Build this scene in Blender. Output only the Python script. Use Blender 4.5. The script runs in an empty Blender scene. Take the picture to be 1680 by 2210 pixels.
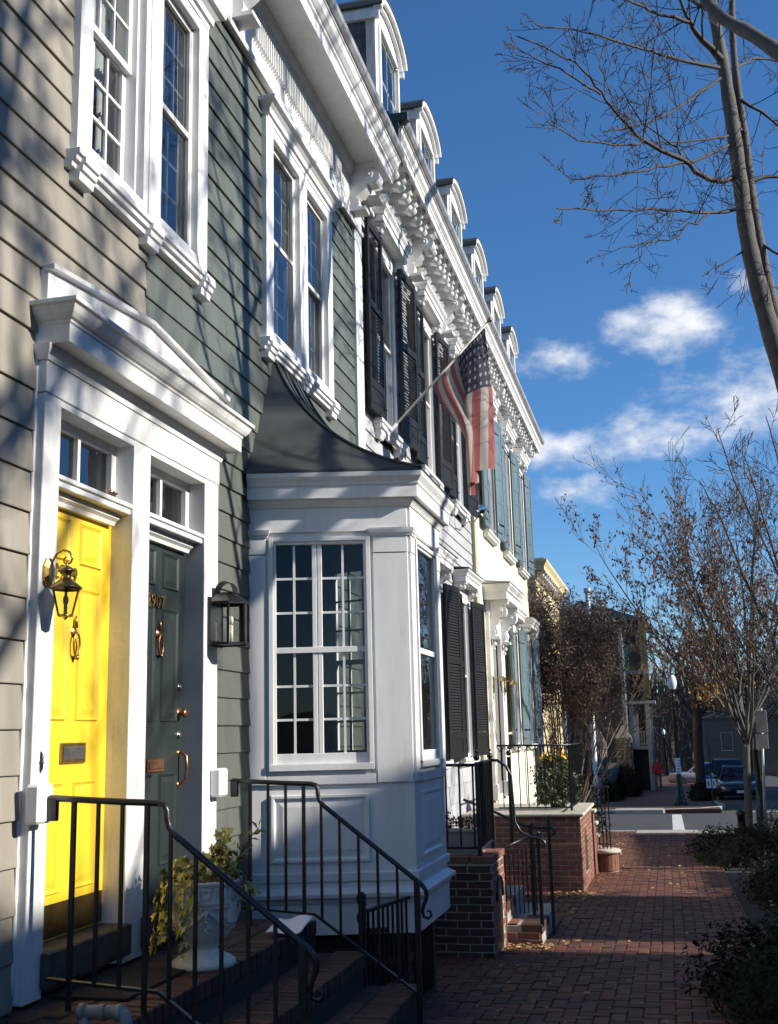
import bpy, bmesh, math, random
from mathutils import Matrix, Vector
R = math.radians
S = bpy.context.scene
COL = S.collection
random.seed(7)
SL = -0.025                      # the street falls away gently along +Y
def zg(y): return SL * y

# ------------------------------------------------------------------ camera, sky, sun, exposure
cam = bpy.data.cameras.new('camera'); cam_ob = bpy.data.objects.new('camera', cam); COL.objects.link(cam_ob)
cam.sensor_fit = 'VERTICAL'; cam.sensor_height = 36.0; cam.lens = 36.0 * 2407 / 2210; cam.clip_start = 0.05; cam.clip_end = 3000
yaw, pit, rol = R(13.45), R(11.35), R(-1.41)
fw = Vector((-math.sin(yaw) * math.cos(pit), math.cos(yaw) * math.cos(pit), math.sin(pit)))
rt = Vector((math.cos(yaw), math.sin(yaw), 0)); up = rt.cross(fw)
r2 = rt * math.cos(rol) + up * math.sin(rol); u2 = -rt * math.sin(rol) + up * math.cos(rol)
cam_ob.matrix_world = Matrix(((r2.x, u2.x, -fw.x, 2.8), (r2.y, u2.y, -fw.y, 0), (r2.z, u2.z, -fw.z, 1.65), (0, 0, 0, 1)))
S.camera = cam_ob

SUN_AZ, SUN_EL = R(-1.0), R(27.0)          # azimuth from +X towards +Y
sd = Vector((math.cos(SUN_AZ) * math.cos(SUN_EL), math.sin(SUN_AZ) * math.cos(SUN_EL), math.sin(SUN_EL)))
sun = bpy.data.lights.new('sun', 'SUN'); sun.energy = 5.0; sun.angle = R(0.53); sun.color = (1.0, 0.94, 0.84)
sun_ob = bpy.data.objects.new('sun', sun); COL.objects.link(sun_ob)
sun_ob.rotation_euler = sd.to_track_quat('Z', 'Y').to_euler(); sun_ob.location = (20, 0, 30)

wd = bpy.data.worlds.new('World'); S.world = wd; wd.use_nodes = True
nt = wd.node_tree; nt.nodes.clear(); N = nt.nodes.new; LK = nt.links.new
sky = N('ShaderNodeTexSky'); sky.sky_type = 'NISHITA'; sky.sun_disc = False; sky.sun_elevation = SUN_EL
sky.sun_rotation = math.pi / 2 - SUN_AZ; sky.altitude = 20; sky.air_density = 1.0; sky.dust_density = 0.15; sky.ozone_density = 7.0
bg = N('ShaderNodeBackground'); out = N('ShaderNodeOutputWorld')
tc = N('ShaderNodeTexCoord')
def vmath(op, a, b=None):
    n = N('ShaderNodeVectorMath'); n.operation = op
    for i, v in enumerate((a, b)):
        if v is None: continue
        if isinstance(v, (tuple, list)): n.inputs[i].default_value = v
        else: LK(v, n.inputs[i])
    return n.outputs['Value'] if op in ('LENGTH', 'DOT_PRODUCT') else n.outputs[0]
def fmath(op, a, b=None, clamp=False):
    n = N('ShaderNodeMath'); n.operation = op; n.use_clamp = clamp
    for i, v in enumerate((a, b)):
        if v is None: continue
        if isinstance(v, (int, float)): n.inputs[i].default_value = v
        else: LK(v, n.inputs[i])
    return n.outputs[0]
dirv = vmath('NORMALIZE', tc.outputs['Generated'])
def cnoise(vec):
    n = N('ShaderNodeTexNoise'); n.inputs['Scale'].default_value = 17; n.inputs['Detail'].default_value = 9; n.inputs['Roughness'].default_value = 0.62
    LK(vec, n.inputs['Vector']); return n.outputs['Fac']
cp = vmath('MULTIPLY', dirv, (1, 1, 1.7))
n1 = cnoise(cp); n2 = cnoise(vmath('ADD', cp, (0.012, 0.0, 0.030)))
bias = None
# cumulus clouds: centre direction, half widths (x, y, z), strength
for c, ax, st in (((0.024, 0.940, 0.337), (0.072, 0.5, 0.028), 1.15), ((0.030, 0.935, 0.353), (0.036, 0.5, 0.022), 1.1), ((0.090, 0.927, 0.366), (0.022, 0.5, 0.012), 0.62),
                  ((-0.072, 0.943, 0.321), (0.055, 0.5, 0.020), 0.70), ((-0.070, 0.966, 0.246), (0.080, 0.5, 0.026), 0.80), ((-0.060, 0.976, 0.207), (0.060, 0.5, 0.020), 0.80),
                  ((0.015, 0.967, 0.252), (0.080, 0.5, 0.024), 0.66), ((0.092, 0.957, 0.272), (0.085, 0.5, 0.046), 0.95), ((0.30, 0.90, 0.29), (0.13, 0.5, 0.05), 0.9), ((0.86, -0.40, 0.33), (0.15, 0.5, 0.05), 0.9)):
    ln = vmath('LENGTH', vmath('DIVIDE', vmath('SUBTRACT', dirv, c), ax))
    bq = fmath('MULTIPLY', fmath('SUBTRACT', 1.0, ln), st)
    bias = bq if bias is None else fmath('MAXIMUM', bias, bq)
dd = fmath('ADD', bias, fmath('MULTIPLY', fmath('SUBTRACT', n1, 0.5), 2.1))
mrc = N('ShaderNodeMapRange'); mrc.interpolation_type = 'SMOOTHSTEP'; mrc.inputs['From Min'].default_value = 0.02; mrc.inputs['From Max'].default_value = 1.0; LK(dd, mrc.inputs['Value'])
dens = mrc.outputs[0]
lit = fmath('ADD', 0.55, fmath('MULTIPLY', fmath('SUBTRACT', n1, n2), 3.2), True)
ccol = N('ShaderNodeMixRGB'); ccol.inputs[1].default_value = (4.7, 5.3, 6.4, 1); ccol.inputs[2].default_value = (7.4, 7.6, 8.0, 1)
LK(lit, ccol.inputs[0])
mixc = N('ShaderNodeMixRGB'); LK(dens, mixc.inputs[0]); hsv = N('ShaderNodeHueSaturation'); hsv.inputs['Saturation'].default_value = 1.09; hsv.inputs['Value'].default_value = 1.20; LK(sky.outputs[0], hsv.inputs['Color']); LK(hsv.outputs[0], mixc.inputs[1]); LK(ccol.outputs[0], mixc.inputs[2])
LK(mixc.outputs[0], bg.inputs[0]); bg.inputs[1].default_value = 0.078
LK(bg.outputs[0], out.inputs[0])

S.view_settings.view_transform = 'Standard'; S.view_settings.look = 'None'; S.view_settings.exposure = 0.74; S.view_settings.gamma = 1.0
S.view_settings.use_curve_mapping = False
S.cycles.max_bounces = 6; S.cycles.diffuse_bounces = 3; S.cycles.glossy_bounces = 3; S.cycles.transparent_max_bounces = 12; S.cycles.use_adaptive_sampling = True; S.cycles.adaptive_threshold = 0.02; S.cycles.adaptive_min_samples = 16

# ------------------------------------------------------------------ materials
MATS = {}
def mat(name, col, rough=0.6, var=0.12, scale=3.0, bump=0.0, bscale=60.0, metal=0.0, obj_var=0.0, col2=None, streak=False, spec=0.5, coat=0.0, bdist=0.004, grime=0.0):
    if name in MATS: return MATS[name]
    m = bpy.data.materials.new(name); m.use_nodes = True; t = m.node_tree; b = t.nodes['Principled BSDF']
    n = t.nodes.new; l = t.links.new
    b.inputs['Roughness'].default_value = rough; b.inputs['Metallic'].default_value = metal
    b.inputs['Specular IOR Level'].default_value = spec; b.inputs['Coat Weight'].default_value = coat
    c = n('ShaderNodeTexCoord'); geo = n('ShaderNodeNewGeometry')
    mp = n('ShaderNodeMapping'); l(geo.outputs['Position'], mp.inputs['Vector'])
    if streak: mp.inputs['Scale'].default_value = (1, 1, 0.12)
    nz = n('ShaderNodeTexNoise'); nz.inputs['Scale'].default_value = scale; nz.inputs['Detail'].default_value = 6; nz.inputs['Roughness'].default_value = 0.65
    l(mp.outputs[0], nz.inputs['Vector'])
    a = Vector(col); k = col2 if col2 else tuple(a * (1 - 2.2 * var))
    rp = n('ShaderNodeValToRGB'); rp.color_ramp.elements[0].position = 0.28; rp.color_ramp.elements[1].position = 0.62
    rp.color_ramp.elements[0].color = (*k, 1); rp.color_ramp.elements[1].color = (*col, 1)
    l(nz.outputs['Fac'], rp.inputs[0]); o = rp.outputs[0]
    if obj_var:
        oi = n('ShaderNodeObjectInfo'); hs = n('ShaderNodeHueSaturation')
        mr = n('ShaderNodeMapRange'); mr.inputs['To Min'].default_value = 1 - obj_var; mr.inputs['To Max'].default_value = 1 + obj_var
        l(oi.outputs['Random'], mr.inputs['Value']); l(mr.outputs[0], hs.inputs['Value'])
        ml = n('ShaderNodeMath'); ml.operation = 'MULTIPLY'; ml.inputs[1].default_value = 7.3; fr = n('ShaderNodeMath'); fr.operation = 'FRACT'
        l(oi.outputs['Random'], ml.inputs[0]); l(ml.outputs[0], fr.inputs[0])
        mr2 = n('ShaderNodeMapRange'); mr2.inputs['To Min'].default_value = 0.5 - obj_var * 0.04; mr2.inputs['To Max'].default_value = 0.5 + obj_var * 0.04
        l(fr.outputs[0], mr2.inputs['Value']); l(mr2.outputs[0], hs.inputs['Hue'])
        l(o, hs.inputs['Color']); o = hs.outputs[0]
    if grime:
        mg = n('ShaderNodeMapping'); mg.inputs['Scale'].default_value = (1, 1, 0.22); l(geo.outputs['Position'], mg.inputs['Vector'])
        ng = n('ShaderNodeTexNoise'); ng.inputs['Scale'].default_value = 9.0; ng.inputs['Detail'].default_value = 9; ng.inputs['Roughness'].default_value = 0.72; l(mg.outputs[0], ng.inputs['Vector'])
        rg = n('ShaderNodeMapRange'); rg.inputs['From Min'].default_value = 0.53; rg.inputs['From Max'].default_value = 0.74; rg.inputs['To Max'].default_value = grime; l(ng.outputs['Fac'], rg.inputs['Value'])
        mx = n('ShaderNodeMixRGB'); mx.blend_type = 'MULTIPLY'; mx.inputs[2].default_value = (0.45, 0.40, 0.33, 1); l(rg.outputs[0], mx.inputs[0]); l(o, mx.inputs[1]); o = mx.outputs[0]
    l(o, b.inputs['Base Color'])
    if bump:
        nb = n('ShaderNodeTexNoise'); nb.inputs['Scale'].default_value = bscale; nb.inputs['Detail'].default_value = 5
        l(geo.outputs['Position'], nb.inputs['Vector']); bp = n('ShaderNodeBump'); bp.inputs['Strength'].default_value = bump; bp.inputs['Distance'].default_value = bdist
        l(nb.outputs['Fac'], bp.inputs['Height']); l(bp.outputs[0], b.inputs['Normal'])
    MATS[name] = m; return m
M_WHITE = mat('white_paint', (0.73, 0.73, 0.72), 0.42, 0.075, 5.0, 0.10, 55, streak=True, obj_var=0.04, grime=0.32)
M_WHITE2 = mat('old_white_paint', (0.73, 0.72, 0.70), 0.5, 0.11, 6.0, 0.3, 30, streak=True, grime=0.45)
M_TAN = mat('tan_paint', (0.275, 0.250, 0.206), 0.55, 0.13, 3.0, 0.3, 45, obj_var=0.07, streak=True, grime=0.4)
M_GREEN = mat('sage_green_paint', (0.098, 0.112, 0.094), 0.5, 0.15, 3.0, 0.3, 45, obj_var=0.08, streak=True, grime=0.4)
M_GREY = mat('pale_grey_paint', (0.40, 0.41, 0.42), 0.6, 0.12, 3.0, 0.4, 40, obj_var=0.08)
M_CREAM = mat('cream_stucco', (0.80, 0.74, 0.56), 0.8, 0.06, 1.5, 0.5, 30)
M_GAP = mat('dark_gap', (0.02, 0.02, 0.018), 0.9)
M_YELLOW = mat('yellow_gloss_paint', (0.72, 0.485, 0.028), 0.38, 0.07, 7.0, 0.18, 40, streak=True, grime=0.22)
M_DOORBLK = mat('dark_green_gloss_paint', (0.022, 0.030, 0.030), 0.3, 0.1, 3.0, 0.1, 40)
M_IRON = mat('black_iron', (0.012, 0.012, 0.014), 0.35, 0.2, 8.0, 0.3, 120)
M_BRASS = mat('aged_brass', (0.46, 0.30, 0.10), 0.32, 0.25, 25.0, 0.15, 80, metal=0.9)
M_COPPER = mat('copper_brown_metal', (0.36, 0.17, 0.08), 0.35, 0.2, 25.0, metal=0.8)
M_STEEL = mat('tarnished_metal', (0.30, 0.29, 0.27), 0.35, 0.2, 12.0, metal=0.85)
M_SHUT = mat('black_shutter_paint', (0.010, 0.010, 0.011), 0.6, 0.15, 6.0, 0.2, 50, spec=0.25)
M_BLUE = mat('blue_grey_shutter_paint', (0.095, 0.150, 0.175), 0.6, 0.18, 5.0, 0.4, 30, streak=True, obj_var=0.08)
M_ROOF = mat('dark_painted_metal_roof', (0.042, 0.048, 0.048), 0.5, 0.12, 2.0, 0.06, 12)
M_SLATE = mat('slate', (0.10, 0.10, 0.105), 0.6, 0.25, 8.0, 0.4, 60, obj_var=0.3)
M_GUTTER = mat('grey_gutter_metal', (0.42, 0.42, 0.42), 0.4, 0.2, 6.0, metal=0.3)
M_DIRTY = mat('weathered_white', (0.62, 0.60, 0.55), 0.6, 0.25, 12.0, 0.5, 50, streak=True)
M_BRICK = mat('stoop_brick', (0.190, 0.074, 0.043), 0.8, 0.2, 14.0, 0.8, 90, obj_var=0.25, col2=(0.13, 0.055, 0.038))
M_BRICKD = mat('shaded_stoop_brick', (0.070, 0.030, 0.020), 0.75, 0.2, 14.0, 0.8, 90, obj_var=0.28, col2=(0.040, 0.020, 0.016))  # darker copy of the stoop brick, with shade put into its colour
M_PAVER = mat('paving_brick', (0.118, 0.038, 0.018), 0.75, 0.2, 9.0, 0.8, 80, obj_var=0.42, col2=(0.050, 0.020, 0.012))
M_MORTAR = mat('mortar', (0.36, 0.33, 0.28), 0.9, 0.15, 10.0, 0.6, 80)
M_MORTARD = mat('dirty_joint_sand', (0.036, 0.030, 0.024), 0.95, 0.2, 10.0, 0.6, 80)
M_STONE = mat('limestone_cap', (0.46, 0.43, 0.36), 0.8, 0.12, 5.0, 0.5, 50)
M_RUBBLE = mat('grey_field_stone', (0.20, 0.18, 0.155), 0.85, 0.25, 4.0, 0.8, 30, obj_var=0.3)
M_CONC = mat('concrete', (0.36, 0.35, 0.32), 0.85, 0.12, 3.0, 0.5, 60)
M_ASPH = mat('asphalt', (0.047, 0.048, 0.051), 0.85, 0.15, 1.2, 0.8, 140)
M_SOIL = mat('planting_soil', (0.026, 0.020, 0.014), 0.95, 0.3, 6.0, 1.0, 40)
M_GRASS = mat('rough_grass', (0.060, 0.065, 0.028), 0.9, 0.3, 2.0, 1.0, 30)
M_BARK = mat('grey_bark', (0.098, 0.089, 0.080), 0.85, 0.22, 9.0, 0.8, 60, bdist=0.01)
M_TWIG = mat('dark_twig', (0.052, 0.040, 0.033), 0.8, 0.2, 10.0)
M_LEAFB = mat('dry_brown_leaf', (0.21, 0.095, 0.040), 0.7, 0.25, 3.0, col2=(0.10, 0.045, 0.025))
M_SEED = mat('dry_seed_head', (0.17, 0.12, 0.095), 0.8, 0.3, 3.0, col2=(0.09, 0.066, 0.055))
M_EVER = mat('dark_evergreen_leaf', (0.020, 0.029, 0.013), 0.75, 0.3, 5.0, spec=0.2)
M_IVY = mat('ivy_leaf', (0.30, 0.27, 0.055), 0.5, 0.25, 30.0, col2=(0.11, 0.14, 0.03))
M_IVYL = mat('pale_variegated_leaf', (0.66, 0.56, 0.20), 0.5, 0.2, 30.0, col2=(0.38, 0.34, 0.09))
M_FLY = mat('yellow_flower', (0.75, 0.45, 0.02), 0.6, 0.1, 20.0)
M_FLP = mat('pink_flower', (0.45, 0.20, 0.28), 0.6, 0.15, 20.0)
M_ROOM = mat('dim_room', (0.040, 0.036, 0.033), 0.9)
M_CURT = mat('white_curtain', (0.70, 0.69, 0.66), 0.9, 0.06, 6.0)
M_PAPER = mat('white_paper', (0.75, 0.76, 0.80), 0.8, 0.03)
M_URN = mat('cast_stone_urn', (0.72, 0.68, 0.61), 0.8, 0.16, 10.0, 0.5, 60)
M_PVC = mat('grey_white_plastic', (0.26, 0.25, 0.23), 0.5, 0.2, 12.0)
M_LEAFY = mat('fallen_leaf', (0.36, 0.22, 0.085), 0.8, 0.2, 5.0, obj_var=0.5)
M_SILV = mat('mirror_silver', (0.85, 0.86, 0.88), 0.03, 0.02, metal=1.0)
M_FARBRICK = mat('far_red_brick', (0.16, 0.085, 0.06), 0.85, 0.2, 3.0, 0.4, 20)
def glass_mat(name, tint, ior, rough=0.004, wavy=0.0):
    m = bpy.data.materials.new(name); m.use_nodes = True; t = m.node_tree; t.nodes.clear(); n = t.nodes.new; l = t.links.new
    o = n('ShaderNodeOutputMaterial'); mx = n('ShaderNodeMixShader'); tr = n('ShaderNodeBsdfTransparent'); gl = n('ShaderNodeBsdfGlossy'); fr = n('ShaderNodeFresnel')
    tr.inputs[0].default_value = (*tint, 1); gl.inputs['Roughness'].default_value = rough; gl.inputs[0].default_value = (0.95, 0.97, 1, 1); fr.inputs['IOR'].default_value = ior
    l(fr.outputs[0], mx.inputs[0]); l(tr.outputs[0], mx.inputs[1]); l(gl.outputs[0], mx.inputs[2]); l(mx.outputs[0], o.inputs[0])
    if wavy:
        ge = n('ShaderNodeNewGeometry'); nz = n('ShaderNodeTexNoise'); nz.inputs['Scale'].default_value = 3.5; nz.inputs['Detail'].default_value = 1
        l(ge.outputs['Position'], nz.inputs['Vector']); bp = n('ShaderNodeBump'); bp.inputs['Strength'].default_value = wavy; bp.inputs['Distance'].default_value = 0.02
        l(nz.outputs['Fac'], bp.inputs['Height']); l(bp.outputs[0], gl.inputs['Normal'])
    MATS[name] = m; return m
M_GLASS = glass_mat('window_glass', (0.72, 0.76, 0.76), 2.1, 0.004, 0.12)
M_GLASSS = glass_mat('storm_glass', (0.74, 0.77, 0.78), 2.2, 0.006, 0.10)
M_GLASSB = glass_mat('bay_window_glass', (0.80, 0.82, 0.82), 1.42, 0.004, 0.05)
M_GLASSL = glass_mat('lantern_glass', (0.93, 0.94, 0.92), 1.75)
M_GLASSD = glass_mat('car_glass', (0.10, 0.11, 0.12), 1.7)

# ------------------------------------------------------------------ mesh helpers
W = {}
def world(o): return W.get(o.name, Matrix.Identity(4))
def thing(name, label, cat, loc=(0, 0, 0), group=None):
    o = bpy.data.objects.new(name, None); COL.objects.link(o); o.location = loc; o.empty_display_size = 0.1
    W[o.name] = Matrix.Translation(Vector(loc)); tag(o, label, cat, group); return o
def tag(o, label=None, cat=None, group=None, kind=None):
    if label: o['label'] = label
    if cat: o['category'] = cat
    if group: o['group'] = group
    if kind: o['kind'] = kind
    return o
def put(name, mesh, parent=None, M=None):
    o = bpy.data.objects.new(name, mesh); COL.objects.link(o); M = M or Matrix.Identity(4)
    if parent is not None:
        o.parent = parent; o.matrix_parent_inverse = world(parent).inverted()
    o.matrix_basis = M; W[o.name] = M; return o
class MB:
    def __init__(s): s.v = []; s.f = []; s.smooth = []; s.mi = []
    def add(s, vs, fs, smooth=False, mi=0):
        n = len(s.v); s.v += [tuple(v) for v in vs]
        for f in fs: s.f.append(tuple(i + n for i in f)); s.smooth.append(smooth); s.mi.append(mi)
        return s
    def box(s, x0, x1, y0, y1, z0, z1, mi=0):
        x0, x1 = min(x0, x1), max(x0, x1); y0, y1 = min(y0, y1), max(y0, y1); z0, z1 = min(z0, z1), max(z0, z1)
        v = [(x, y, z) for x in (x0, x1) for y in (y0, y1) for z in (z0, z1)]
        return s.add(v, [(0, 1, 3, 2), (4, 6, 7, 5), (0, 4, 5, 1), (2, 3, 7, 6), (0, 2, 6, 4), (1, 5, 7, 3)], mi=mi)
    def obox(s, c, ux, uy, uz, hx, hy, hz):
        c = Vector(c); ux, uy, uz = Vector(ux).normalized(), Vector(uy).normalized(), Vector(uz).normalized()
        v = [c + ux * a * hx + uy * b * hy + uz * d * hz for a in (-1, 1) for b in (-1, 1) for d in (-1, 1)]
        return s.add(v, [(0, 1, 3, 2), (4, 6, 7, 5), (0, 4, 5, 1), (2, 3, 7, 6), (0, 2, 6, 4), (1, 5, 7, 3)])
    def bar(s, a, b, w, h=None, upv=(0, 0, 1)):
        a, b = Vector(a), Vector(b); d = (b - a); L = d.length; d.normalize(); u = Vector(upv)
        if abs(d.dot(u)) > 0.98: u = Vector((0, 1, 0))
        r = d.cross(u).normalized(); u = r.cross(d)
        return s.obox((a + b) / 2, d, r, u, L / 2, w / 2, (h or w) / 2)
    def prism(s, poly, a0, a1, axis='y'):
        n = len(poly)
        def P(p, a):
            if axis == 'y': return (p[0], a, p[1])
            if axis == 'x': return (a, p[0], p[1])
            return (p[0], p[1], a)
        v = [P(p, a0) for p in poly] + [P(p, a1) for p in poly]
        f = [tuple(range(n)), tuple(range(2 * n - 1, n - 1, -1))]
        f += [(i, i + n, (i + 1) % n + n, (i + 1) % n) for i in range(n)]
        return s.add(v, f)
    def sweep(s, path, prof, closed_prof=True):
        """profile (offset outward, z) along a plan path (x, y); outward is the right hand side of travel"""
        P = [Vector(p) for p in path]; nrm = []
        for i in range(len(P)):
            ds = []
            if i > 0: ds.append((P[i] - P[i - 1]).normalized())
            if i < len(P) - 1: ds.append((P[i + 1] - P[i]).normalized())
            ns = [Vector((d.y, -d.x)) for d in ds]
            if len(ns) == 2:
                b = (ns[0] + ns[1]).normalized(); nrm.append(b / max(0.3, b.dot(ns[0])))
            else: nrm.append(ns[0])
        n = len(prof); v = []
        for p, q in zip(P, nrm):
            for o, z in prof: v.append((p.x + q.x * o, p.y + q.y * o, z))
        f = []
        for i in range(len(P) - 1):
            for j in range(n): k = (j + 1) % n; f.append((i * n + j, (i + 1) * n + j, (i + 1) * n + k, i * n + k))
        f.append(tuple(range(n))); f.append(tuple(range(len(v) - 1, len(v) - n - 1, -1)))
        return s.add(v, f)
    def tube(s, pts, rad, seg=8, cap=True, smooth=True):
        P = [Vector(p) for p in pts]; n = len(P); v = []; r = rad if isinstance(rad, (list, tuple)) else [rad] * n
        d0 = (P[1] - P[0]).normalized(); a = Vector((0, 0, 1)) if abs(d0.z) < 0.9 else Vector((1, 0, 0)); u = d0.cross(a).normalized()
        for i in range(n):
            d = (P[min(i + 1, n - 1)] - P[max(i - 1, 0)])
            d = d.normalized() if d.length > 1e-9 else d0
            u = (u - d * u.dot(d)); u = u.normalized() if u.length > 1e-6 else d.orthogonal().normalized(); w = d.cross(u)
            for k in range(seg):
                t = 2 * math.pi * k / seg; v.append(P[i] + (u * math.cos(t) + w * math.sin(t)) * r[i])
        f = [(i * seg + k, i * seg + (k + 1) % seg, (i + 1) * seg + (k + 1) % seg, (i + 1) * seg + k) for i in range(n - 1) for k in range(seg)]
        if cap: f.append(tuple(range(seg - 1, -1, -1))); f.append(tuple(range((n - 1) * seg, n * seg)))
        return s.add(v, f, smooth)
    def lathe(s, prof, c=(0, 0, 0), seg=24, smooth=True, axis='z', a0=0.0, a1=2 * math.pi):
        full = abs(a1 - a0 - 2 * math.pi) < 1e-6; m = seg if full else seg + 1; v = []
        for r, h in prof:
            for k in range(m):
                t = a0 + (a1 - a0) * k / seg; x, y = r * math.cos(t), r * math.sin(t)
                if axis == 'z': v.append((c[0] + x, c[1] + y, c[2] + h))
                elif axis == 'x': v.append((c[0] + h, c[1] + x, c[2] + y))
                else: v.append((c[0] + x, c[1] + h, c[2] + y))
        f = []
        for i in range(len(prof) - 1):
            for k in range(seg):
                k2 = (k + 1) % m; f.append((i * m + k, i * m + k2, (i + 1) * m + k2, (i + 1) * m + k))
        return s.add(v, f, smooth)
    def ball(s, c, r, seg=10, ring=6, sc=(1, 1, 1)):
        v = []; f = []
        for i in range(ring + 1):
            a = math.pi * i / ring
            for k in range(seg):
                t = 2 * math.pi * k / seg; v.append((c[0] + r * sc[0] * math.sin(a) * math.cos(t), c[1] + r * sc[1] * math.sin(a) * math.sin(t), c[2] + r * sc[2] * math.cos(a)))
        for i in range(ring):
            for k in range(seg): f.append((i * seg + k, (i + 1) * seg + k, (i + 1) * seg + (k + 1) % seg, i * seg + (k + 1) % seg))
        return s.add(v, f, True)
    def mesh(s, name, m):
        me = bpy.data.meshes.new(name); me.from_pydata(s.v, [], s.f)
        for mm in (m if isinstance(m, (list, tuple)) else [m]): me.materials.append(mm)
        me.polygons.foreach_set('use_smooth', s.smooth); me.polygons.foreach_set('material_index', s.mi); me.update(); return me
    def build(s, name, m, parent=None, bevel=0.0, seg=1, M=None, fix=True):
        me = s.mesh(name, m)
        if fix and len(s.f) < 60000:
            bm = bmesh.new(); bm.from_mesh(me); bmesh.ops.recalc_face_normals(bm, faces=bm.faces); bm.to_mesh(me); bm.free()
        o = put(name, me, parent, M)
        if bevel:
            b = o.modifiers.new('bevel', 'BEVEL'); b.width = bevel; b.segments = seg; b.limit_method = 'ANGLE'; b.angle_limit = R(35)
        return o
def struct(o): o['kind'] = 'structure'; return o
def copy_tree(o, loc, label, parent=None):
    c = o.copy(); COL.objects.link(c)
    if parent is None: c.location = loc; c['label'] = label
    else: c.parent = parent
    for ch in list(o.children): copy_tree(ch, None, None, c)
    return c
def chbox(x, y, z, ch, m, name):
    """chamfered brick mesh centred at the origin, shared between alike pieces"""
    bm = bmesh.new(); bmesh.ops.create_cube(bm, size=1); bmesh.ops.scale(bm, vec=(x, y, z), verts=bm.verts)
    bmesh.ops.bevel(bm, geom=bm.edges[:], offset=ch, segments=1, affect='EDGES', profile=0.5)
    me = bpy.data.meshes.new(name); bm.to_mesh(me); bm.free(); me.materials.append(m); return me
BR = random.Random(3)
def brick_face(parent, org, u, n, length, height, m, bh=0.066, bl=0.21, joint=0.010, depth=0.05, proud=0.006, hole=None, skip=None):
    """running bond on a vertical face; pieces are separate objects sharing two meshes"""
    u, n = Vector(u), Vector(n); org = Vector(org); z = Vector((0, 0, 1)); key = ('bf', m.name, bh, bl)
    if key not in MATS:
        MATS[key] = (chbox(bl - joint, depth, bh - joint, 0.004, m, 'brick'), {})
    full, cut = MATS[key]; rows = int(round(height / bh)); cnt = 0
    for r in range(rows):
        x = -(bl / 2 if r % 2 else 0)
        while x < length - 0.01:
            a, b = max(x, 0), min(x + bl, length); x += bl
            if b - a < 0.035: continue
            c = (a + b) / 2; zc = (r + 0.5) * bh
            if hole and hole(c, zc): continue
            w = b - a
            if w > bl - 0.002: me = full
            else:
                k = round(w, 2)
                if k not in cut: cut[k] = chbox(max(0.03, k - joint), depth, bh - joint, 0.004, m, 'brick')
                me = cut[k]
            p = org + u * c + z * zc + n * (proud - depth / 2 + BR.uniform(-0.0025, 0.0025))
            jx = BR.uniform(-0.012, 0.012)
            uu = (u + z * jx).normalized(); zz2 = n.cross(uu) if n.cross(uu).z > 0 else -n.cross(uu)
            M = Matrix(((uu.x, n.x, zz2.x, p.x), (uu.y, n.y, zz2.y, p.y), (uu.z, n.z, zz2.z, p.z), (0, 0, 0, 1)))
            put('brick', me, parent, M); cnt += 1
    return cnt
# ================================================================== the setting: ground, roads, pavements
def sheet(name, x0, x1, y0, y1, dz, m, ny=1):
    mb = MB()
    mb.add([(x0, y0, zg(y0) + dz), (x1, y0, zg(y0) + dz), (x1, y1, zg(y1) + dz), (x0, y1, zg(y1) + dz)], [(0, 1, 2, 3)])
    return struct(mb.build(name, m))
def slab(name, x0, x1, y0, y1, top, thick, m, parent=None):
    mb = MB(); v = []
    for x in (x0, x1):
        for y in (y0, y1):
            for t in (top - thick, top): v.append((x, y, zg(y) + t))
    mb.add(v, [(0, 1, 3, 2), (4, 6, 7, 5), (0, 4, 5, 1), (2, 3, 7, 6), (0, 2, 6, 4), (1, 5, 7, 3)])
    o = mb.build(name, m, parent)
    if parent is None: struct(o)
    return o
KX = 5.1
sheet('ground', -500, 500, -300, 900, -0.16, M_GRASS)
sheet('main_road', KX, 12.6, -60, 400, -0.135, M_ASPH)
sheet('cross_road', -120, KX, 28.35, 39.6, -0.130, M_ASPH)
sheet('opposite_cross_road', 12.6, 120, 28.35, 39.6, -0.130, M_ASPH)
walk = slab('sidewalk', 0.0, 3.5, -4, 28.0, -0.012, 0.14, M_MORTARD)
slab('planting_bed', 3.5, KX - 0.16, -4, 24.6, -0.02, 0.12, M_SOIL)
slab('corner_pavement', 3.5, KX - 0.16, 24.6, 28.0, -0.012, 0.12, M_PAVER)
slab('side_yard', -12, 0.0, 24.6, 28.0, -0.01, 0.12, M_SOIL)
slab('side_yard', 0.0, 1.15, 24.7, 27.4, 0.10, 0.2, M_SOIL)
slab('far_sidewalk', 0.4, 4.4, 40.0, 130, -0.005, 0.14, M_PAVER)
slab('far_verge', -30, 0.4, 40.4, 130, -0.01, 0.14, M_GRASS)
slab('opposite_sidewalk', 12.75, 17.0, -40, 28.0, 0, 0.14, M_PAVER)
slab('opposite_far_sidewalk', 12.75, 17.0, 40.0, 130, 0, 0.14, M_PAVER)
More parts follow.
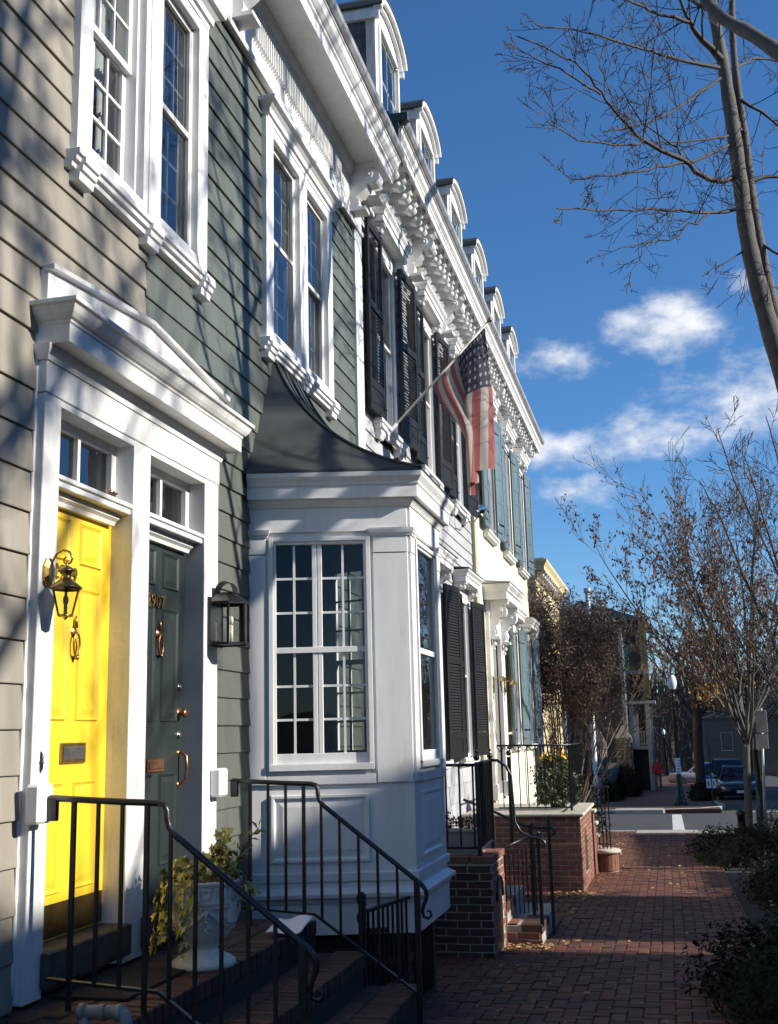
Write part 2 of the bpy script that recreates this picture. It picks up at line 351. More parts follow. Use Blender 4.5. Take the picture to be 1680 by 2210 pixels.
# kerbs as rows of stones (children of the sidewalk)
def kerb(parent, pts, w=0.15, h=0.14, step=1.5, top=0.004, m=M_CONC):
    for a, b in zip(pts[:-1], pts[1:]):
        a, b = Vector(a), Vector(b); L = (b - a).length; n = max(1, round(L / step))
        for i in range(n):
            p, q = a.lerp(b, i / n), a.lerp(b, (i + 1) / n); d = (q - p).normalized(); p, q = p + d * 0.004, q - d * 0.004
            pa, qa = (p.x, p.y, zg(p.y) + top - h / 2), (q.x, q.y, zg(q.y) + top - h / 2)
            mb = MB(); mb.bar(pa, qa, w, h); mb.build('kerb_stone', m, parent, bevel=0.012)
kerb(walk, [(KX - 0.08, 5.0), (KX - 0.08, 26.6), (KX - 0.35, 27.6), (KX - 0.9, 28.1), (3.4, 28.15)])
kerb(walk, [(1.9, 28.15), (-4.0, 28.15)])
far = bpy.data.objects['far_sidewalk']
arc = [(4.25 - 0.0, 52.0), (4.5, 46.0), (4.62, 43.6), (4.4, 42.0), (3.7, 40.7), (2.4, 40.0)]
kerb(far, arc[:]); kerb(far, [(0.9, 39.75), (-8, 39.75)])
slab('ramp_slab', 1.95, 3.35, 27.2, 28.3, 0.006, 0.12, M_CONC)
slab('ramp_slab', 0.9, 2.5, 39.5, 41.0, 0.000, 0.12, M_CONC)
slab('tree_kerb_path', 3.36, 4.4, 27.0, 28.0, 0.0, 0.12, M_CONC)
M_LINE = mat('white_road_paint', (0.62, 0.62, 0.58), 0.7, 0.2, 20.0)
for (x0, x1, y0, y1, nm) in ((2.78, 3.08, 28.5, 38.9, 'crosswalk_line'), (KX + 0.25, KX + 7, 40.2, 40.5, 'crosswalk_line'), (KX + 0.25, KX + 7, 26.6, 26.9, 'stop_line')):
    sheet(nm, x0, x1, y0, y1, -0.125, M_LINE)
# herringbone paving: every brick modelled; the 300 nearest in view are separate pieces
def herring():
    near = []; rest = []
    a = 0.105; rng = random.Random(11)
    # 90 degree herringbone on a unit grid: bricks 2x1
    nx, ny = int(3.5 / a), int(28.0 / a)
    for gy in range(int(4.0 / a), ny):
        for gx in range(0, nx + 1):
            k = (gx - gy) % 4
            if k == 0: x0, x1, y0, y1 = gx, gx + 2, gy, gy + 1
            elif k == 2: x0, x1, y0, y1 = gx, gx + 1, gy - 1, gy + 1
            else: continue
            X0, X1, Y0, Y1 = x0 * a, min(x1 * a, 3.5), y0 * a, min(y1 * a, 28.0)
            if X0 >= 3.47 or Y0 >= 27.95: continue
            near.append((X0, X1, Y0, Y1))
    return near
cells = herring()
mbp = MB(); cnt = 0; meH = chbox(0.2, 0.095, 0.05, 0.005, M_PAVER, 'paver'); PR = random.Random(5)
tilt = Matrix.Rotation(math.atan(SL), 4, 'X')
rest = []
for (x0, x1, y0, y1) in cells:
    cx, cy = (x0 + x1) / 2, (y0 + y1) / 2
    vis = cx > 1.15 and cy > 8.2 and not (cy < 10.2 and cx > 2.75) and cx > 1.25 + 0.02 * (cy - 8)
    if vis and cnt < 300 and x1 - x0 + y1 - y0 > 0.3 and cx < 3.45:
        Mx = Matrix.Translation((cx, cy, zg(cy) - 0.025 + PR.uniform(-0.006, 0.003))) @ tilt @ Matrix.Rotation(PR.uniform(-0.02, 0.02), 4, 'Y') @ Matrix.Rotation(PR.uniform(-0.02, 0.02), 4, 'Z')
        if y1 - y0 > x1 - x0: Mx = Mx @ Matrix.Rotation(math.pi / 2, 4, 'Z')
        put('paver', meH, walk, Mx); cnt += 1
    else:
        g = 0.005; z = PR.uniform(-0.005, 0.003); t = 0.004
        v = []
        for (dx, dz) in ((0, -0.02), (0, -0.004), (t, 0)):
            for (px, py) in ((x0 + g + dx, y0 + g + dx), (x1 - g - dx, y0 + g + dx), (x1 - g - dx, y1 - g - dx), (x0 + g + dx, y1 - g - dx)):
                v.append((px, py, zg(py) + z + dz))
        mbp.add(v, [(0, 1, 5, 4), (1, 2, 6, 5), (2, 3, 7, 6), (3, 0, 4, 7), (4, 5, 9, 8), (5, 6, 10, 9), (6, 7, 11, 10), (7, 4, 8, 11), (8, 9, 10, 11)])
# colour change between the joined pavers comes from a per-island random value
mi = MATS['paving_brick'].copy(); t = mi.node_tree
for nd in list(t.nodes):
    if nd.bl_idname == 'ShaderNodeObjectInfo':
        ge = t.nodes.new('ShaderNodeNewGeometry')
        for l in list(nd.outputs['Random'].links): t.links.new(ge.outputs['Random Per Island'], l.to_socket)
o = mbp.build('paving', mi, walk, fix=False); tag(o, kind='stuff')

# ================================================================== the row of houses on the left
def wall_core(house, y0, y1, z0, z1, holes, m, x0=-0.16, x1=-0.012, name='wall'):
    ys = sorted({y0, y1, *[h[0] for h in holes], *[h[1] for h in holes]}); zs = sorted({z0, z1, *[h[2] for h in holes], *[h[3] for h in holes]})
    mb = MB()
    for a, b in zip(ys[:-1], ys[1:]):
        for c, d in zip(zs[:-1], zs[1:]):
            if a < y0 or b > y1 or c < z0 or d > z1: continue
            yc, zc = (a + b) / 2, (c + d) / 2
            if any(h[0] < yc < h[1] and h[2] < zc < h[3] for h in holes): continue
            mb.box(x0, x1, a, b, c, d)
    return mb.build(name, m, house)
SR = random.Random(21)
def siding(house, y0, y1, rows, holes, m, name='siding_board'):
    for za, zb in zip(rows[:-1], rows[1:]):
        iv = [(y0, y1)]
        for h in holes:
            if h[2] < zb - 0.01 and h[3] > za + 0.01:
                nv = []
                for a, b in iv:
                    if h[1] <= a or h[0] >= b: nv.append((a, b)); continue
                    if h[0] > a: nv.append((a, h[0]))
                    if h[1] < b: nv.append((h[1], b))
                iv = nv
        for a, b in iv:
            cuts = [a]
            while b - cuts[-1] > 2.8: cuts.append(cuts[-1] + SR.uniform(1.1, 2.6))
            cuts.append(b)
            for p, q in zip(cuts[:-1], cuts[1:]):
                if q - p < 0.02: continue
                j = SR.uniform(-0.002, 0.002); n = max(2, int((q - p) / 0.5)); mb = MB()
                # slightly wavy lower edge, as on old boards
                ys = [p + (q - p) * i / n for i in range(n + 1)]; v = []
                for i, y in enumerate(ys):
                    w = 0.0025 * math.sin(y * 2.1 + za * 9) + SR.uniform(-0.0012, 0.0012)
                    v += [(-0.008, y, za + w), (0.021 + j, y, za + w), (0.022 + j, y, za + w + 0.006), (0.006, y, zb + 0.012), (-0.008, y, zb + 0.012)]
                f = [(i * 5 + k, (i + 1) * 5 + k, (i + 1) * 5 + (k + 1) % 5, i * 5 + (k + 1) % 5) for i in range(n) for k in range(5)]
                f += [(0, 1, 2, 3, 4), tuple(len(v) - 1 - i for i in range(5))]
                mb.add(v, f); mb.build(name, m, house)
I4 = Matrix.Identity(4)
def window(house, y0, y1, z0, z1, cols=3, rows=2, storm=False, curtain=None, M=I4, room=True, m=M_WHITE, name='window', sash_open=0.0, depth=0.6):
    mb = MB(); t = 0.022
    for a, b, c, d in ((y0, y0 + t, z0, z1), (y1 - t, y1, z0, z1), (y0, y1, z1 - t, z1), (y0, y1, z0, z0 + t)): mb.box(-0.13, 0.008, a, b, c, d)
    mb.box(-0.10, 0.02, y0 + t, y1 - t, z0 + t, z0 + t + 0.02)
    w = mb.build(name, m, house, M=M)
    ya, yb, za, zb = y0 + t, y1 - t, z0 + t + 0.02, z1 - t; zm = (za + zb) / 2
    for k, (zl, zh, xc) in enumerate(((zm - 0.02, zb, -0.045), (za, zm + 0.02, -0.08))):
        s = MB(); st = 0.042; x0, x1 = xc - 0.017, xc + 0.017
        s.box(x0, x1, ya, ya + st, zl, zh); s.box(x0, x1, yb - st, yb, zl, zh); s.box(x0 + 0.001, x1 - 0.001, ya + st, yb - st, zh - st, zh); s.box(x0 + 0.001, x1 - 0.001, ya + st, yb - st, zl, zl + st * (1.0 if k == 0 else 1.5))
        s.build('sash', m, w, M=M)
        gy0, gy1, gz0, gz1 = ya + st, yb - st, zl + st * (1.0 if k == 0 else 1.5), zh - st
        g = MB(); mw = 0.009
        for i in range(1, cols): y = gy0 + (gy1 - gy0) * i / cols; g.box(xc - 0.013, xc + 0.013, y - mw, y + mw, gz0, gz1)
        for i in range(1, rows): z = gz0 + (gz1 - gz0) * i / rows; g.box(xc - 0.012, xc + 0.012, gy0, gy1, z - mw, z + mw)
        if cols * rows > 1: g.build('muntin', m, w, M=M)
        pw, ph = (gy1 - gy0) / cols, (gz1 - gz0) / rows
        p = MB(); p.add([(0, 0, 0), (0, pw, 0), (0, pw, ph), (0, 0, ph)], [(0, 1, 2, 3)]); me = p.mesh('pane', M_GLASS)
        for i in range(cols):
            for j in range(rows):
                rot = Matrix.Rotation(SR.uniform(-0.006, 0.006), 4, 'Z') @ Matrix.Rotation(SR.uniform(-0.005, 0.005), 4, 'Y')
                put('pane', me, w, M @ Matrix.Translation((xc, gy0 + i * pw, gz0 + j * ph)) @ rot)
    if storm:
        s = MB(); e = 0.02
        for a, b, c, d in ((ya, ya + e, za, zb), (yb - e, yb, za, zb), (ya + e, yb - e, zb - e, zb), (ya + e, yb - e, za, za + e), (ya + e, yb - e, zm - 0.018, zm + 0.018)): s.box(-0.018, 0.004, a, b, c, d)
        s.build('storm_frame', mat('cream_storm_frame', (0.62, 0.60, 0.54), 0.4, 0.1), w, M=M)
        for c, d in ((za + e, zm - 0.018), (zm + 0.018, zb - e)):
            p = MB(); p.add([(-0.01, ya + e, c), (-0.01, yb - e, c), (-0.01, yb - e, d), (-0.01, ya + e, d)], [(0, 1, 2, 3)])
            p.build('storm_pane', M_GLASSS, w, M=M @ Matrix.Rotation(SR.uniform(-0.002, 0.002), 4, 'Z'))
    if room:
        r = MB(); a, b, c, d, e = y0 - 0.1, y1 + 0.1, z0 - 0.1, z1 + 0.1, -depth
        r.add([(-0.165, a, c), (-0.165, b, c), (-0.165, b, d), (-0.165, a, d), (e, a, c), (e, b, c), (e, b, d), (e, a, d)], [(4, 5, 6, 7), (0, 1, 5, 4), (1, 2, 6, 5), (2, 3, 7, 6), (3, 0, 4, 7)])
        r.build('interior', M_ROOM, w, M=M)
    if curtain:
        for (a, b, c, d) in curtain:
            cu = MB(); n = 28; v = []
            for i in range(n + 1):
                y = a + (b - a) * i / n; x = -0.20 + 0.022 * math.sin(i * 1.15) + 0.01 * math.sin(i * 2.3)
                v += [(x, y, c), (x, y, d)]
            cu.add(v, [(2 * i, 2 * i + 2, 2 * i + 3, 2 * i + 1) for i in range(n)], True); cu.build('curtain', M_CURT, w, M=M)
    return w
def casing(house, y0, y1, z0, z1, l, r_, t, b, x=0.06, M=I4, name='window_casing', m=M_WHITE, bev=0.004):
    mb = MB(); mb.box(0.0, x, y0 - l, y0, z0 - b, z1 + t); mb.box(0.0, x, y1, y1 + r_, z0 - b, z1 + t)
    if t: mb.box(0.0, x - 0.002, y0, y1, z1, z1 + t)
    if b: mb.box(0.0, x - 0.002, y0, y1, z0 - b, z0)
    return mb.build(name, m, house, bevel=bev, M=M)
def moulding(house, path, prof, name, m=M_WHITE, bev=0.0, M=I4):
    mb = MB(); mb.sweep(path, prof); return mb.build(name, m, house, bevel=bev, M=M)
def boxpath(y0, y1, d, x=0.0): return [(x, y0), (d, y0), (d, y1), (x, y1)]

tan = thing('tan_house', 'tan clapboard house with the yellow front door at the left edge', 'house', (0, 4.0, 0))
grn = thing('green_house', 'sage green clapboard house with white bay window and dark door', 'house', (0, 8.0, 0))
# --- paired window over the doors (left half belongs to the tan house)
A = (4.885, 5.515, 4.74, 6.38); B = (5.745, 6.30, 4.74, 6.38); C = (7.78, 8.46, 4.74, 6.40); D = (8.66, 9.28, 4.74, 6.40)
E1 = (4.68, 5.455, 0.55, 3.28); E2 = (5.66, 6.44, 0.55, 3.28); BAY = (7.42, 8.97, 0.4, 3.4)
tan_rows = [-0.05 + 0.1965 * i for i in range(18)]; tan_rows = [z for z in tan_rows if z < 3.4] + [3.41 + 0.168 * i for i in range(1, 24)]
grn_rows = [-0.02 + 0.1765 * i for i in range(42)]
wall_core(tan, 1.5, 5.653, -0.1, 7.3, [A, E1], M_GAP)
wall_core(grn, 5.653, 10.30, -0.15, 7.3, [B, C, D, E2, BAY], M_GAP)
siding(tan, 1.5, 5.652, tan_rows, [(4.80, 5.66, 4.60, 6.5), (4.522, 5.66, 0.4, 3.7)], M_TAN)
siding(grn, 5.654, 10.31, grn_rows, [(5.65, 6.42, 4.60, 6.5), (7.64, 9.40, 4.60, 6.55), (5.65, 6.65, 0.3, 3.7), (7.39, 9.0, 0.3, 3.45)], M_GREEN)
window(tan, *A, 3, 3, curtain=[(4.85, 5.15, 5.5, 6.4), (5.25, 5.55, 5.45, 6.4), (5.4, 5.55, 4.7, 6.4)])
window(grn, *B, 3, 3, storm=True)
window(grn, *C, 3, 3, storm=True); window(grn, *D, 3, 3, storm=True)
def pair_trim(y0, ya, yb, y1, z0, z1, owner, blocks, ztop):
    """casing of a paired window: flat boards, moulded sill on blocks, crown on top"""
    mb = MB(); x = 0.06
    mb.box(0, x, y0, ya[0], z0 - 0.10, z1 + 0.10); mb.box(0, x, ya[1], yb[0], z0 - 0.10, z1 + 0.10); mb.box(0, x, yb[1], y1, z0 - 0.10, z1 + 0.10)
    for q in (ya, yb): mb.box(0, x - 0.003, q[0], q[1], z1, z1 + 0.10); mb.box(0, x - 0.003, q[0], q[1], z0 - 0.10, z0)
    mb.build('window_casing', M_WHITE, owner, bevel=0.004)
    mb = MB(); mb.box(0, x + 0.012, ya[1] + 0.05, yb[0] - 0.05, z0 - 0.10, z1 + 0.05); mb.build('mullion_strip', M_WHITE, owner, bevel=0.004)
    zs = z0 - 0.10
    ms = MB(); ms.prism([(0, zs), (0.10, zs), (0.10, zs - 0.032), (0.085, zs - 0.036), (0.08, zs - 0.062), (0.06, zs - 0.066), (0.055, zs - 0.095), (0, zs - 0.10)], y0 - 0.045, y1 + 0.045, 'y'); ms.build('window_sill', M_WHITE, owner, bevel=0.002)
    for b in blocks:
        ms = MB(); ms.prism([(0, zs - 0.030), (0.112, zs - 0.030), (0.112, zs - 0.068), (0.098, zs - 0.072), (0.094, zs - 0.105), (0.080, zs - 0.109), (0.074, zs - 0.155), (0, zs - 0.155)], b - 0.075, b + 0.075, 'y'); ms.build('sill_block', M_WHITE, owner, bevel=0.002)
    z = z1 + 0.10
    moulding(owner, boxpath(y0 + 0.05, y1 - 0.05, 0.03), [(0, z - 0.02), (0.035, z - 0.02), (0.04, z + 0.01), (0.06, z + 0.02), (0.065, z + 0.06), (0.10, z + 0.09), (0.125, z + 0.10), (0.13, z + 0.13), (0.0, z + 0.155)], 'window_crown', bev=0.002)
pair_trim(4.755, A[:2], B[:2], 6.455, 4.74, 6.38, grn, (4.83, 5.62, 6.40), 6.5)
pair_trim(7.62, C[:2], D[:2], 9.42, 4.74, 6.40, grn, (7.68, 8.55, 9.36), 6.6)

# --- shared white door surround
fr = MB(); X = 0.066
fr.box(0, X, 4.532, 4.68, 0.56, 3.282); fr.box(0, X, 5.455, 5.66, 0.56, 3.282); fr.box(0, X, 6.44, 6.66, 0.56, 3.282)
fr.build('door_surround', M_WHITE2, grn, bevel=0.006, seg=2)
fr = MB(); fr.box(0, X + 0.004, 4.528, 6.665, 3.284, 3.52); fr.build('frieze', M_WHITE2, grn, bevel=0.004)
moulding(grn, boxpath(4.528, 6.665, X), [(0, 3.44), (0.012, 3.44), (0.03, 3.49), (0.032, 3.515), (0, 3.515)], 'bed_moulding')
moulding(grn, boxpath(4.665, 6.60, 0.04), [(0, 3.515), (0.15, 3.515), (0.15, 3.605), (0.158, 3.610), (0.158, 3.622), (0.172, 3.63), (0.188, 3.65), (0.205, 3.685), (0.220, 3.69), (0.220, 3.712), (0.0, 3.745)], 'door_cornice', M_WHITE2, bev=0.002)
pd = MB(); pd.prism([(4.535, 3.74), (6.80, 3.74), (6.79, 3.90), (5.64, 4.02), (4.535, 3.91)], 0.0, 0.055, 'x'); pd.build('pediment_board', M_WHITE2, grn, bevel=0.003)
pd = MB(); pd.bar((0.055, 4.53, 3.915), (0.055, 5.64, 4.027), 0.07, 0.03); pd.bar((0.055, 5.64, 4.027), (0.055, 6.80, 3.905), 0.07, 0.03); pd.build('pediment_cap', M_WHITE2, grn, bevel=0.004)
def entry(house, y0, y1, m_door, jamb_m, name, num, transom_items):
    # reveals
    rv = MB(); rv.box(-0.16, 0.062, y0 - 0.006, y0 + 0.0005, 0.56, 3.28); rv.box(-0.16, 0.062, y1 - 0.0005, y1 + 0.006, 0.56, 3.28)
    rv.build('door_reveal', jamb_m, house)
    tb = MB(); tb.box(-0.10, 0.05, y0, y1, 2.862, 2.925); tb.box(-0.09, 0.063, y0, y1, 2.895, 2.918); tb.build('transom_bar', M_WHITE2, house, bevel=0.004)
    mo = MB(); mo.prism([(-0.07, 2.80), (-0.03, 2.80), (-0.02, 2.82), (0.0, 2.835), (0.0, 2.862), (-0.07, 2.862)], y0, y1 - 0.03, 'y'); mo.build('door_head_moulding', M_WHITE, house)
    st = MB(); st.box(-0.10, -0.045, y0, y0 + 0.03, 2.925, 3.25); st.box(-0.10, -0.045, y1 - 0.05, y1, 2.925, 3.25); st.box(-0.10, -0.045, y0 + 0.03, y1 - 0.05, 3.20, 3.25); st.box(-0.10, -0.045, y0 + 0.03, y1 - 0.05, 2.925, 2.96)
    ym = (y0 + y1) / 2 - 0.005; st.box(-0.095, -0.05, ym - 0.014, ym + 0.014, 2.96, 3.20)
    hd = MB(); hd.box(-0.16, 0.062, y0, y1, 3.25, 3.281); hd.build('transom_soffit', M_WHITE2, house)
    tr = st.build('transom_window', M_WHITE2, house)
    for a, b in ((y0 + 0.03, ym - 0.014), (ym + 0.014, y1 - 0.05)):
        p = MB(); p.add([(-0.075, a, 2.96), (-0.075, b, 2.96), (-0.075, b, 3.20), (-0.075, a, 3.20)], [(0, 1, 2, 3)]); p.build('pane', M_GLASS, tr)
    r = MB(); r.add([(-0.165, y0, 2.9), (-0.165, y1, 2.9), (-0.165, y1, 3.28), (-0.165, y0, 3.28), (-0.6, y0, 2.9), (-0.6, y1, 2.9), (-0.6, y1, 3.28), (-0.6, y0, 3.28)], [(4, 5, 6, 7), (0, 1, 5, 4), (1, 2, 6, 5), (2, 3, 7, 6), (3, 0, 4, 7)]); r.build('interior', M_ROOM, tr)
    # door leaf with raised panels
    d = MB(); xf = -0.062; d.box(xf - 0.045, xf, y0 + 0.001, y1 - 0.001, 0.755, 2.858); leaf = d.build(name, m_door, house)
    w = y1 - y0; pan = [(z0, z1, a, b) for (a, b) in ((y0 + 0.115, y0 + w / 2 - 0.05), (y0 + w / 2 + 0.05, y1 - 0.115)) for (z0, z1) in ((2.545, 2.765), (1.76, 2.43), (0.955, 1.47))]
    for z0, z1, a, b in pan:
        fm = MB(); xo = xf + 0.0005
        def ring(x, k): return [(x, a + k, z0 + k), (x, b - k, z0 + k), (x, b - k, z1 - k), (x, a + k, z1 - k)]
        v = ring(xo, 0) + ring(xo + 0.011, 0.008) + ring(xo + 0.002, 0.022) + ring(xo + 0.003, 0.03) + ring(xo + 0.010, 0.058)
        f = [(i * 4 + k, i * 4 + (k + 1) % 4, (i + 1) * 4 + (k + 1) % 4, (i + 1) * 4 + k) for i in range(4) for k in range(4)] + [(16, 17, 18, 19)]
        fm.add(v, f); fm.build('door_panel', m_door, leaf)
    cu = bpy.data.curves.new('house_number', 'FONT'); cu.body = num[0]; cu.size = num[1]; cu.extrude = 0.004; cu.bevel_depth = 0.001; cu.align_x = 'LEFT'; cu.space_character = 1.12; cu.materials.append(M_BRASS)
    tob = bpy.data.objects.new('tmp', cu); COL.objects.link(tob); bpy.context.view_layer.update(); nme = bpy.data.meshes.new_from_object(tob.evaluated_get(bpy.context.evaluated_depsgraph_get())); bpy.data.objects.remove(tob)
    put('house_number', nme, leaf, Matrix.Translation((xf + 0.006, num[2], num[3])) @ Matrix(((0, 0, 1, 0), (1, 0, 0, 0), (0, 1, 0, 0), (0, 0, 0, 1))))
    th = MB(); th.box(-0.10, 0.10, y0 - 0.02, y1 + 0.02, 0.60, 0.752); th.build('threshold', M_STONE if name == 'x' else mat('worn_sill', (0.09, 0.075, 0.06), 0.8, 0.25, 9.0, 0.5), house, bevel=0.008)
    return leaf, xf
M_JAMBY = M_WHITE2; M_JAMBG = mat('grey_jamb', (0.40, 0.40, 0.40), 0.5, 0.08)  # even mid grey for both reveals of the dark door
ydoor, xf = entry(tan, 4.68, 5.455, M_YELLOW, M_JAMBY, 'yellow_door', ('2909', 0.105, 4.862, 2.45), None)
bdoor, xf = entry(grn, 5.66, 6.44, M_DOORBLK, M_JAMBG, 'dark_door', ('2907', 0.112, 5.885, 2.42), None)
def slot(door, y0, y1, z0, z1, m, m2):
    s = MB(); s.box(xf, xf + 0.012, y0, y1, z0, z1); o = s.build('mail_slot', m, door, bevel=0.004)
    s = MB(); s.box(xf + 0.012, xf + 0.018, y0 + 0.015, y1 - 0.015, z0 + 0.018, z1 - 0.018); s.build('mail_flap', m2, door, bevel=0.005)
slot(ydoor, 4.985, 5.225, 1.555, 1.655, M_BRASS, M_STEEL); slot(bdoor, 5.93, 6.143, 1.478, 1.552, M_COPPER, M_COPPER)
k = MB(); k.box(xf, xf + 0.004, 4.69, 5.445, 0.765, 0.915); k.build('kick_plate', mat('dull_brass_plate', (0.20, 0.125, 0.04), 0.3, 0.3, 8.0, metal=0.8), ydoor)
def knocker(door, y, z, m):
    s = MB(); s.lathe([(0.0, 0.012), (0.02, 0.01), (0.03, 0.0)], (xf, y, z), 12, axis='x')
    s.tube([(xf + 0.012, y, z + 0.02), (xf + 0.014, y, z + 0.06), (xf + 0.01, y, z + 0.085)], [0.012, 0.008, 0.003], 8)
    pts = [(xf + 0.02, y + 0.03 * math.sin(t), z - 0.005 - 0.06 * (1 - math.cos(t)) ) for t in [math.pi * 2 * i / 16 for i in range(17)]]
    s.tube(pts, 0.006, 6); s.ball((xf + 0.022, y, z - 0.128), 0.013); s.lathe([(0.014, 0.0), (0.01, 0.006)], (xf, y, z - 0.13), 10, axis='x')
    s.build('door_knocker', m, door)
knocker(ydoor, 5.085, 2.20, M_BRASS); knocker(bdoor, 6.06, 2.27, M_COPPER)
def knob(door, y, z, r, dep, m, nm):
    s = MB(); s.lathe([(r * 1.35, 0), (r * 1.3, 0.006), (r * 0.5, 0.010), (r * 0.45, dep * 0.55), (r * 0.9, dep * 0.65), (r, dep * 0.85), (r * 0.6, dep), (0.0, dep * 1.02)], (xf, y, z), 14, axis='x'); s.build(nm, m, door)
knob(bdoor, 6.355, 1.815, 0.026, 0.055, M_COPPER, 'door_knob'); knob(bdoor, 6.36, 1.97, 0.018, 0.016, M_STEEL, 'deadbolt'); knob(bdoor, 6.36, 1.685, 0.018, 0.016, M_STEEL, 'deadbolt')
s = MB(); s.tube([(xf, 6.365, 1.575), (xf + 0.02, 6.367, 1.585), (xf + 0.05, 6.37, 1.56), (xf + 0.055, 6.37, 1.49), (xf + 0.045, 6.37, 1.43), (xf + 0.015, 6.367, 1.40), (xf, 6.365, 1.39)], [0.008, 0.009, 0.01, 0.009, 0.008, 0.007, 0.006], 8)
for z in (1.58, 1.395): s.lathe([(0.02, 0), (0.018, 0.006), (0.0, 0.008)], (xf, 6.365, z), 10, axis='x')
s.build('pull_handle', M_COPPER, bdoor)
s = MB(); s.tube([(0.068, 4.60, 1.62), (0.076, 4.60, 1.60), (0.074, 4.60, 1.545), (0.068, 4.60, 1.525)], [0.003, 0.006, 0.007, 0.003], 6); s.ball((0.074, 4.60, 1.572), 0.011, 8, 5); s.build('door_bell', M_IRON, tan)
for yy, own, zz in ((4.545, tan, 1.395), (6.61, grn, 1.395)):
    s = MB(); s.box(0.064, 0.137, yy - 0.062, yy + 0.062, zz - 0.085, zz + 0.085); s.build('rail_block', M_WHITE, own, bevel=0.012, seg=1)
# white stain streaks of paint at the foot of the tan stile: a ragged putty bead
s = MB(); pts = [(0.014, 4.527, 0.6 + i * 0.06) for i in range(50)]; s.tube(pts, [0.008 + 0.005 * random.random() for _ in pts], 6); s.build('caulk_bead', M_WHITE2, tan)

# --- corner board, frieze, cornice of the pair of houses
s = MB(); s.box(-0.05, 0.05, 10.31, 10.56, -0.2, 7.2); s.build('corner_board', M_WHITE, grn, bevel=0.006)
for (y0, y1, own) in ((1.5, 5.65, tan), (5.65, 10.56, grn)):
    s = MB(); s.box(-0.05, 0.052, y0, y1, 6.80, 7.42); fz = s.build('frieze_board', M_WHITE, own)
    moulding(own, [(0.05, y0), (0.05, y1)], [(0, 6.78), (0.02, 6.78), (0.03, 6.81), (0.012, 6.83), (0, 6.83)], 'frieze_moulding')
    moulding(own, [(0.05, y0), (0.05, y1)], [(0, 7.26), (0.015, 7.26), (0.05, 7.31), (0.06, 7.36), (0.06, 7.40), (0, 7.40)], 'bed_moulding')
    s = MB(); s.box(0.05, 0.395, y0, y1, 7.385, 7.41); s.build('soffit', M_WHITE, own)
    moulding(own, [(0, y0), (0, y1 - 0.02)], [(0.38, 7.33), (0.405, 7.33), (0.405, 7.44), (0.425, 7.455), (0.425, 7.47), (0.44, 7.48), (0.47, 7.51), (0.49, 7.555), (0.50, 7.56), (0.50, 7.58), (0.38, 7.58)], 'cornice', bev=0.002)
    moulding(own, [(0, y0), (0, y1 - 0.03)], [(0.40, 7.582), (0.52, 7.582), (0.545, 7.61), (0.55, 7.66), (0.53, 7.665), (0.40, 7.64)], 'gutter', M_GUTTER)
    s = MB(); s.add([(0.44, y0, 7.66), (0.44, y1, 7.66), (-4, y1, 8.4), (-4, y0, 8.4)], [(0, 1, 2, 3)]); s.build('roof', M_ROOF, own)
    mb = MB(); a = y0 + 0.1 if own is tan else 7.30
    b = y1 - 0.1 if own is tan else 9.72
    n = int((b - a) / 0.044)
    for i in range(n):
        y = a + (b - a) * i / n; q = 0.02 * (1 if (i // 6) % 2 else 0)
        mb.box(0.05, 0.088, y, y + 0.017, 6.98, 7.245)
    tag(mb.build('fluting', M_WHITE, fz), kind='stuff')
def console(parent, y, w, x0, zt, dep, h, m=M_WHITE, name='bracket', third=False):
    """scrolled console bracket: S profile with an eye and a cap"""
    P = []
    for i in range(9): t = i / 8; P.append((x0 + dep * (1.0 - 0.02 * t), zt - 0.04 * t - 0.02))
    prof = [(x0, zt), (x0 + dep, zt), (x0 + dep, zt - 0.10 * h), (x0 + dep * 0.93, zt - 0.12 * h)]
    for i in range(13):
        t = i / 12; a = math.pi * 0.5 * (1 - t * 2.1); prof.append((x0 + dep * (0.62 + 0.33 * math.cos(a)), zt - h * (0.30 - 0.17 * math.sin(a))))
    for i in range(1, 9):
        t = i / 8; prof.append((x0 + dep * (0.60 - 0.42 * t + 0.05 * math.sin(t * math.pi)), zt - h * (0.47 + 0.25 * t)))
    for i in range(1, 9):
        t = i / 8; a = math.pi * (0.5 - t); prof.append((x0 + dep * (0.12 + 0.16 * math.cos(a)), zt - h * (0.84 - 0.13 * math.sin(a))))
    prof += [(x0, zt - h * 0.97)]
    mb = MB(); mb.prism(prof, y - w / 2, y + w / 2, 'y')
    o = mb.build(name, m, parent, bevel=0.006)
    for sgn in (-1, 1):
        e = MB(); e.lathe([(dep * 0.13, 0), (dep * 0.13, 0.012 * sgn), (dep * 0.09, 0.016 * sgn), (dep * 0.085, 0.006 * sgn), (dep * 0.05, 0.02 * sgn), (0, 0.026 * sgn)], (x0 + dep * 0.62, y + sgn * w / 2 * 0.999, zt - h * 0.28), 16, axis='y'); e.build('scroll_eye', m, parent if third else o)
    e = MB(); e.box(x0, x0 + dep + 0.012, y - w / 2 - 0.012, y + w / 2 + 0.012, zt - 0.03, zt); e.build('bracket_cap', m, parent if third else o)
    e = MB(); e.box(x0, x0 + dep * 0.5, y - w / 2 - 0.008, y + w / 2 + 0.008, zt - h * 1.02, zt - h * 0.95); e.build('bracket_foot', m, parent if third else o); return o
for y, own in ((6.98, grn), (10.20, grn), (5.0, tan)): console(own, y, 0.16, 0.05, 7.385, 0.33, 0.50)

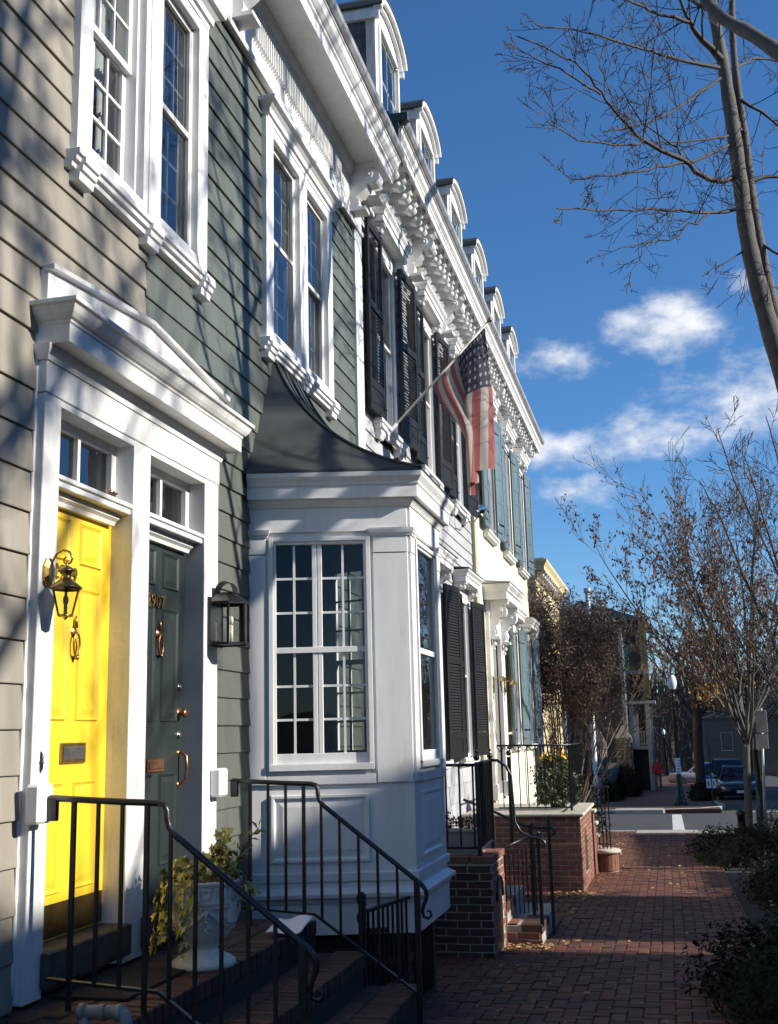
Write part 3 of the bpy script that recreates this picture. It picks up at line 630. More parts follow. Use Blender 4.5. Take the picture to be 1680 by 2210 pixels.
# --- bay window
bay_o = put('bay_window', MB().box(0.0, 0.9, 7.55, 8.85, 0.37, 0.40).mesh('bay_window', M_ROOM), grn)
def frameM(o, u):
    u = Vector((u[0], u[1], 0)).normalized(); n = Vector((u.y, -u.x, 0))
    return Matrix(((n.x, u.x, 0, o[0]), (n.y, u.y, 0, o[1]), (0, 0, 1, 0), (0, 0, 0, 1)))
P0, P1, P2, P3 = (0, 7.38), (1.1, 7.66), (1.1, 8.73), (0, 9.01); LS = math.hypot(1.1, 0.28)
sides = [(frameM(P0, (1.1, 0.28)), LS, (0.165, 0.845, 1.475, 3.035), 'L'), (frameM(P1, (0, 1)), 1.07, (0.17, 0.90, 1.475, 3.035), 'F'), (frameM(P2, (-1.1, 0.28)), LS, (0.29, 0.97, 1.475, 3.035), 'R')]
for Ms, L, H, nm in sides:
    wall = MB()
    ys = (0.0, H[0], H[1], L)
    for i, (a, b) in enumerate(zip(ys[:-1], ys[1:])):
        if i == 1: wall.box(-0.06, 0, a, b, 0.42, H[2]); wall.box(-0.06, 0, a, b, H[3], 3.30)
        else: wall.box(-0.06, 0, a, b, 0.42, 3.30)
    wall.build('bay_wall', M_WHITE, bay_o, M=Ms)
    fz = MB(); fz.box(0, 0.022, 0.005, L - 0.005, 3.085, 3.262); fz.build('bay_frieze', M_WHITE, bay_o, bevel=0.003, M=Ms)
    for a, b in ((0.004, 0.125), (0.885, L - 0.004)) if nm != 'F' else ((0.004, 0.125), (0.935, L - 0.004)):
        if nm == 'R': a, b = L - b, L - a
        pl = MB(); pl.box(0, 0.02, a, b, 1.34, 2.925); pl.box(0, 0.024, a, b, 2.93, 3.06); pl.build('pilaster', M_WHITE, bay_o, bevel=0.003, M=Ms)
        cp = MB(); cp.sweep([(0, a - 0.0), (0.02, a), (0.02, b), (0, b)], [(0, 3.05), (0.012, 3.05), (0.016, 3.065), (0.022, 3.07), (0.028, 3.09), (0.03, 3.105), (0, 3.105)]); cp.build('pilaster_cap', M_WHITE, bay_o, M=Ms)
    # sash window of casements: two leaves side by side over two below, 2 x 3 lights each
    f = MB(); a, b, c, d = H
    for (p, q, r_, s_, x) in ((a - 0.02, a + 0.012, c - 0.02, d + 0.015, 0.03), (b - 0.012, b + 0.02, c - 0.02, d + 0.015, 0.03), (a, b, d - 0.014, d + 0.015, 0.029), (a - 0.02, b + 0.02, c - 0.045, c + 0.0, 0.036)): f.box(-0.05, x, p, q, r_, s_)
    for (p, q, r_, s_) in ((a + 0.012, a + 0.03, c, d), (b - 0.03, b - 0.012, c, d), (a + 0.03, b - 0.03, d - 0.036, d - 0.014)): f.box(-0.04, 0.014, p, q, r_, s_)
    f.build('bay_sash_frame', M_WHITE, bay_o, bevel=0.002, M=Ms)
    zm = 2.26; st = MB(); st.box(-0.03, 0.010, a + 0.03, b - 0.03, zm - 0.028, zm + 0.012); st.box(-0.03, 0.004, a + 0.03, b - 0.03, c, c + 0.07)
    st.build('meeting_rail', M_WHITE, bay_o, bevel=0.002, M=Ms)
    if nm == 'F': cols = [(a + 0.03, b - 0.03)]
    else: mid = a + (b - a) * (0.47 if nm == 'L' else 0.53); cols = [(a + 0.03, mid - 0.035), (mid + 0.035, b - 0.03)]
    if nm != 'F':
        cs = MB(); cs.box(-0.032, 0.002, mid - 0.035, mid - 0.002, c, d - 0.03); cs.box(-0.032, 0.002, mid + 0.002, mid + 0.035, c, d - 0.03); cs.build('casement_stile', M_WHITE, bay_o, bevel=0.003, M=Ms)
    for (p, q) in cols:
        for (zl, zh) in ((c + 0.07, zm - 0.028), (zm + 0.012, d - 0.036)):
            g = MB(); nc = 2 if nm != 'F' else 3
            for i in range(1, nc): y = p + (q - p) * i / nc; g.box(-0.028, -0.006, y - 0.008, y + 0.008, zl, zh)
            for i in (1, 2): z = zl + (zh - zl) * i / 3; g.box(-0.026, -0.008, p, q, z - 0.008, z + 0.008)
            if nm != 'F': g.build('muntin', M_WHITE, bay_o, M=Ms)
            pw, ph = (q - p) / nc, (zh - zl) / 3
            if nm == 'F':
                pn = MB(); pn.add([(-0.012, p, zl), (-0.012, q, zl), (-0.012, q, zh), (-0.012, p, zh)], [(0, 1, 2, 3)]); pn.build('pane', M_GLASSB if nm != 'F' else M_GLASS, bay_o, M=Ms)
            else:
                pn = MB(); pn.add([(0, 0, 0), (0, pw, 0), (0, pw, ph), (0, 0, ph)], [(0, 1, 2, 3)]); me = pn.mesh('pane', M_GLASSB)
                for i in range(nc):
                    for j in range(3): put('pane', me, bay_o, Ms @ Matrix.Translation((-0.017, p + i * pw, zl + j * ph)) @ Matrix.Rotation(SR.uniform(-0.008, 0.008), 4, 'Z'))
    # recessed casing line, rail and raised lower panel
    lo = MB(); pa, pb = a + 0.01, b - 0.04
    lo.box(0, 0.018, 0.13, L - 0.26 if nm != 'F' else L - 0.14, 1.335, 1.40); lo.build('apron_rail', M_WHITE, bay_o, bevel=0.003, M=Ms)
    pnl = MB(); z0, z1 = 0.845, 1.25
    def ring(x, k): return [(x, pa + k, z0 + k), (x, pb - k, z0 + k), (x, pb - k, z1 - k), (x, pa + k, z1 - k)]
    v = ring(0.0005, -0.02) + ring(0.02, -0.016) + ring(0.02, 0.0) + ring(0.004, 0.012) + ring(0.004, 0.02) + ring(0.012, 0.06)
    pnl.add(v, [(i * 4 + k, i * 4 + (k + 1) % 4, (i + 1) * 4 + (k + 1) % 4, (i + 1) * 4 + k) for i in range(5) for k in range(4)] + [(20, 21, 22, 23)]); pnl.build('bay_panel', M_WHITE, bay_o, M=Ms)
path = [P0, P1, P2, P3]
def bm_(prof, nm, m=M_WHITE, bev=0.0, pth=path): moulding(bay_o, pth, prof, nm, m, bev)
bm_([(0, 3.262), (0.03, 3.262), (0.045, 3.285), (0.06, 3.30), (0.06, 3.315), (0, 3.315)], 'bay_bed_moulding')
bm_([(0, 3.315), (0.095, 3.315), (0.095, 3.40), (0.105, 3.41), (0.11, 3.43), (0.135, 3.465), (0.14, 3.495), (0, 3.495)], 'bay_cornice', M_WHITE, 0.002)
bm_([(0, 0.70), (0.018, 0.70), (0.022, 0.755), (0, 0.762)], 'base_board', bev=0.002)
bm_([(0, 0.56), (0.02, 0.56), (0.03, 0.585), (0.055, 0.60), (0.06, 0.625), (0.03, 0.64), (0, 0.66)], 'water_table')
bm_([(-0.05, 0.36), (0.012, 0.36), (0.012, 0.56), (-0.05, 0.56)], 'skirt_board', bev=0.003)
def smooth_(pts, m=4):
    P = [Vector(p) for p in pts]; out = []
    for i in range(len(P) - 1):
        a, b, c, d = P[max(0, i - 1)], P[i], P[i + 1], P[min(len(P) - 1, i + 2)]
        for k in range(m):
            t = k / m; out.append(0.5 * ((2 * b) + (c - a) * t + (2 * a - 5 * b + 4 * c - d) * t * t + (3 * b - a - 3 * c + d) * t ** 3))
    return out + [P[-1]]
# concave metal roof of the bay
rings = [(1.245, 7.555, 7.235, 3.497), (1.245, 7.555, 7.235, 3.512), (1.0, 7.62, 7.325, 3.60), (0.74, 7.68, 7.42, 3.73), (0.5, 7.735, 7.53, 3.90), (0.29, 7.79, 7.645, 4.11), (0.14, 7.83, 7.76, 4.32), (0.03, 7.87, 7.865, 4.555)]
rq = [rings[0]] + [tuple(q) for q in zip(*[[p.x for p in smooth_([(r_[k], 0, 0) for r_ in rings[1:]])] for k in range(4)])]; rings = rq
rf = MB(); v = []
for (x, yc, yl, z) in rings:
    yr, ycr = 16.39 - yl, 16.39 - yc
    v += [(0.012, yl, z), (x, yc, z), (x, ycr, z), (0.012, yr, z)]
n = len(rings)
for k in range(3):
    vv = [v[i * 4 + k + q] for i in range(n) for q in (0, 1)]; rf.add(vv, [(2 * i, 2 * i + 1, 2 * i + 3, 2 * i + 2) for i in range(n - 1)], True)
rf.add(v[:4], [(3, 2, 1, 0)])
ro = rf.build('bay_roof', M_ROOF, bay_o, fix=False)
sm = MB(); sm.tube([(x, yc, z + 0.008) for (x, yc, yl, z) in rings[1:]], 0.011, 6); sm.tube([(x, 16.39 - yc, z + 0.008) for (x, yc, yl, z) in rings[1:]], 0.011, 6)
for fy in (0.25, 0.5, 0.75): sm.tube([(x + 0.004, yc + (16.39 - 2 * yc) * fy, z + 0.006) for (x, yc, yl, z) in rings[1:]], 0.008, 6)
sm.build('standing_seam', M_ROOF, bay_o)
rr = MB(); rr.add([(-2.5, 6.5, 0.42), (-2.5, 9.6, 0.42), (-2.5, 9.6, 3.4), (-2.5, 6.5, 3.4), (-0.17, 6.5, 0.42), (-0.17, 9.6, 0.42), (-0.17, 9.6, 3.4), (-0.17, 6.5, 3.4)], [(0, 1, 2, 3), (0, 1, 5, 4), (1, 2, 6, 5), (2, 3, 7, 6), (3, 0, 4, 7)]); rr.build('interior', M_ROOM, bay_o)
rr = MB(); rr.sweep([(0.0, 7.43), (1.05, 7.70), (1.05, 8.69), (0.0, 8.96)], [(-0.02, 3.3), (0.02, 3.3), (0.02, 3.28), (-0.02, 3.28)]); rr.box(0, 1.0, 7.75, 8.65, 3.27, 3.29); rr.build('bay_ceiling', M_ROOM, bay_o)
# brick base with an iron grille
bs = MB(); bs.sweep([(0, 7.46), (1.0, 7.72), (1.0, 8.67), (0, 8.93)], [(-0.06, -0.3), (-0.004, -0.3), (-0.004, 0.37), (-0.06, 0.37)]); bs.build('bay_footing', M_MORTARD, bay_o)
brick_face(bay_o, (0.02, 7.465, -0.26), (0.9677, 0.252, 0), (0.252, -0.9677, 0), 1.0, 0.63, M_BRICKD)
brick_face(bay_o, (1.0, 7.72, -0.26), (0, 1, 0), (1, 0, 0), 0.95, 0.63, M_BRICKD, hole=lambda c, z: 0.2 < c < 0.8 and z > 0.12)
gr = MB(); gr.box(0.999, 1.001, 7.9, 8.53, -0.14, 0.36); gr.build('areaway_opening', M_GAP, bay_o)
gr = MB()
for i in range(8): y = 7.92 + i * 0.085; gr.bar((1.012, y, -0.15), (1.012, y, 0.355), 0.014)
gr.bar((1.012, 7.9, 0.3), (1.012, 8.53, 0.3), 0.02); gr.build('window_grille', M_IRON, bay_o)
# ================================================================== grey house and cream house
gry = thing('grey_house', 'pale grey clapboard house with black louvred shutters and three dormers', 'house', (0, 14, 0))
crm = thing('cream_house', 'cream stucco house with blue grey shutters and bracketed door hood', 'house', (0, 21, 0))
GW = [(11.19, 12.05), (13.39, 14.25), (15.55, 16.41)]; CW = [(18.48, 19.40), (20.88, 21.80), (23.13, 24.03)]
g_holes = [(a, b, 4.95, 7.0) for a, b in GW] + [(a, b, 1.32, 3.62) for a, b in GW[1:]] + [(11.25, 12.15, 0.6, 3.0)]
c_holes = [(a, b, 5.02, 7.22) for a, b in CW] + [(a, b, 1.42, 3.62) for a, b in CW[1:]] + [(18.45, 19.45, 0.65, 3.3)]
wall_core(gry, 10.56, 17.2, -0.5, 7.85, g_holes, M_GAP)
wall_core(crm, 17.2, 24.62, -0.7, 7.85, c_holes, M_CREAM, x0=-0.18, x1=0.03)
s = MB(); s.box(-6, -0.17, 24.4, 24.62, -0.7, 7.9); s.build('end_wall', M_CREAM, crm)
gh = [(a - 0.07, b + 0.07, 4.84, 7.12) for a, b in GW] + [(a - 0.07, b + 0.07, 1.2, 3.72) for a, b in GW[1:]] + [(11.15, 12.25, 0.5, 3.2)]
siding(gry, 10.562, 17.19, [1.22 + 0.168 * i for i in range(38)], gh, M_GREY)
# square shingles on the lowest part of the grey wall
shm = {}
for r in range(7):
    z = 1.22 - 0.235 * (r + 1); y = 10.57 + (0.14 if r % 2 else 0)
    while y < 17.1:
        w = SR.uniform(0.24, 0.33); w = round(min(w, 17.19 - y), 2); k = round(w, 2)
        if not (11.15 < y + w / 2 < 12.25) and w > 0.05:
            if k not in shm:
                mb = MB(); mb.prism([(-0.008, 0), (0.024, 0), (0.008, 0.25), (-0.008, 0.25)], 0.003, k - 0.003, 'y'); shm[k] = mb.mesh('wall_shingle', M_GREY)
            put('wall_shingle', shm[k], gry, Matrix.Translation((SR.uniform(-0.002, 0.003), y, z + SR.uniform(-0.006, 0.006))))
        y += w
for a, b in GW:
    window(gry, a, b, 4.95, 7.0, 2, 1, storm=True, curtain=[(a, a + 0.2, 4.95, 7.0), (b - 0.25, b, 4.95, 7.0)] if a > 12 else None); casing(gry, a, b, 4.95, 7.0, 0.07, 0.07, 0.10, 0.0, 0.045)
for a, b in GW[1:]:
    window(gry, a, b, 1.32, 3.62, 2, 1, storm=True); casing(gry, a, b, 1.32, 3.62, 0.07, 0.07, 0.10, 0.0, 0.045)
for i, (a, b) in enumerate(CW):
    window(crm, a, b, 5.02, 7.22, 2, 2, M=Matrix.Translation((0.035, 0, 0))); casing(crm, a, b, 5.02, 7.22, 0.06, 0.06, 0.10, 0.0, 0.075)
    if i: window(crm, a, b, 1.42, 3.62, 2, 2, M=Matrix.Translation((0.035, 0, 0))); casing(crm, a, b, 1.42, 3.62, 0.06, 0.06, 0.10, 0.0, 0.075)
def sill(house, a, b, z, x=0.0, blocks=True):
    moulding(house, boxpath(a - 0.1, b + 0.1, x + 0.04), [(0, z), (0.08, z), (0.08, z - 0.04), (0.055, z - 0.045), (0.05, z - 0.09), (0.02, z - 0.10), (0, z - 0.12)], 'window_sill', bev=0.002)
    if blocks:
        for y in (a - 0.02, b + 0.02): moulding(house, boxpath(y - 0.05, y + 0.05, x + 0.04), [(0, z - 0.05), (0.07, z - 0.05), (0.07, z - 0.10), (0.05, z - 0.11), (0.05, z - 0.15), (0.025, z - 0.20), (0, z - 0.20)], 'sill_block')
def hood(house, a, b, z, x=0.0, dep=0.20, cap=M_WHITE, nm='window_hood', brk=0.24):
    moulding(house, boxpath(a - 0.14, b + 0.14, x + dep * 0.75), [(0, z + 0.06), (0.03, z + 0.06), (0.03, z + 0.13), (0.045, z + 0.135), (0.055, z + 0.17), (0.085, z + 0.20), (0.085, z + 0.225), (0, z + 0.235)], nm, bev=0.002)
    s = MB(); s.box(0, x + dep * 0.75 - 0.001, a - 0.138, b + 0.138, z + 0.058, z + 0.234); s.build('hood_core', M_WHITE, house)
    s = MB(); s.prism([(0, z + 0.236), (x + dep * 0.75 + 0.09, z + 0.236), (x + dep * 0.75 + 0.09, z + 0.246), (0, z + 0.275)], a - 0.23, b + 0.23, 'y'); s.build('hood_flashing', cap, house)
    for y in (a - 0.08, b + 0.08): console(house, y, 0.09, x, z + 0.06, dep * 0.8, brk)
    s = MB(); s.box(0, x + 0.035, a - 0.04, b + 0.04, z - 0.16, z + 0.06); s.build('hood_frieze', M_WHITE, house)
for a, b in GW: sill(gry, a, b, 4.95); hood(gry, a, b, 7.12)
for a, b in GW[1:]: sill(gry, a, b, 1.32, blocks=False); hood(gry, a, b, 3.70, dep=0.24, cap=M_ROOF)
for i, (a, b) in enumerate(CW):
    sill(crm, a, b, 5.02, 0.03, False); hood(crm, a, b, 7.34, 0.03, 0.20)
    if i: sill(crm, a, b, 1.42, 0.03, False); hood(crm, a, b, 3.72, 0.03, 0.24)
def shutter_mesh(w, h, m, louvre=True):
    f = MB(); st = 0.055; x = 0.034; zs = [0, 0.30, h * 0.56, h] if louvre else [0, h * 0.32, h * 0.66, h]
    f.box(0, x, 0, st, 0, h); f.box(0, x, w - st, w, 0, h)
    for i, z in enumerate(zs): zc = min(max(z, 0.045), h - 0.035); f.box(0.001, x - 0.001, st, w - st, zc - 0.045, zc + 0.035)
    f.box(0.01, 0.026, st, w - st, 0.04, 0.26)
    lv = MB()
    if louvre:
        for za, zb in ((0.345, h * 0.56 - 0.045), (h * 0.56 + 0.035, h - 0.07)):
            n = int((zb - za) / 0.036)
            for i in range(n): z = za + (zb - za) * (i + 0.5) / n; lv.add([(0.004, st, z + 0.024), (0.031, st, z - 0.026), (0.031, w - st, z - 0.026), (0.004, w - st, z + 0.024), (0.004, st, z + 0.030), (0.031, st, z - 0.020), (0.031, w - st, z - 0.020), (0.004, w - st, z + 0.030)], [(0, 1, 2, 3), (4, 7, 6, 5), (1, 5, 6, 2), (0, 3, 7, 4)])
    else:
        for za, zb in ((0.30, h * 0.32 - 0.04), (h * 0.32 + 0.04, h * 0.66 - 0.04), (h * 0.66 + 0.04, h - 0.08)): lv.box(0.008, 0.028, st + 0.004, w - st - 0.004, za, zb)
        for z in (h * 0.16, h * 0.5, h * 0.82): lv.box(0.028, 0.034, w * 0.3, w * 0.7, z, z + 0.012)
        f.box(x, x + 0.012, 0.02, w * 0.6, 0.12, 0.15); f.box(x, x + 0.012, 0.02, w * 0.6, h - 0.25, h - 0.22)
    return f.mesh('shutter', m), lv.mesh('louvres', m)
def shutters(house, a, b, z0, h, w, m, louvre, x, tilt):
    key = ('sh', round(h, 2), m.name)
    if key not in MATS: MATS[key] = shutter_mesh(w, h, m, louvre)
    fm, lm = MATS[key]
    for side in (-1, 1):
        y = a - 0.0 if side < 0 else b + 0.0; t = tilt[0 if side < 0 else 1]
        Mx = Matrix.Translation((x, y, z0)) @ Matrix.Rotation(R(t) * side * -1, 4, 'Z')
        if side < 0: Mx = Mx @ Matrix.Translation((0, -w, 0))
        o = put('shutter', fm, house, Mx); l = put('louvres' if louvre else 'shutter_panel', lm, o, Mx)
        if louvre: tag(l, kind='stuff')
        g = MB(); zz = 0.4
        g.tube([(x + 0.01, y, z0 + 0.12), (x + 0.05, y, z0 + 0.12)], 0.008, 6); g.tube([(x + 0.01, y, z0 + h - 0.25), (x + 0.05, y, z0 + h - 0.25)], 0.008, 6); g.build('hinge', M_IRON, o)
for a, b in GW: shutters(gry, a, b, 4.95, 2.10, 0.56, M_SHUT, True, 0.085, (-2, 7))
for a, b in GW[1:]: shutters(gry, a, b, 1.34, 2.25, 0.54, M_SHUT, True, 0.085, (4, 10))
for i, (a, b) in enumerate(CW):
    shutters(crm, a, b, 5.04, 2.2, 0.52, M_BLUE, False, 0.105, (0, 8))
    if i: shutters(crm, a, b, 1.42, 2.2, 0.52, M_BLUE, False, 0.105, (3, 9))
# grey house front door (set back behind the bay) 
d = MB(); d.box(-0.12, -0.07, 11.25, 12.15, 0.6, 2.7); d.build('front_door', M_SHUT, gry); casing(gry, 11.25, 12.15, 0.6, 3.0, 0.12, 0.12, 0.16, 0, 0.07); d = MB(); d.box(-0.1, 0.0, 11.25, 12.15, 2.7, 3.0); d.build('transom_panel', M_WHITE, gry)
# cream house door: panelled recess, pilasters, tall scroll brackets and a flat hood
d = MB(); d.box(-0.17, -0.12, 18.45, 19.45, 0.65, 2.75); cd = d.build('front_door', mat('white_grey_door', (0.45, 0.45, 0.47), 0.4, 0.05), crm)
for z0, z1 in ((0.85, 1.45), (1.55, 2.6)):
    for ya, yb in ((18.55, 18.9), (19.0, 19.35)): d = MB(); d.box(-0.12, -0.105, ya, yb, z0, z1); d.build('door_panel', MATS['white_grey_door'], cd, bevel=0.01)
d = MB(); d.box(-0.16, -0.12, 18.45, 19.45, 2.75, 3.3); d.build('transom_panel', M_WHITE, crm)
for y0, y1 in ((18.18, 18.45), (19.45, 19.72)):
    d = MB(); d.box(0.0, 0.10, y0, y1, 0.6, 3.62); d.box(0, 0.13, y0 - 0.02, y1 + 0.02, 0.6, 0.85); d.build('pilaster', M_WHITE, crm, bevel=0.006)
    yc = (y0 + y1) / 2; console(crm, yc, 0.17, 0.10, 3.80, 0.30, 0.62)
    e = MB(); e.ball((0.17, yc, 3.20), 0.055, 10, 7); e.ball((0.15, yc, 3.09), 0.042, 10, 7); e.ball((0.14, yc, 3.01), 0.028, 8, 6); e.tube([(0.12, yc, 3.5), (0.2, yc, 3.3), (0.16, yc, 3.2)], [0.05, 0.035, 0.03], 8); e.build('bracket_drop', M_WHITE, crm)
d = MB(); d.box(0, 0.098, 18.2, 19.7, 3.3, 3.8); d.build('door_frieze', M_WHITE, crm)
moulding(crm, boxpath(18.08, 19.82, 0.40), [(0, 3.80), (0.02, 3.80), (0.02, 3.92), (0.04, 3.93), (0.05, 3.97), (0.09, 4.02), (0.09, 4.05), (0, 4.06)], 'door_hood', bev=0.002)
d = MB(); d.box(0.03, 0.399, 18.081, 19.819, 3.802, 4.06); d.build('hood_core', M_WHITE, crm)
d = MB(); d.prism([(0.03, 4.062), (0.50, 4.062), (0.50, 4.072), (0.03, 4.12)], 17.98, 19.92, 'y'); d.build('hood_flashing', M_GUTTER, crm)
# downpipe / party strip between the two houses
d = MB(); d.box(0.02, 0.075, 17.2, 17.42, -0.5, 7.4); d.build('party_strip', mat('buff_stucco', (0.50, 0.46, 0.33), 0.8, 0.15, 3.0, streak=True), crm, bevel=0.004)
# side hood and wing at the far end of the cream house
d = MB(); d.box(-2.0, -0.12, 24.64, 26.4, -0.7, 3.6); d.build('side_wing', mat('pinkish_brick_paint', (0.45, 0.35, 0.28), 0.8, 0.2, 6.0), crm)
moulding(crm, boxpath(24.7, 26.5, 0.06, -2.0), [(0, 3.52), (0.05, 3.52), (0.05, 3.68), (0.08, 3.70), (0.14, 3.86), (0.14, 3.93), (0, 3.96)], 'side_hood', bev=0.004); d = MB(); d.box(-2.0, 0.05, 24.7, 26.48, 3.524, 3.95); d.build('side_hood_core', M_WHITE, crm)
window(crm, 24.95, 25.95, 1.5, 3.35, 2, 2, M=Matrix.Translation((-0.1, 0, 0)), room=False)
# long bracketed cornice shared by both houses
def cornice2(own, y0, y1, first):
    s = MB(); s.box(-0.03, 0.06, y0, y1, 7.25, 7.86); fz = s.build('cornice', M_WHITE, own)
    moulding(own, [(0.06, y0), (0.06, y1)], [(0, 7.22), (0.025, 7.22), (0.035, 7.25), (0.015, 7.28), (0, 7.28)], 'frieze_moulding')
    s = MB(); s.box(0.06, 0.44, y0, y1, 7.825, 7.85); s.build('soffit', M_WHITE, own)
    moulding(own, [(0, y0 + 0.01), (0, y1)], [(0.43, 7.80), (0.455, 7.80), (0.455, 7.885), (0.465, 7.89), (0.47, 7.91), (0.50, 7.94), (0.515, 7.985), (0.53, 7.99), (0.53, 8.005), (0.43, 8.005)], 'crown_moulding', bev=0.002)
    moulding(own, [(0, y0 + 0.02), (0, y1 - 0.01)], [(0.45, 8.007), (0.55, 8.007), (0.575, 8.035), (0.58, 8.085), (0.56, 8.09), (0.45, 8.06)], 'gutter', M_GUTTER)
    key = 'modillion'
    if key not in MATS:
        P = [(0, 0), (0.33, 0), (0.33, -0.055), (0.315, -0.075)]
        for i in range(7): a = math.pi * 0.5 - i / 6 * math.pi * 0.95; P.append((0.235 + 0.075 * math.cos(a), -0.125 + 0.055 * math.sin(a)))
        for i in range(5): t = i / 4; P.append((0.20 - 0.07 * t, -0.165 + 0.02 * math.sin(t * math.pi) - 0.02 * t))
        for i in range(7): a = math.pi * 0.4 - i / 6 * math.pi * 0.9; P.append((0.075 + 0.05 * math.cos(a), -0.225 + 0.05 * math.sin(a)))
        P += [(0, -0.28)]
        mb = MB(); mb.prism(P, -0.055, 0.055, 'y'); mb.box(0, 0.345, -0.075, 0.075, -0.03, 0.0)
        mb.lathe([(0.04, -0.056), (0.04, -0.068), (0.0, -0.075)], (0.235, 0, -0.125), 10, axis='y'); mb.lathe([(0.04, 0.056), (0.04, 0.068), (0.0, 0.075)], (0.235, 0, -0.125), 10, axis='y'); mb.lathe([(0.03, -0.056), (0.03, -0.066), (0.0, -0.07)], (0.075, 0, -0.225), 10, axis='y')
        me = mb.mesh('modillion', M_WHITE); bm = bmesh.new(); bm.from_mesh(me); bmesh.ops.recalc_face_normals(bm, faces=bm.faces); bm.to_mesh(me); bm.free(); MATS[key] = me
    for i in range(48):
        y = 10.70 + i * 0.300
        if not (y0 < y < y1 - 0.1): continue
        if i % 7 == 0 : console(fz, y, 0.17, 0.06, 7.825, 0.37, 0.58, third=True)
        else: put('modillion', MATS[key], fz, Matrix.Translation((0.06, y, 7.825)))
cornice2(gry, 10.575, 17.21, True); cornice2(crm, 17.215, 24.55, False)
s = MB(); s.box(-0.2, 0.60, 10.50, 10.572, 8.02, 8.12); s.box(-0.4, 0.5, 10.50, 10.572, 7.7, 8.02); s.build('parapet_end', M_ROOF, gry, bevel=0.004)
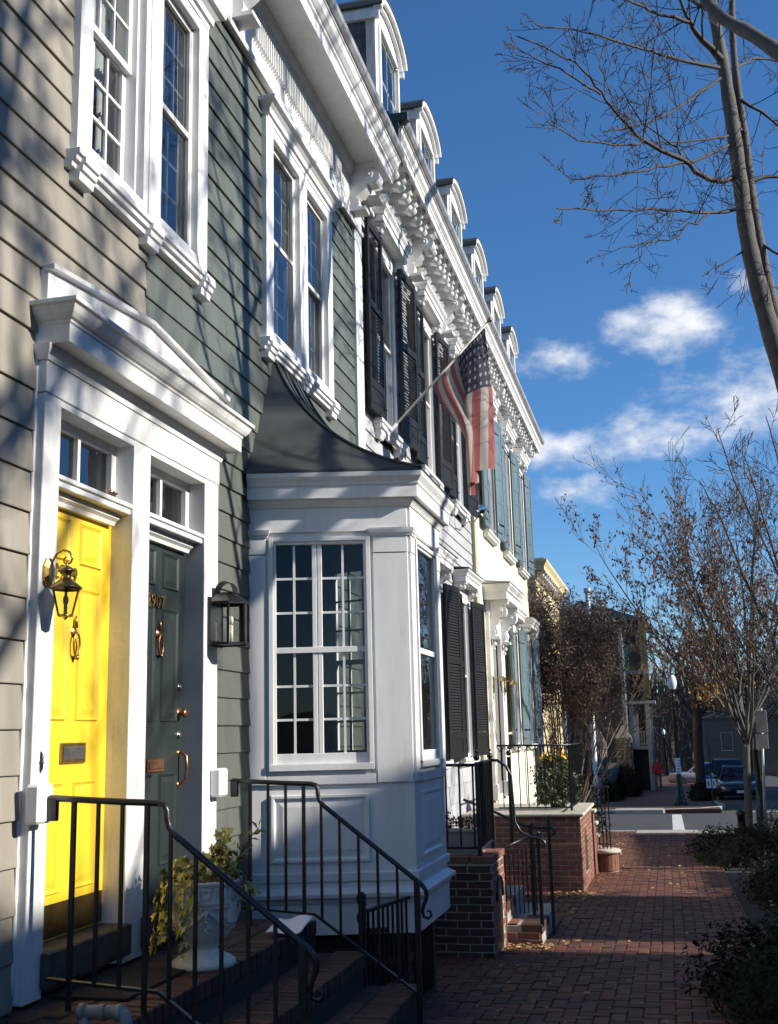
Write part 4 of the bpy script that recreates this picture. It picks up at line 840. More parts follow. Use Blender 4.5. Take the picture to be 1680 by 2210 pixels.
# mansard slope and dormers
def roof_slope(own, y0, y1):
    s = MB(); s.add([(0.45, y0, 8.062), (0.45, y1, 8.062), (-1.3, y1, 11.0), (-1.3, y0, 11.0), (-6, y1, 11.6), (-6, y0, 11.6)], [(0, 1, 2, 3), (3, 2, 4, 5)]); s.add([(0.45, y1, 8.06), (-1.3, y1, 11.0), (-6, y1, 11.6), (-6, y1, 8.06)], [(0, 1, 2, 3)]); s.add([(0.45, y0, 8.06), (-1.3, y0, 11.0), (-6, y0, 11.6), (-6, y0, 7.5)], [(3, 2, 1, 0)]); s.build('roof', M_SLATE, own)
roof_slope(gry, 10.57, 17.2); roof_slope(crm, 17.2, 24.6)
hexm = None
def dormer(own, y0, detail):
    global hexm
    w = 1.24; x = 0.05; yc = y0 + w / 2; ze = 10.02; rise = 0.26; zb = 8.6; n = 12
    def arch(e, dz, k=None): return [(yc + (w / 2 + e) * math.cos(math.pi * (1 - i / n)), ze + dz + (rise + e * 0.4) * math.sin(math.pi * i / n)) for i in range(n + 1)]
    # front: white face with a tall opening
    a, b, c, dd = y0 + 0.17, y0 + w - 0.17, 8.75, 9.93
    f = MB(); f.box(x - 0.06, x, y0, a, zb, ze); f.box(x - 0.06, x, b, y0 + w, zb, ze); f.box(x - 0.06, x, a, b, zb, c)
    f.prism([(y0, ze), (y0 + w, ze)] + [(y0 + w, dd), (b, dd), (a, dd), (y0, dd)], x - 0.0595, x - 0.0005, 'x')
    f.add([(x, p[0], p[1]) for p in arch(0, 0)] + [(x - 0.06, p[0], p[1]) for p in arch(0, 0)], [tuple(range(n + 1)), tuple(range(2 * n + 1, n, -1))] + [(i, i + n + 1, i + n + 2, i + 1) for i in range(n)])
    d = f.build('dormer', M_WHITE, own)
    t = MB(); A0, A1 = arch(0.02, 0.0), arch(0.075, 0.03)
    for xx0, xx1, P, Q in ((x, x + 0.05, arch(-0.02, -0.03), A0), (x, x + 0.10, A0, A1)):
        v = [(xx0, *p) for p in P] + [(xx1, *p) for p in P] + [(xx1, *p) for p in Q] + [(xx0, *p) for p in Q]; m1 = n + 1
        t.add(v, [(i + m1 * k, i + 1 + m1 * k, i + 1 + m1 * ((k + 1) % 4), i + m1 * ((k + 1) % 4)) for i in range(n) for k in range(4)] + [(0, m1, 2 * m1, 3 * m1), (n, 3 * m1 + n, 2 * m1 + n, m1 + n)])
    t.build('dormer_arch', M_WHITE, d)
    t = MB()
    for (p, q) in ((a - 0.05, a + 0.0), (b, b + 0.05)): t.box(x, x + 0.03, p, q, zb, dd)
    t.box(x, x + 0.03, a, b, dd, dd + 0.06); t.build('dormer_casing', M_WHITE, d, bevel=0.004)
    s = MB(); zm = (c + dd) / 2
    for (p, q, r_, s_) in ((a, a + 0.04, c, dd), (b - 0.04, b, c, dd), (a, b, dd - 0.04, dd), (a, b, zm - 0.02, zm + 0.02), (yc - 0.012, yc + 0.012, c, dd)): s.box(x - 0.045, x - 0.015, p, q, r_, s_)
    s.build('dormer_sash', M_WHITE, d)
    for (r_, s_) in ((c, zm), (zm, dd)): p = MB(); p.add([(x - 0.012, a, r_), (x - 0.012, b, r_), (x - 0.012, b, s_), (x - 0.012, a, s_)], [(0, 1, 2, 3)]); p.build('pane', M_GLASS, d)
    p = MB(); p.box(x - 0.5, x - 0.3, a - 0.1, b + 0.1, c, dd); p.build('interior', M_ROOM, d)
    # curved metal roof with a pale edge board, running back into the slope
    r = MB(); P = arch(0.078, 0.034); Q = arch(0.088, 0.050); xb = -2.2; xf_ = x + 0.11; m1 = n + 1
    v = [(xf_, *p) for p in P] + [(xb, *p) for p in P] + [(xb, *p) for p in Q] + [(xf_, *p) for p in Q]
    r.add(v, [(i + m1 * k, i + 1 + m1 * k, i + 1 + m1 * ((k + 1) % 4), i + m1 * ((k + 1) % 4)) for i in range(n) for k in range(4)] + [(0, m1, 2 * m1, 3 * m1), (n, 3 * m1 + n, 2 * m1 + n, m1 + n)]); r.build('dormer_roof', M_ROOF, d)
    for yy in (y0 - 0.05, y0 + w): e = MB(); e.box(-1.6, x + 0.06, yy, yy + 0.05, ze - 0.10, ze + 0.045); e.build('dormer_fascia', M_WHITE, d)
    for ca, cb in ((y0 + 0.012, y0 + 0.05), (y0 + w - 0.05, y0 + w - 0.012)): ck = MB(); ck.box(-1.6, x - 0.061, ca, cb, zb, ze); ck.build('dormer_cheek', M_SLATE, d)
    e = MB(); e.box(x - 0.11, x - 0.001, y0 - 0.014, y0 + 0.02, zb, ze - 0.1); e.build('corner_trim', M_DIRTY, d)
    if detail:
        if hexm is None:
            h = MB(); hw, hh = 0.098, 0.125; pts = [(-hw, hh), (hw, hh), (hw, -hh * 0.2), (hw * 0.45, -hh), (-hw * 0.45, -hh), (-hw, -hh * 0.2)]
            h.prism(pts, -0.008, 0.008, 'y'); hexm = h.mesh('slate', M_SLATE)
        for i in range(8):
            for j in range(4):
                xx = x - 0.17 - j * 0.20 - (0.1 if i % 2 else 0); put('slate', hexm, d, Matrix.Translation((xx, y0 + 0.006 - 0.002 * (i % 2), 8.95 + i * 0.125)) @ Matrix.Rotation(0.04, 4, 'X'))
for k in range(6): dormer(gry if k < 3 else crm, 11.40 + 2.27 * k, k < 2)
# ================================================================== brick stoop, rails and things at the two doors
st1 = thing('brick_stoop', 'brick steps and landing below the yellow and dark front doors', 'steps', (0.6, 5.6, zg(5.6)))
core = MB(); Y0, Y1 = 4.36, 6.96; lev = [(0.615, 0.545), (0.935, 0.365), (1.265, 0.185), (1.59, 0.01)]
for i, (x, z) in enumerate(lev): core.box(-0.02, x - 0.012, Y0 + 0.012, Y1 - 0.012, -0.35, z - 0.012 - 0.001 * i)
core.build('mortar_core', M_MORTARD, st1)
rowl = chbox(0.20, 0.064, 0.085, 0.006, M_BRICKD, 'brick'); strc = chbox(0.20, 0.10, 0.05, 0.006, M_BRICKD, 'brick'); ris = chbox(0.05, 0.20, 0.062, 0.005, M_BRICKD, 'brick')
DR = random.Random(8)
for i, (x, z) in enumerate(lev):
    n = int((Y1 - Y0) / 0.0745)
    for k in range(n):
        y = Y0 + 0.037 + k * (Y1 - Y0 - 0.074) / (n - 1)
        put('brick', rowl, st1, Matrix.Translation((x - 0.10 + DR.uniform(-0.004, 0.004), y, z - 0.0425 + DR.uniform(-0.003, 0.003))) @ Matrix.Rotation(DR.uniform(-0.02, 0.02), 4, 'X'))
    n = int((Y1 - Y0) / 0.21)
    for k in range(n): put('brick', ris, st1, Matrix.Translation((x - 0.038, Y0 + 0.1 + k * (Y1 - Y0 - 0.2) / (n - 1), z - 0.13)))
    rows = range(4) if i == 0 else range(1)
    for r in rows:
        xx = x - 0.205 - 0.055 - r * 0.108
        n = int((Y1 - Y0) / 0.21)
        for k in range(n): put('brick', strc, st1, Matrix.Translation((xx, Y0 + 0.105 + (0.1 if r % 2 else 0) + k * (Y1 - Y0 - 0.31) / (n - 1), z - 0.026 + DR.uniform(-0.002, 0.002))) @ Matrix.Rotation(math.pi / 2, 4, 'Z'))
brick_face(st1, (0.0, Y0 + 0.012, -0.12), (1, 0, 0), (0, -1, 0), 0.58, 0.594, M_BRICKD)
mt = MB()
for i in range(3): mt.box(0.06 + 0.001 * i, 0.44 - 0.001 * i, 4.75 + 0.002 * i, 5.40 - 0.002 * i, 0.5455, 0.553 + 0.002 * i)
tag(mt.build('door_mat', mat('dark_coir_mat', (0.020, 0.016, 0.013), 0.95, 0.3, 60.0, 1.0, 200), None), 'dark rough door mat lying before the yellow door', 'mat')

def railing(name, label, Y, dz=0.0):
    t = thing(name, label, 'railing', (0.6, Y, 0.5))
    tr = MB(); pts = [(0.145, 1.418), (0.30, 1.409), (0.50, 1.398), (0.655, 1.392), (0.69, 1.383), (0.700, 1.36), (0.702, 1.325), (0.712, 1.29), (0.745, 1.255), (0.90, 1.137), (1.05, 1.022), (1.20, 0.908), (1.285, 0.843), (1.335, 0.806), (1.36, 0.77), (1.362, 0.73), (1.345, 0.69), (1.335, 0.655), (1.345, 0.625), (1.37, 0.615), (1.388, 0.632), (1.383, 0.655), (1.365, 0.657)]
    rad = [0.0145] * 14 + [0.014, 0.012, 0.011, 0.0105, 0.010, 0.0095, 0.009, 0.009, 0.008]
    tr.tube([(x, Y, z + dz) for x, z in pts], rad, 8); tr.build('top_rail', M_IRON, t)
    def top(x):
        for a, b in zip(pts[:-1], pts[1:]):
            if a[0] <= x <= b[0]: return a[1] + (b[1] - a[1]) * (x - a[0]) / max(1e-6, b[0] - a[0])
        return 0.9
    br = MB(); bp = [(0.16, 0.668), (0.675, 0.630), (1.30, 0.198)]
    br.bar((bp[0][0], Y, bp[0][1] + dz), (bp[1][0], Y, bp[1][1] + dz), 0.026, 0.012); br.bar((bp[1][0], Y, bp[1][1] + dz), (bp[2][0], Y, bp[2][1] + dz), 0.026, 0.012); br.build('bottom_rail', M_IRON, t)
    for i, x in enumerate((0.263, 0.380, 0.494, 0.610, 0.721, 0.836, 0.953, 1.070, 1.188, 1.306)):
        zb = 0.668 - (x - 0.16) * 0.074 if x < 0.675 else 0.63 - (x - 0.675) * 0.691
        post = x in (0.263, 0.610, 1.306)
        if post: zb = 0.53 if x < 0.7 else -0.0
        w = 0.032 if x == 1.306 else (0.019 if post else 0.0145)
        b = MB(); b.box(x - w / 2, x + w / 2, Y - w / 2, Y + w / 2, zb + dz, top(x) + dz + 0.004); b.build('post' if post else 'baluster', M_IRON, t)
    f = MB(); f.box(0.135, 0.185, Y - 0.012, Y + 0.012, 1.32 + dz, 1.425 + dz); f.build('wall_lug', M_IRON, t, bevel=0.004); return t
railing('iron_railing', 'black iron railing beside the yellow door, nearest the camera', 4.56)
railing('iron_railing', 'black iron railing in front of the white bay window, with scrolled end', 6.72, -0.018)
# gate to the areaway
gt = thing('iron_gate', 'small black iron gate between the steps and the bay window', 'gate', (0.92, 6.95, -0.1))
g = MB(); g.box(0.895, 0.935, 6.90, 6.94, 0.02, 0.70)
for s_ in range(2): g.tube([(0.915 + 0.035 * math.cos(a) * (0.4 + 0.6 * a / 5.5), 6.92, 0.68 - s_ * 0.11 + 0.05 * math.sin(a) * (0.4 + 0.6 * a / 5.5)) for a in [i * 0.46 for i in range(13)]], 0.011, 6)
g.build('gate_post', M_IRON, gt)
g = MB(); g.bar((0.93, 6.94, 0.60), (1.06, 7.55, 0.60), 0.03, 0.02); g.bar((0.93, 6.94, 0.12), (1.06, 7.55, 0.12), 0.02, 0.02); g.build('gate_frame', M_IRON, gt)
for i in range(9): t_ = (i + 0.5) / 9; b = MB(); b.box(0.93 + 0.13 * t_ - 0.007, 0.93 + 0.13 * t_ + 0.007, 6.94 + 0.61 * t_ - 0.007, 6.94 + 0.61 * t_ + 0.007, 0.06, 0.60); b.build('gate_bar', M_IRON, gt)
# folded paper on the step
pp = MB(); n = 8; v = []
for i in range(n + 1):
    for j in range(n + 1):
        a, b = i / n, j / n; v.append((0.50 + 0.21 * a, 6.34 + 0.24 * b, 0.556 + 0.030 * abs(a - 0.35) + 0.05 * b * b + 0.012 * math.sin(a * 6 + b * 4)))
pp.add(v, [(i * (n + 1) + j, (i + 1) * (n + 1) + j, (i + 1) * (n + 1) + j + 1, i * (n + 1) + j + 1) for i in range(n) for j in range(n)], True)
o = pp.build('folded_paper', M_PAPER, None); sl = o.modifiers.new('s', 'SOLIDIFY'); sl.thickness = 0.004
tag(o, 'folded white paper lying at the edge of the landing', 'paper')
# plastic pipe in the corner
pv = thing('vent_pipe', 'grey white plastic pipe elbow beside the landing', 'pipe', (0.55, 4.28, 0))
p = MB(); p.tube([(0.47, 4.27, 0.612), (0.64, 4.27, 0.618), (0.668, 4.27, 0.605), (0.675, 4.27, 0.57), (0.675, 4.27, 0.0)], 0.026, 12); p.tube([(0.50, 4.27, 0.60), (0.50, 4.27, 0.0)], 0.024, 12); p.build('pipe', M_PVC, pv)
for x in (0.475, 0.565, 0.635): p = MB(); p.tube([(x, 4.27, 0.614), (x + 0.025, 4.27, 0.615)], 0.032, 12); p.build('coupling', M_PVC, pv)

# --- brass lantern by the yellow door
M_LB = M_BRASS
def hexring(c, r, z, n=6, rot=0.0): return [(c[0] + r * math.cos(2 * math.pi * k / n + rot), c[1] + r * math.sin(2 * math.pi * k / n + rot), c[2] + z) for k in range(n)]
l1 = thing('brass_wall_lantern', 'old brass coach lantern on the frame beside the yellow door', 'lantern', (0.08, 4.60, 2.43))
c = (0.215, 4.60, 2.33)
b = MB(); v = []
for x, k in ((0.081, 1.0), (0.095, 1.0), (0.112, 0.62)):
    for i in range(8): a = 2 * math.pi * i / 8 + math.pi / 8; v.append((x, 4.60 + 0.055 * k * math.cos(a), 2.43 + 0.085 * k * math.sin(a)))
b.add(v, [(i * 8 + k, i * 8 + (k + 1) % 8, (i + 1) * 8 + (k + 1) % 8, (i + 1) * 8 + k) for i in range(2) for k in range(8)] + [tuple(range(16, 24))]); b.build('backplate', M_LB, l1)
b = MB(); arm = [(0.10, 4.60, 2.44), (0.115, 4.60, 2.49), (0.145, 4.60, 2.535), (0.19, 4.60, 2.55), (0.232, 4.60, 2.535), (0.252, 4.60, 2.50), (0.240, 4.60, 2.475), (0.216, 4.60, 2.468)]
b.tube(arm, [0.007] * 6 + [0.006, 0.006], 8); b.tube([(0.216, 4.60, 2.468), (0.196, 4.60, 2.478), (0.192, 4.60, 2.498), (0.21, 4.60, 2.51)], 0.005, 6); b.build('scroll_arm', M_LB, l1)
b = MB(); b.lathe([(0.0, 0.158), (0.008, 0.15), (0.012, 0.14), (0.008, 0.13), (0.03, 0.122), (0.048, 0.107), (0.05, 0.098), (0.03, 0.092), (0.028, 0.06), (0.04, 0.054), (0.062, 0.036), (0.094, 0.012), (0.096, 0.004), (0.088, 0.0)], c, 24); b.build('lantern_roof', M_LB, l1)
b = MB()
Rt, Rb, h = 0.086, 0.045, 0.145
for k in range(6):
    a = 2 * math.pi * k / 6; b.bar((c[0] + Rt * math.cos(a), c[1] + Rt * math.sin(a), c[2]), (c[0] + Rb * math.cos(a), c[1] + Rb * math.sin(a), c[2] - h), 0.008)
b.tube([*hexring(c, Rb, -h), hexring(c, Rb, -h)[0]], 0.006, 6); b.tube([*hexring(c, Rt, 0), hexring(c, Rt, 0)[0]], 0.006, 6); b.lathe([(Rb, 0), (0.02, -0.006), (0.008, -0.02), (0.0, -0.024)], (c[0], c[1], c[2] - h), 6); b.build('lantern_cage', M_LB, l1)
for k in range(6):
    T, Bq = hexring(c, Rt - 0.002, -0.002), hexring(c, Rb - 0.002, -h + 0.002); k2 = (k + 1) % 6
    g = MB(); g.add([T[k], T[k2], Bq[k2], Bq[k]], [(0, 1, 2, 3)]); g.build('pane', M_GLASSL, l1)
b = MB(); b.tube([(c[0], c[1], c[2] - h), (c[0], c[1], c[2] - h + 0.06)], 0.011, 8); b.ball((c[0], c[1], c[2] - h + 0.085), 0.022, 10, 6, (0.8, 0.8, 1.4)); b.build('bulb', mat('white_bulb', (0.8, 0.78, 0.7), 0.2), l1)
l1.location = (0.066, 4.60, 2.43); l1.scale = (0.74, 0.84, 0.84)
# --- black box lantern by the dark door
l2 = thing('black_wall_lantern', 'black box lantern with two candle bulbs beside the dark door', 'lantern', (0.08, 6.60, 2.32))
cx, cy = 0.175, 6.60; zb, zt = 2.225, 2.425; hw = 0.075
plan = [(0.085, cy - 0.085), (0.19, cy - 0.085), (0.255, cy - 0.03), (0.255, cy + 0.03), (0.19, cy + 0.085), (0.085, cy + 0.085)]
b = MB()
for z, th in ((zb, 0.012), (zt, 0.012)):
    for p, q in zip(plan, plan[1:] + plan[:1]): b.bar((*p, z), (*q, z), 0.012, th)
for p in plan[:]: b.bar((*p, zb), (*p, zt), 0.011)
b.build('lantern_frame', M_IRON, l2)
b = MB(); b.box(0.081, 0.088, cy - 0.09, cy + 0.09, zb - 0.01, zt + 0.03); b.add([(*p, zb) for p in plan], [tuple(range(6))]); b.build('backplate', M_IRON, l2)
b = MB(); top = [(0.115 + (p[0] - 0.085) * 0.35, cy + (p[1] - cy) * 0.35, zt + 0.055) for p in plan]; v = [(p[0] + (0.008 if p[0] > 0.1 else 0), cy + (p[1] - cy) * 1.08, zt + 0.004) for p in plan] + top
b.add(v, [(k, (k + 1) % 6, 6 + (k + 1) % 6, 6 + k) for k in range(6)] + [tuple(range(6, 12))]); b.build('lantern_roof', M_IRON, l2)
b = MB(); pts = [(0.10 + 0.0, cy, zt + 0.05)]; v = []
for i in range(11):
    a = math.pi * i / 10; v += [(0.125 + 0.05 * math.cos(a) + 0.02, cy - 0.035, zt + 0.052 + 0.055 * math.sin(a)), (0.125 + 0.05 * math.cos(a) + 0.02, cy + 0.035, zt + 0.052 + 0.055 * math.sin(a))]
b.add(v, [(2 * i, 2 * i + 2, 2 * i + 3, 2 * i + 1) for i in range(10)]); o = b.build('vent_hood', M_IRON, l2, fix=False); so = o.modifiers.new('s', 'SOLIDIFY'); so.thickness = 0.003
for p, q in zip(plan[:-1], plan[1:]): g = MB(); g.add([(*p, zb), (*q, zb), (*q, zt), (*p, zt)], [(0, 1, 2, 3)]); g.build('pane', M_GLASSL, l2)
for dy in (-0.02, 0.022): b = MB(); b.tube([(0.165, cy + dy, zb), (0.165, cy + dy, zb + 0.095)], 0.0095, 8); b.ball((0.165, cy + dy, zb + 0.12), 0.011, 8, 6, (1, 1, 2.0)); b.build('candle', MATS['white_bulb'], l2)
b = MB(); b.box(0.0885, 0.090, cy - 0.07, cy + 0.07, zb + 0.02, zt - 0.01); b.build('reflector', mat('tin_reflector', (0.55, 0.56, 0.56), 0.25, 0.1, metal=0.9), l2)

l2.location = (0.068, 6.60, 2.36); l2.scale = (1.22, 1.25, 1.28)
# --- urn with ivy
def leaf5(mb, p, n, u, s):
    """five pointed ivy leaf, folded a little along its rib"""
    n, u = Vector(n).normalized(), Vector(u); u = (u - n * u.dot(n)).normalized(); w = n.cross(u); p = Vector(p)
    sh = [(0, 0), (0.45, -0.15), (0.30, 0.18), (0.52, 0.45), (0.22, 0.50), (0, 1.0), (-0.22, 0.50), (-0.52, 0.45), (-0.30, 0.18), (-0.45, -0.15)]
    mb.add([p + (w * a + u * b + n * (0.22 * abs(a) - 0.1 * b * b)) * s for a, b in sh], [(0, 1, 2, 3, 4, 5), (0, 5, 6, 7, 8, 9)])
def leaf2(mb, p, n, u, s, asp=0.45):
    n, u = Vector(n).normalized(), Vector(u); u = (u - n * u.dot(n)).normalized(); w = n.cross(u); p = Vector(p)
    mb.add([p, p + (w * asp * 0.5 + u * 0.5 + n * 0.08) * s, p + u * s - n * 0.06 * s, p + (-w * asp * 0.5 + u * 0.5 + n * 0.08) * s], [(0, 1, 2), (0, 2, 3)])
def rdir(r, up=0.0): 
    v = Vector((r.gauss(0, 1), r.gauss(0, 1), r.gauss(0, 1) + up)); return v.normalized()
ur = thing('stone_urn', 'pale cast stone urn with key pattern rim standing on the landing', 'urn', (0.47, 5.52, 0.545))
uc = (0.47, 5.52, 0.546)
b = MB(); b.lathe([(0.0, 0.0), (0.155, 0.0), (0.160, 0.012), (0.158, 0.028), (0.135, 0.045), (0.095, 0.062), (0.072, 0.078), (0.068, 0.092), (0.078, 0.098), (0.078, 0.106), (0.10, 0.122), (0.135, 0.165), (0.158, 0.215), (0.168, 0.262), (0.172, 0.285), (0.180, 0.290), (0.180, 0.300), (0.176, 0.305), (0.182, 0.395), (0.190, 0.402), (0.190, 0.416), (0.172, 0.416), (0.165, 0.36), (0.0, 0.355)], uc, 40); b.build('urn_body', M_URN, ur)
b = MB()
def rimbox(a0, a1, z0, z1, r=0.1785):
    m = 3; v = []
    for i in range(m + 1):
        a = a0 + (a1 - a0) * i / m
        for rr, z in ((r - 0.004, z0), (r + 0.007, z0), (r + 0.009, z1), (r - 0.004, z1)): v.append((uc[0] + rr * math.cos(a), uc[1] + rr * math.sin(a), uc[2] + z))
    b.add(v, [(i * 4 + k, (i + 1) * 4 + k, (i + 1) * 4 + (k + 1) % 4, i * 4 + (k + 1) % 4) for i in range(m) for k in range(4)] + [(0, 1, 2, 3), (m * 4 + 3, m * 4 + 2, m * 4 + 1, m * 4)])
K = 14
for k in range(K):
    a = 2 * math.pi * k / K; da = 2 * math.pi / K
    rimbox(a, a + da * 0.12, 0.312, 0.388); rimbox(a, a + da * 0.75, 0.374, 0.388); rimbox(a + da * 0.63, a + da * 0.75, 0.335, 0.388); rimbox(a + da * 0.35, a + da * 0.75, 0.335, 0.349); rimbox(a, a + da, 0.308, 0.320)
b.build('key_pattern', M_URN, ur)
b = MB()
for k in range(4):
    a0 = k * math.pi / 2 + 0.5; pts = []
    for i in range(11): t_ = i / 10; a = a0 + t_ * math.pi / 2; z = 0.285 - 0.085 * math.sin(math.pi * t_); rr = 0.172 - max(0, 0.262 - z) * 0.35; pts.append((uc[0] + rr * math.cos(a), uc[1] + rr * math.sin(a), uc[2] + z))
    b.tube(pts, 0.011, 6)
    for i in range(10): a = a0 + random.uniform(-0.05, 0.05); z = 0.27 - 0.010 * i; rr = 0.176 - max(0, 0.262 - z) * 0.35; b.ball((uc[0] + rr * math.cos(a), uc[1] + rr * math.sin(a), uc[2] + z), 0.011, 6, 4)
    a = a0 + math.pi / 4; b.obox((uc[0] + 0.176 * math.cos(a), uc[1] + 0.176 * math.sin(a), uc[2] + 0.27), (math.cos(a), math.sin(a), 0), (-math.sin(a), math.cos(a), 0), (0, 0, 1), 0.012, 0.022, 0.05)
b.build('garland', M_URN, ur)
pl = thing('ivy_plant', 'yellow green variegated ivy spilling over the stone urn', 'plant', (uc[0], uc[1], uc[2] + 0.4))
VR = random.Random(31); iv = MB(); iv2 = MB(); stm = MB()
for i in range(200):
    a = VR.uniform(0, 2 * math.pi); r = 0.17 * math.sqrt(VR.random()); p = (uc[0] + r * math.cos(a), uc[1] + r * math.sin(a), uc[2] + 0.42 + VR.random() * 0.10 * (1.2 - r * 3))
    (leaf5)(iv if VR.random() < 0.55 else iv2, p, rdir(VR, 0.9), rdir(VR), VR.uniform(0.035, 0.06))
for k in range(17):
    a = math.pi * (0.6 + 1.3 * k / 16) + VR.uniform(-0.15, 0.15) if k < 12 else VR.uniform(-0.6, 0.6); L = VR.uniform(0.15, 0.42) if k < 12 else VR.uniform(0.08, 0.2); n = int(L / 0.024); pts = []
    for i in range(n + 1):
        t_ = i / n; r = 0.16 + 0.055 * min(1, t_ * 3) + 0.03 * t_; pts.append((uc[0] + r * math.cos(a + 0.2 * t_), uc[1] + r * math.sin(a + 0.2 * t_), uc[2] + 0.43 + 0.03 * math.sin(min(1, t_ * 3) * math.pi) - L * max(0, t_ - 0.15)))
    stm.tube(pts, 0.0025, 4)
    for p in pts[2:]:
        for _ in range(2): leaf5(iv if VR.random() < 0.6 else iv2, Vector(p) + rdir(VR) * 0.015, (math.cos(a) + VR.gauss(0, .4), math.sin(a) + VR.gauss(0, .4), 0.5), (VR.gauss(0, .5), VR.gauss(0, .5), -1), VR.uniform(0.028, 0.055))
for (bx, by, H_) in ((0.02, 0.02, 0.20), (0.05, -0.02, 0.17), (-0.03, 0.03, 0.15), (0.0, 0.06, 0.22)):
    pts = [(uc[0] + bx + 0.04 * t_ * t_ * 2, uc[1] + by, uc[2] + 0.40 + H_ * t_) for t_ in (0, .3, .6, 1)]; stm.tube(pts, 0.003, 4)
    for i in range(26): t_ = VR.uniform(0.3, 1.05); p = Vector(pts[0]).lerp(Vector(pts[-1]), t_) + rdir(VR) * 0.03; leaf5(iv if VR.random() < 0.75 else iv2, p, rdir(VR, 0.6), rdir(VR, 0.3), VR.uniform(0.03, 0.05))
spr = [(uc[0] + 0.13, uc[1] + 0.05, uc[2] + 0.42), (uc[0] + 0.17, uc[1] + 0.06, uc[2] + 0.53), (uc[0] + 0.23, uc[1] + 0.06, uc[2] + 0.62), (uc[0] + 0.27, uc[1] + 0.06, uc[2] + 0.66)]; stm.tube(spr, 0.003, 5)
for i in range(22):
    t_ = i / 21; k = min(2, int(t_ * 3)); p = Vector(spr[k]).lerp(Vector(spr[k + 1]), t_ * 3 - k); leaf2(iv, p, rdir(VR, 0.5), (0.5 * (1 if i % 2 else -1) + 0.3, VR.gauss(0, .3), 0.4), 0.055, 0.4)
for i in range(70): a = VR.uniform(-0.5, 0.9); p = (uc[0] + 0.17 * math.cos(a), uc[1] + 0.15 * math.sin(a), uc[2] + 0.40 + VR.uniform(-0.04, 0.12)); leaf2(iv2 if i % 2 else iv, p, rdir(VR, 0.5), rdir(VR, 0.4), 0.04)
iv.build('green_leaves', M_IVY, pl, fix=False); iv2.build('pale_leaves', M_IVYL, pl, fix=False); stm.build('stems', M_TWIG, pl, fix=False)

# ================================================================== grey house stoop
s2 = thing('brick_side_stoop', 'brick stoop with arched cellar door just past the bay window', 'steps', (0.6, 10.5, zg(10.5)))
X1, Ya, Yb, Zt = 1.23, 10.14, 10.86, 0.585
b = MB(); b.box(0.06, X1 - 0.006, Ya + 0.006, Yb, -0.5, Zt - 0.05); b.box(0.06, X1 - 0.3, Yb, 12.4, -0.5, Zt - 0.06); b.build('mortar_core', M_MORTAR, s2)
def arch_hole(c, z): return 0.16 < c < 0.56 and (z < 0.47 or (c - 0.36) ** 2 + (z - 0.47) ** 2 < 0.045)
brick_face(s2, (0.06, Ya + 0.006, -0.28), (1, 0, 0), (0, -1, 0), X1 - 0.066, 0.79, M_BRICKD)  # near face takes the shade-darkened brick, street face the lighter one
brick_face(s2, (X1 - 0.006, Ya, -0.28), (0, 1, 0), (1, 0, 0), Yb - Ya, 0.79, M_BRICK, hole=arch_hole)
key2 = chbox(0.20, 0.098, 0.062, 0.006, M_BRICK, 'brick')
for i in range(6):
    for j in range(7): put('brick', key2, s2, Matrix.Translation((X1 - 0.10 - i * 0.21 + 0.006, Ya + 0.05 + j * 0.108, Zt - 0.03 + DR.uniform(-0.002, 0.002))))
n = 10; dv = [(0.17, -0.26), (0.55, -0.26), (0.55, 0.19)] + [(0.36 + 0.19 * math.cos(math.pi * i / n), 0.19 + 0.19 * math.sin(math.pi * i / n)) for i in range(1, n)] + [(0.17, 0.19)]
b = MB(); b.prism([(Ya + p, q) for p, q in dv], X1 - 0.05, X1 - 0.003, 'x'); cdoor = b.build('cellar_door', M_IRON, s2)
b = MB(); b.tube([(X1 + 0.004, Ya + p, q) for p, q in dv[2:]], 0.014, 6); b.build('door_arch_trim', M_IRON, s2)
b = MB(); b.box(X1 - 0.003, X1 + 0.004, Ya + 0.30, Ya + 0.42, 0.18, 0.26); b.build('door_plate', M_STEEL, s2)
# two brick steps beyond
for i, (xa, xb, ya, yb, z) in enumerate(((1.22, 1.56, 10.88, 12.3, -0.10), (0.93, 1.24, 10.88, 12.3, 0.08), (0.93, 0.96, 10.88, 12.3, 0.3))):
    b = MB(); b.box(xa, xb - 0.01, ya + 0.01, yb, -0.5, z - 0.01); b.build('step_core', M_MORTAR, s2)
    if i < 2:
        for k in range(8):
            put('brick', rowl if i else rowl, s2, Matrix.Translation((xb - 0.10, ya + 0.04 + k * 0.0745, z - 0.04)))
        brick_face(s2, (xa, ya + 0.008, zg(11) - 0.02), (1, 0, 0), (0, -1, 0), xb - xa, z - zg(11) - 0.02, M_BRICK)
        for k in range(2): put('brick', key2, s2, Matrix.Translation((xa + 0.05 + 0.1 * k * 0, ya + 0.15 + 0.22 * k, z - 0.03)) @ Matrix.Rotation(math.pi / 2, 4, 'Z'))
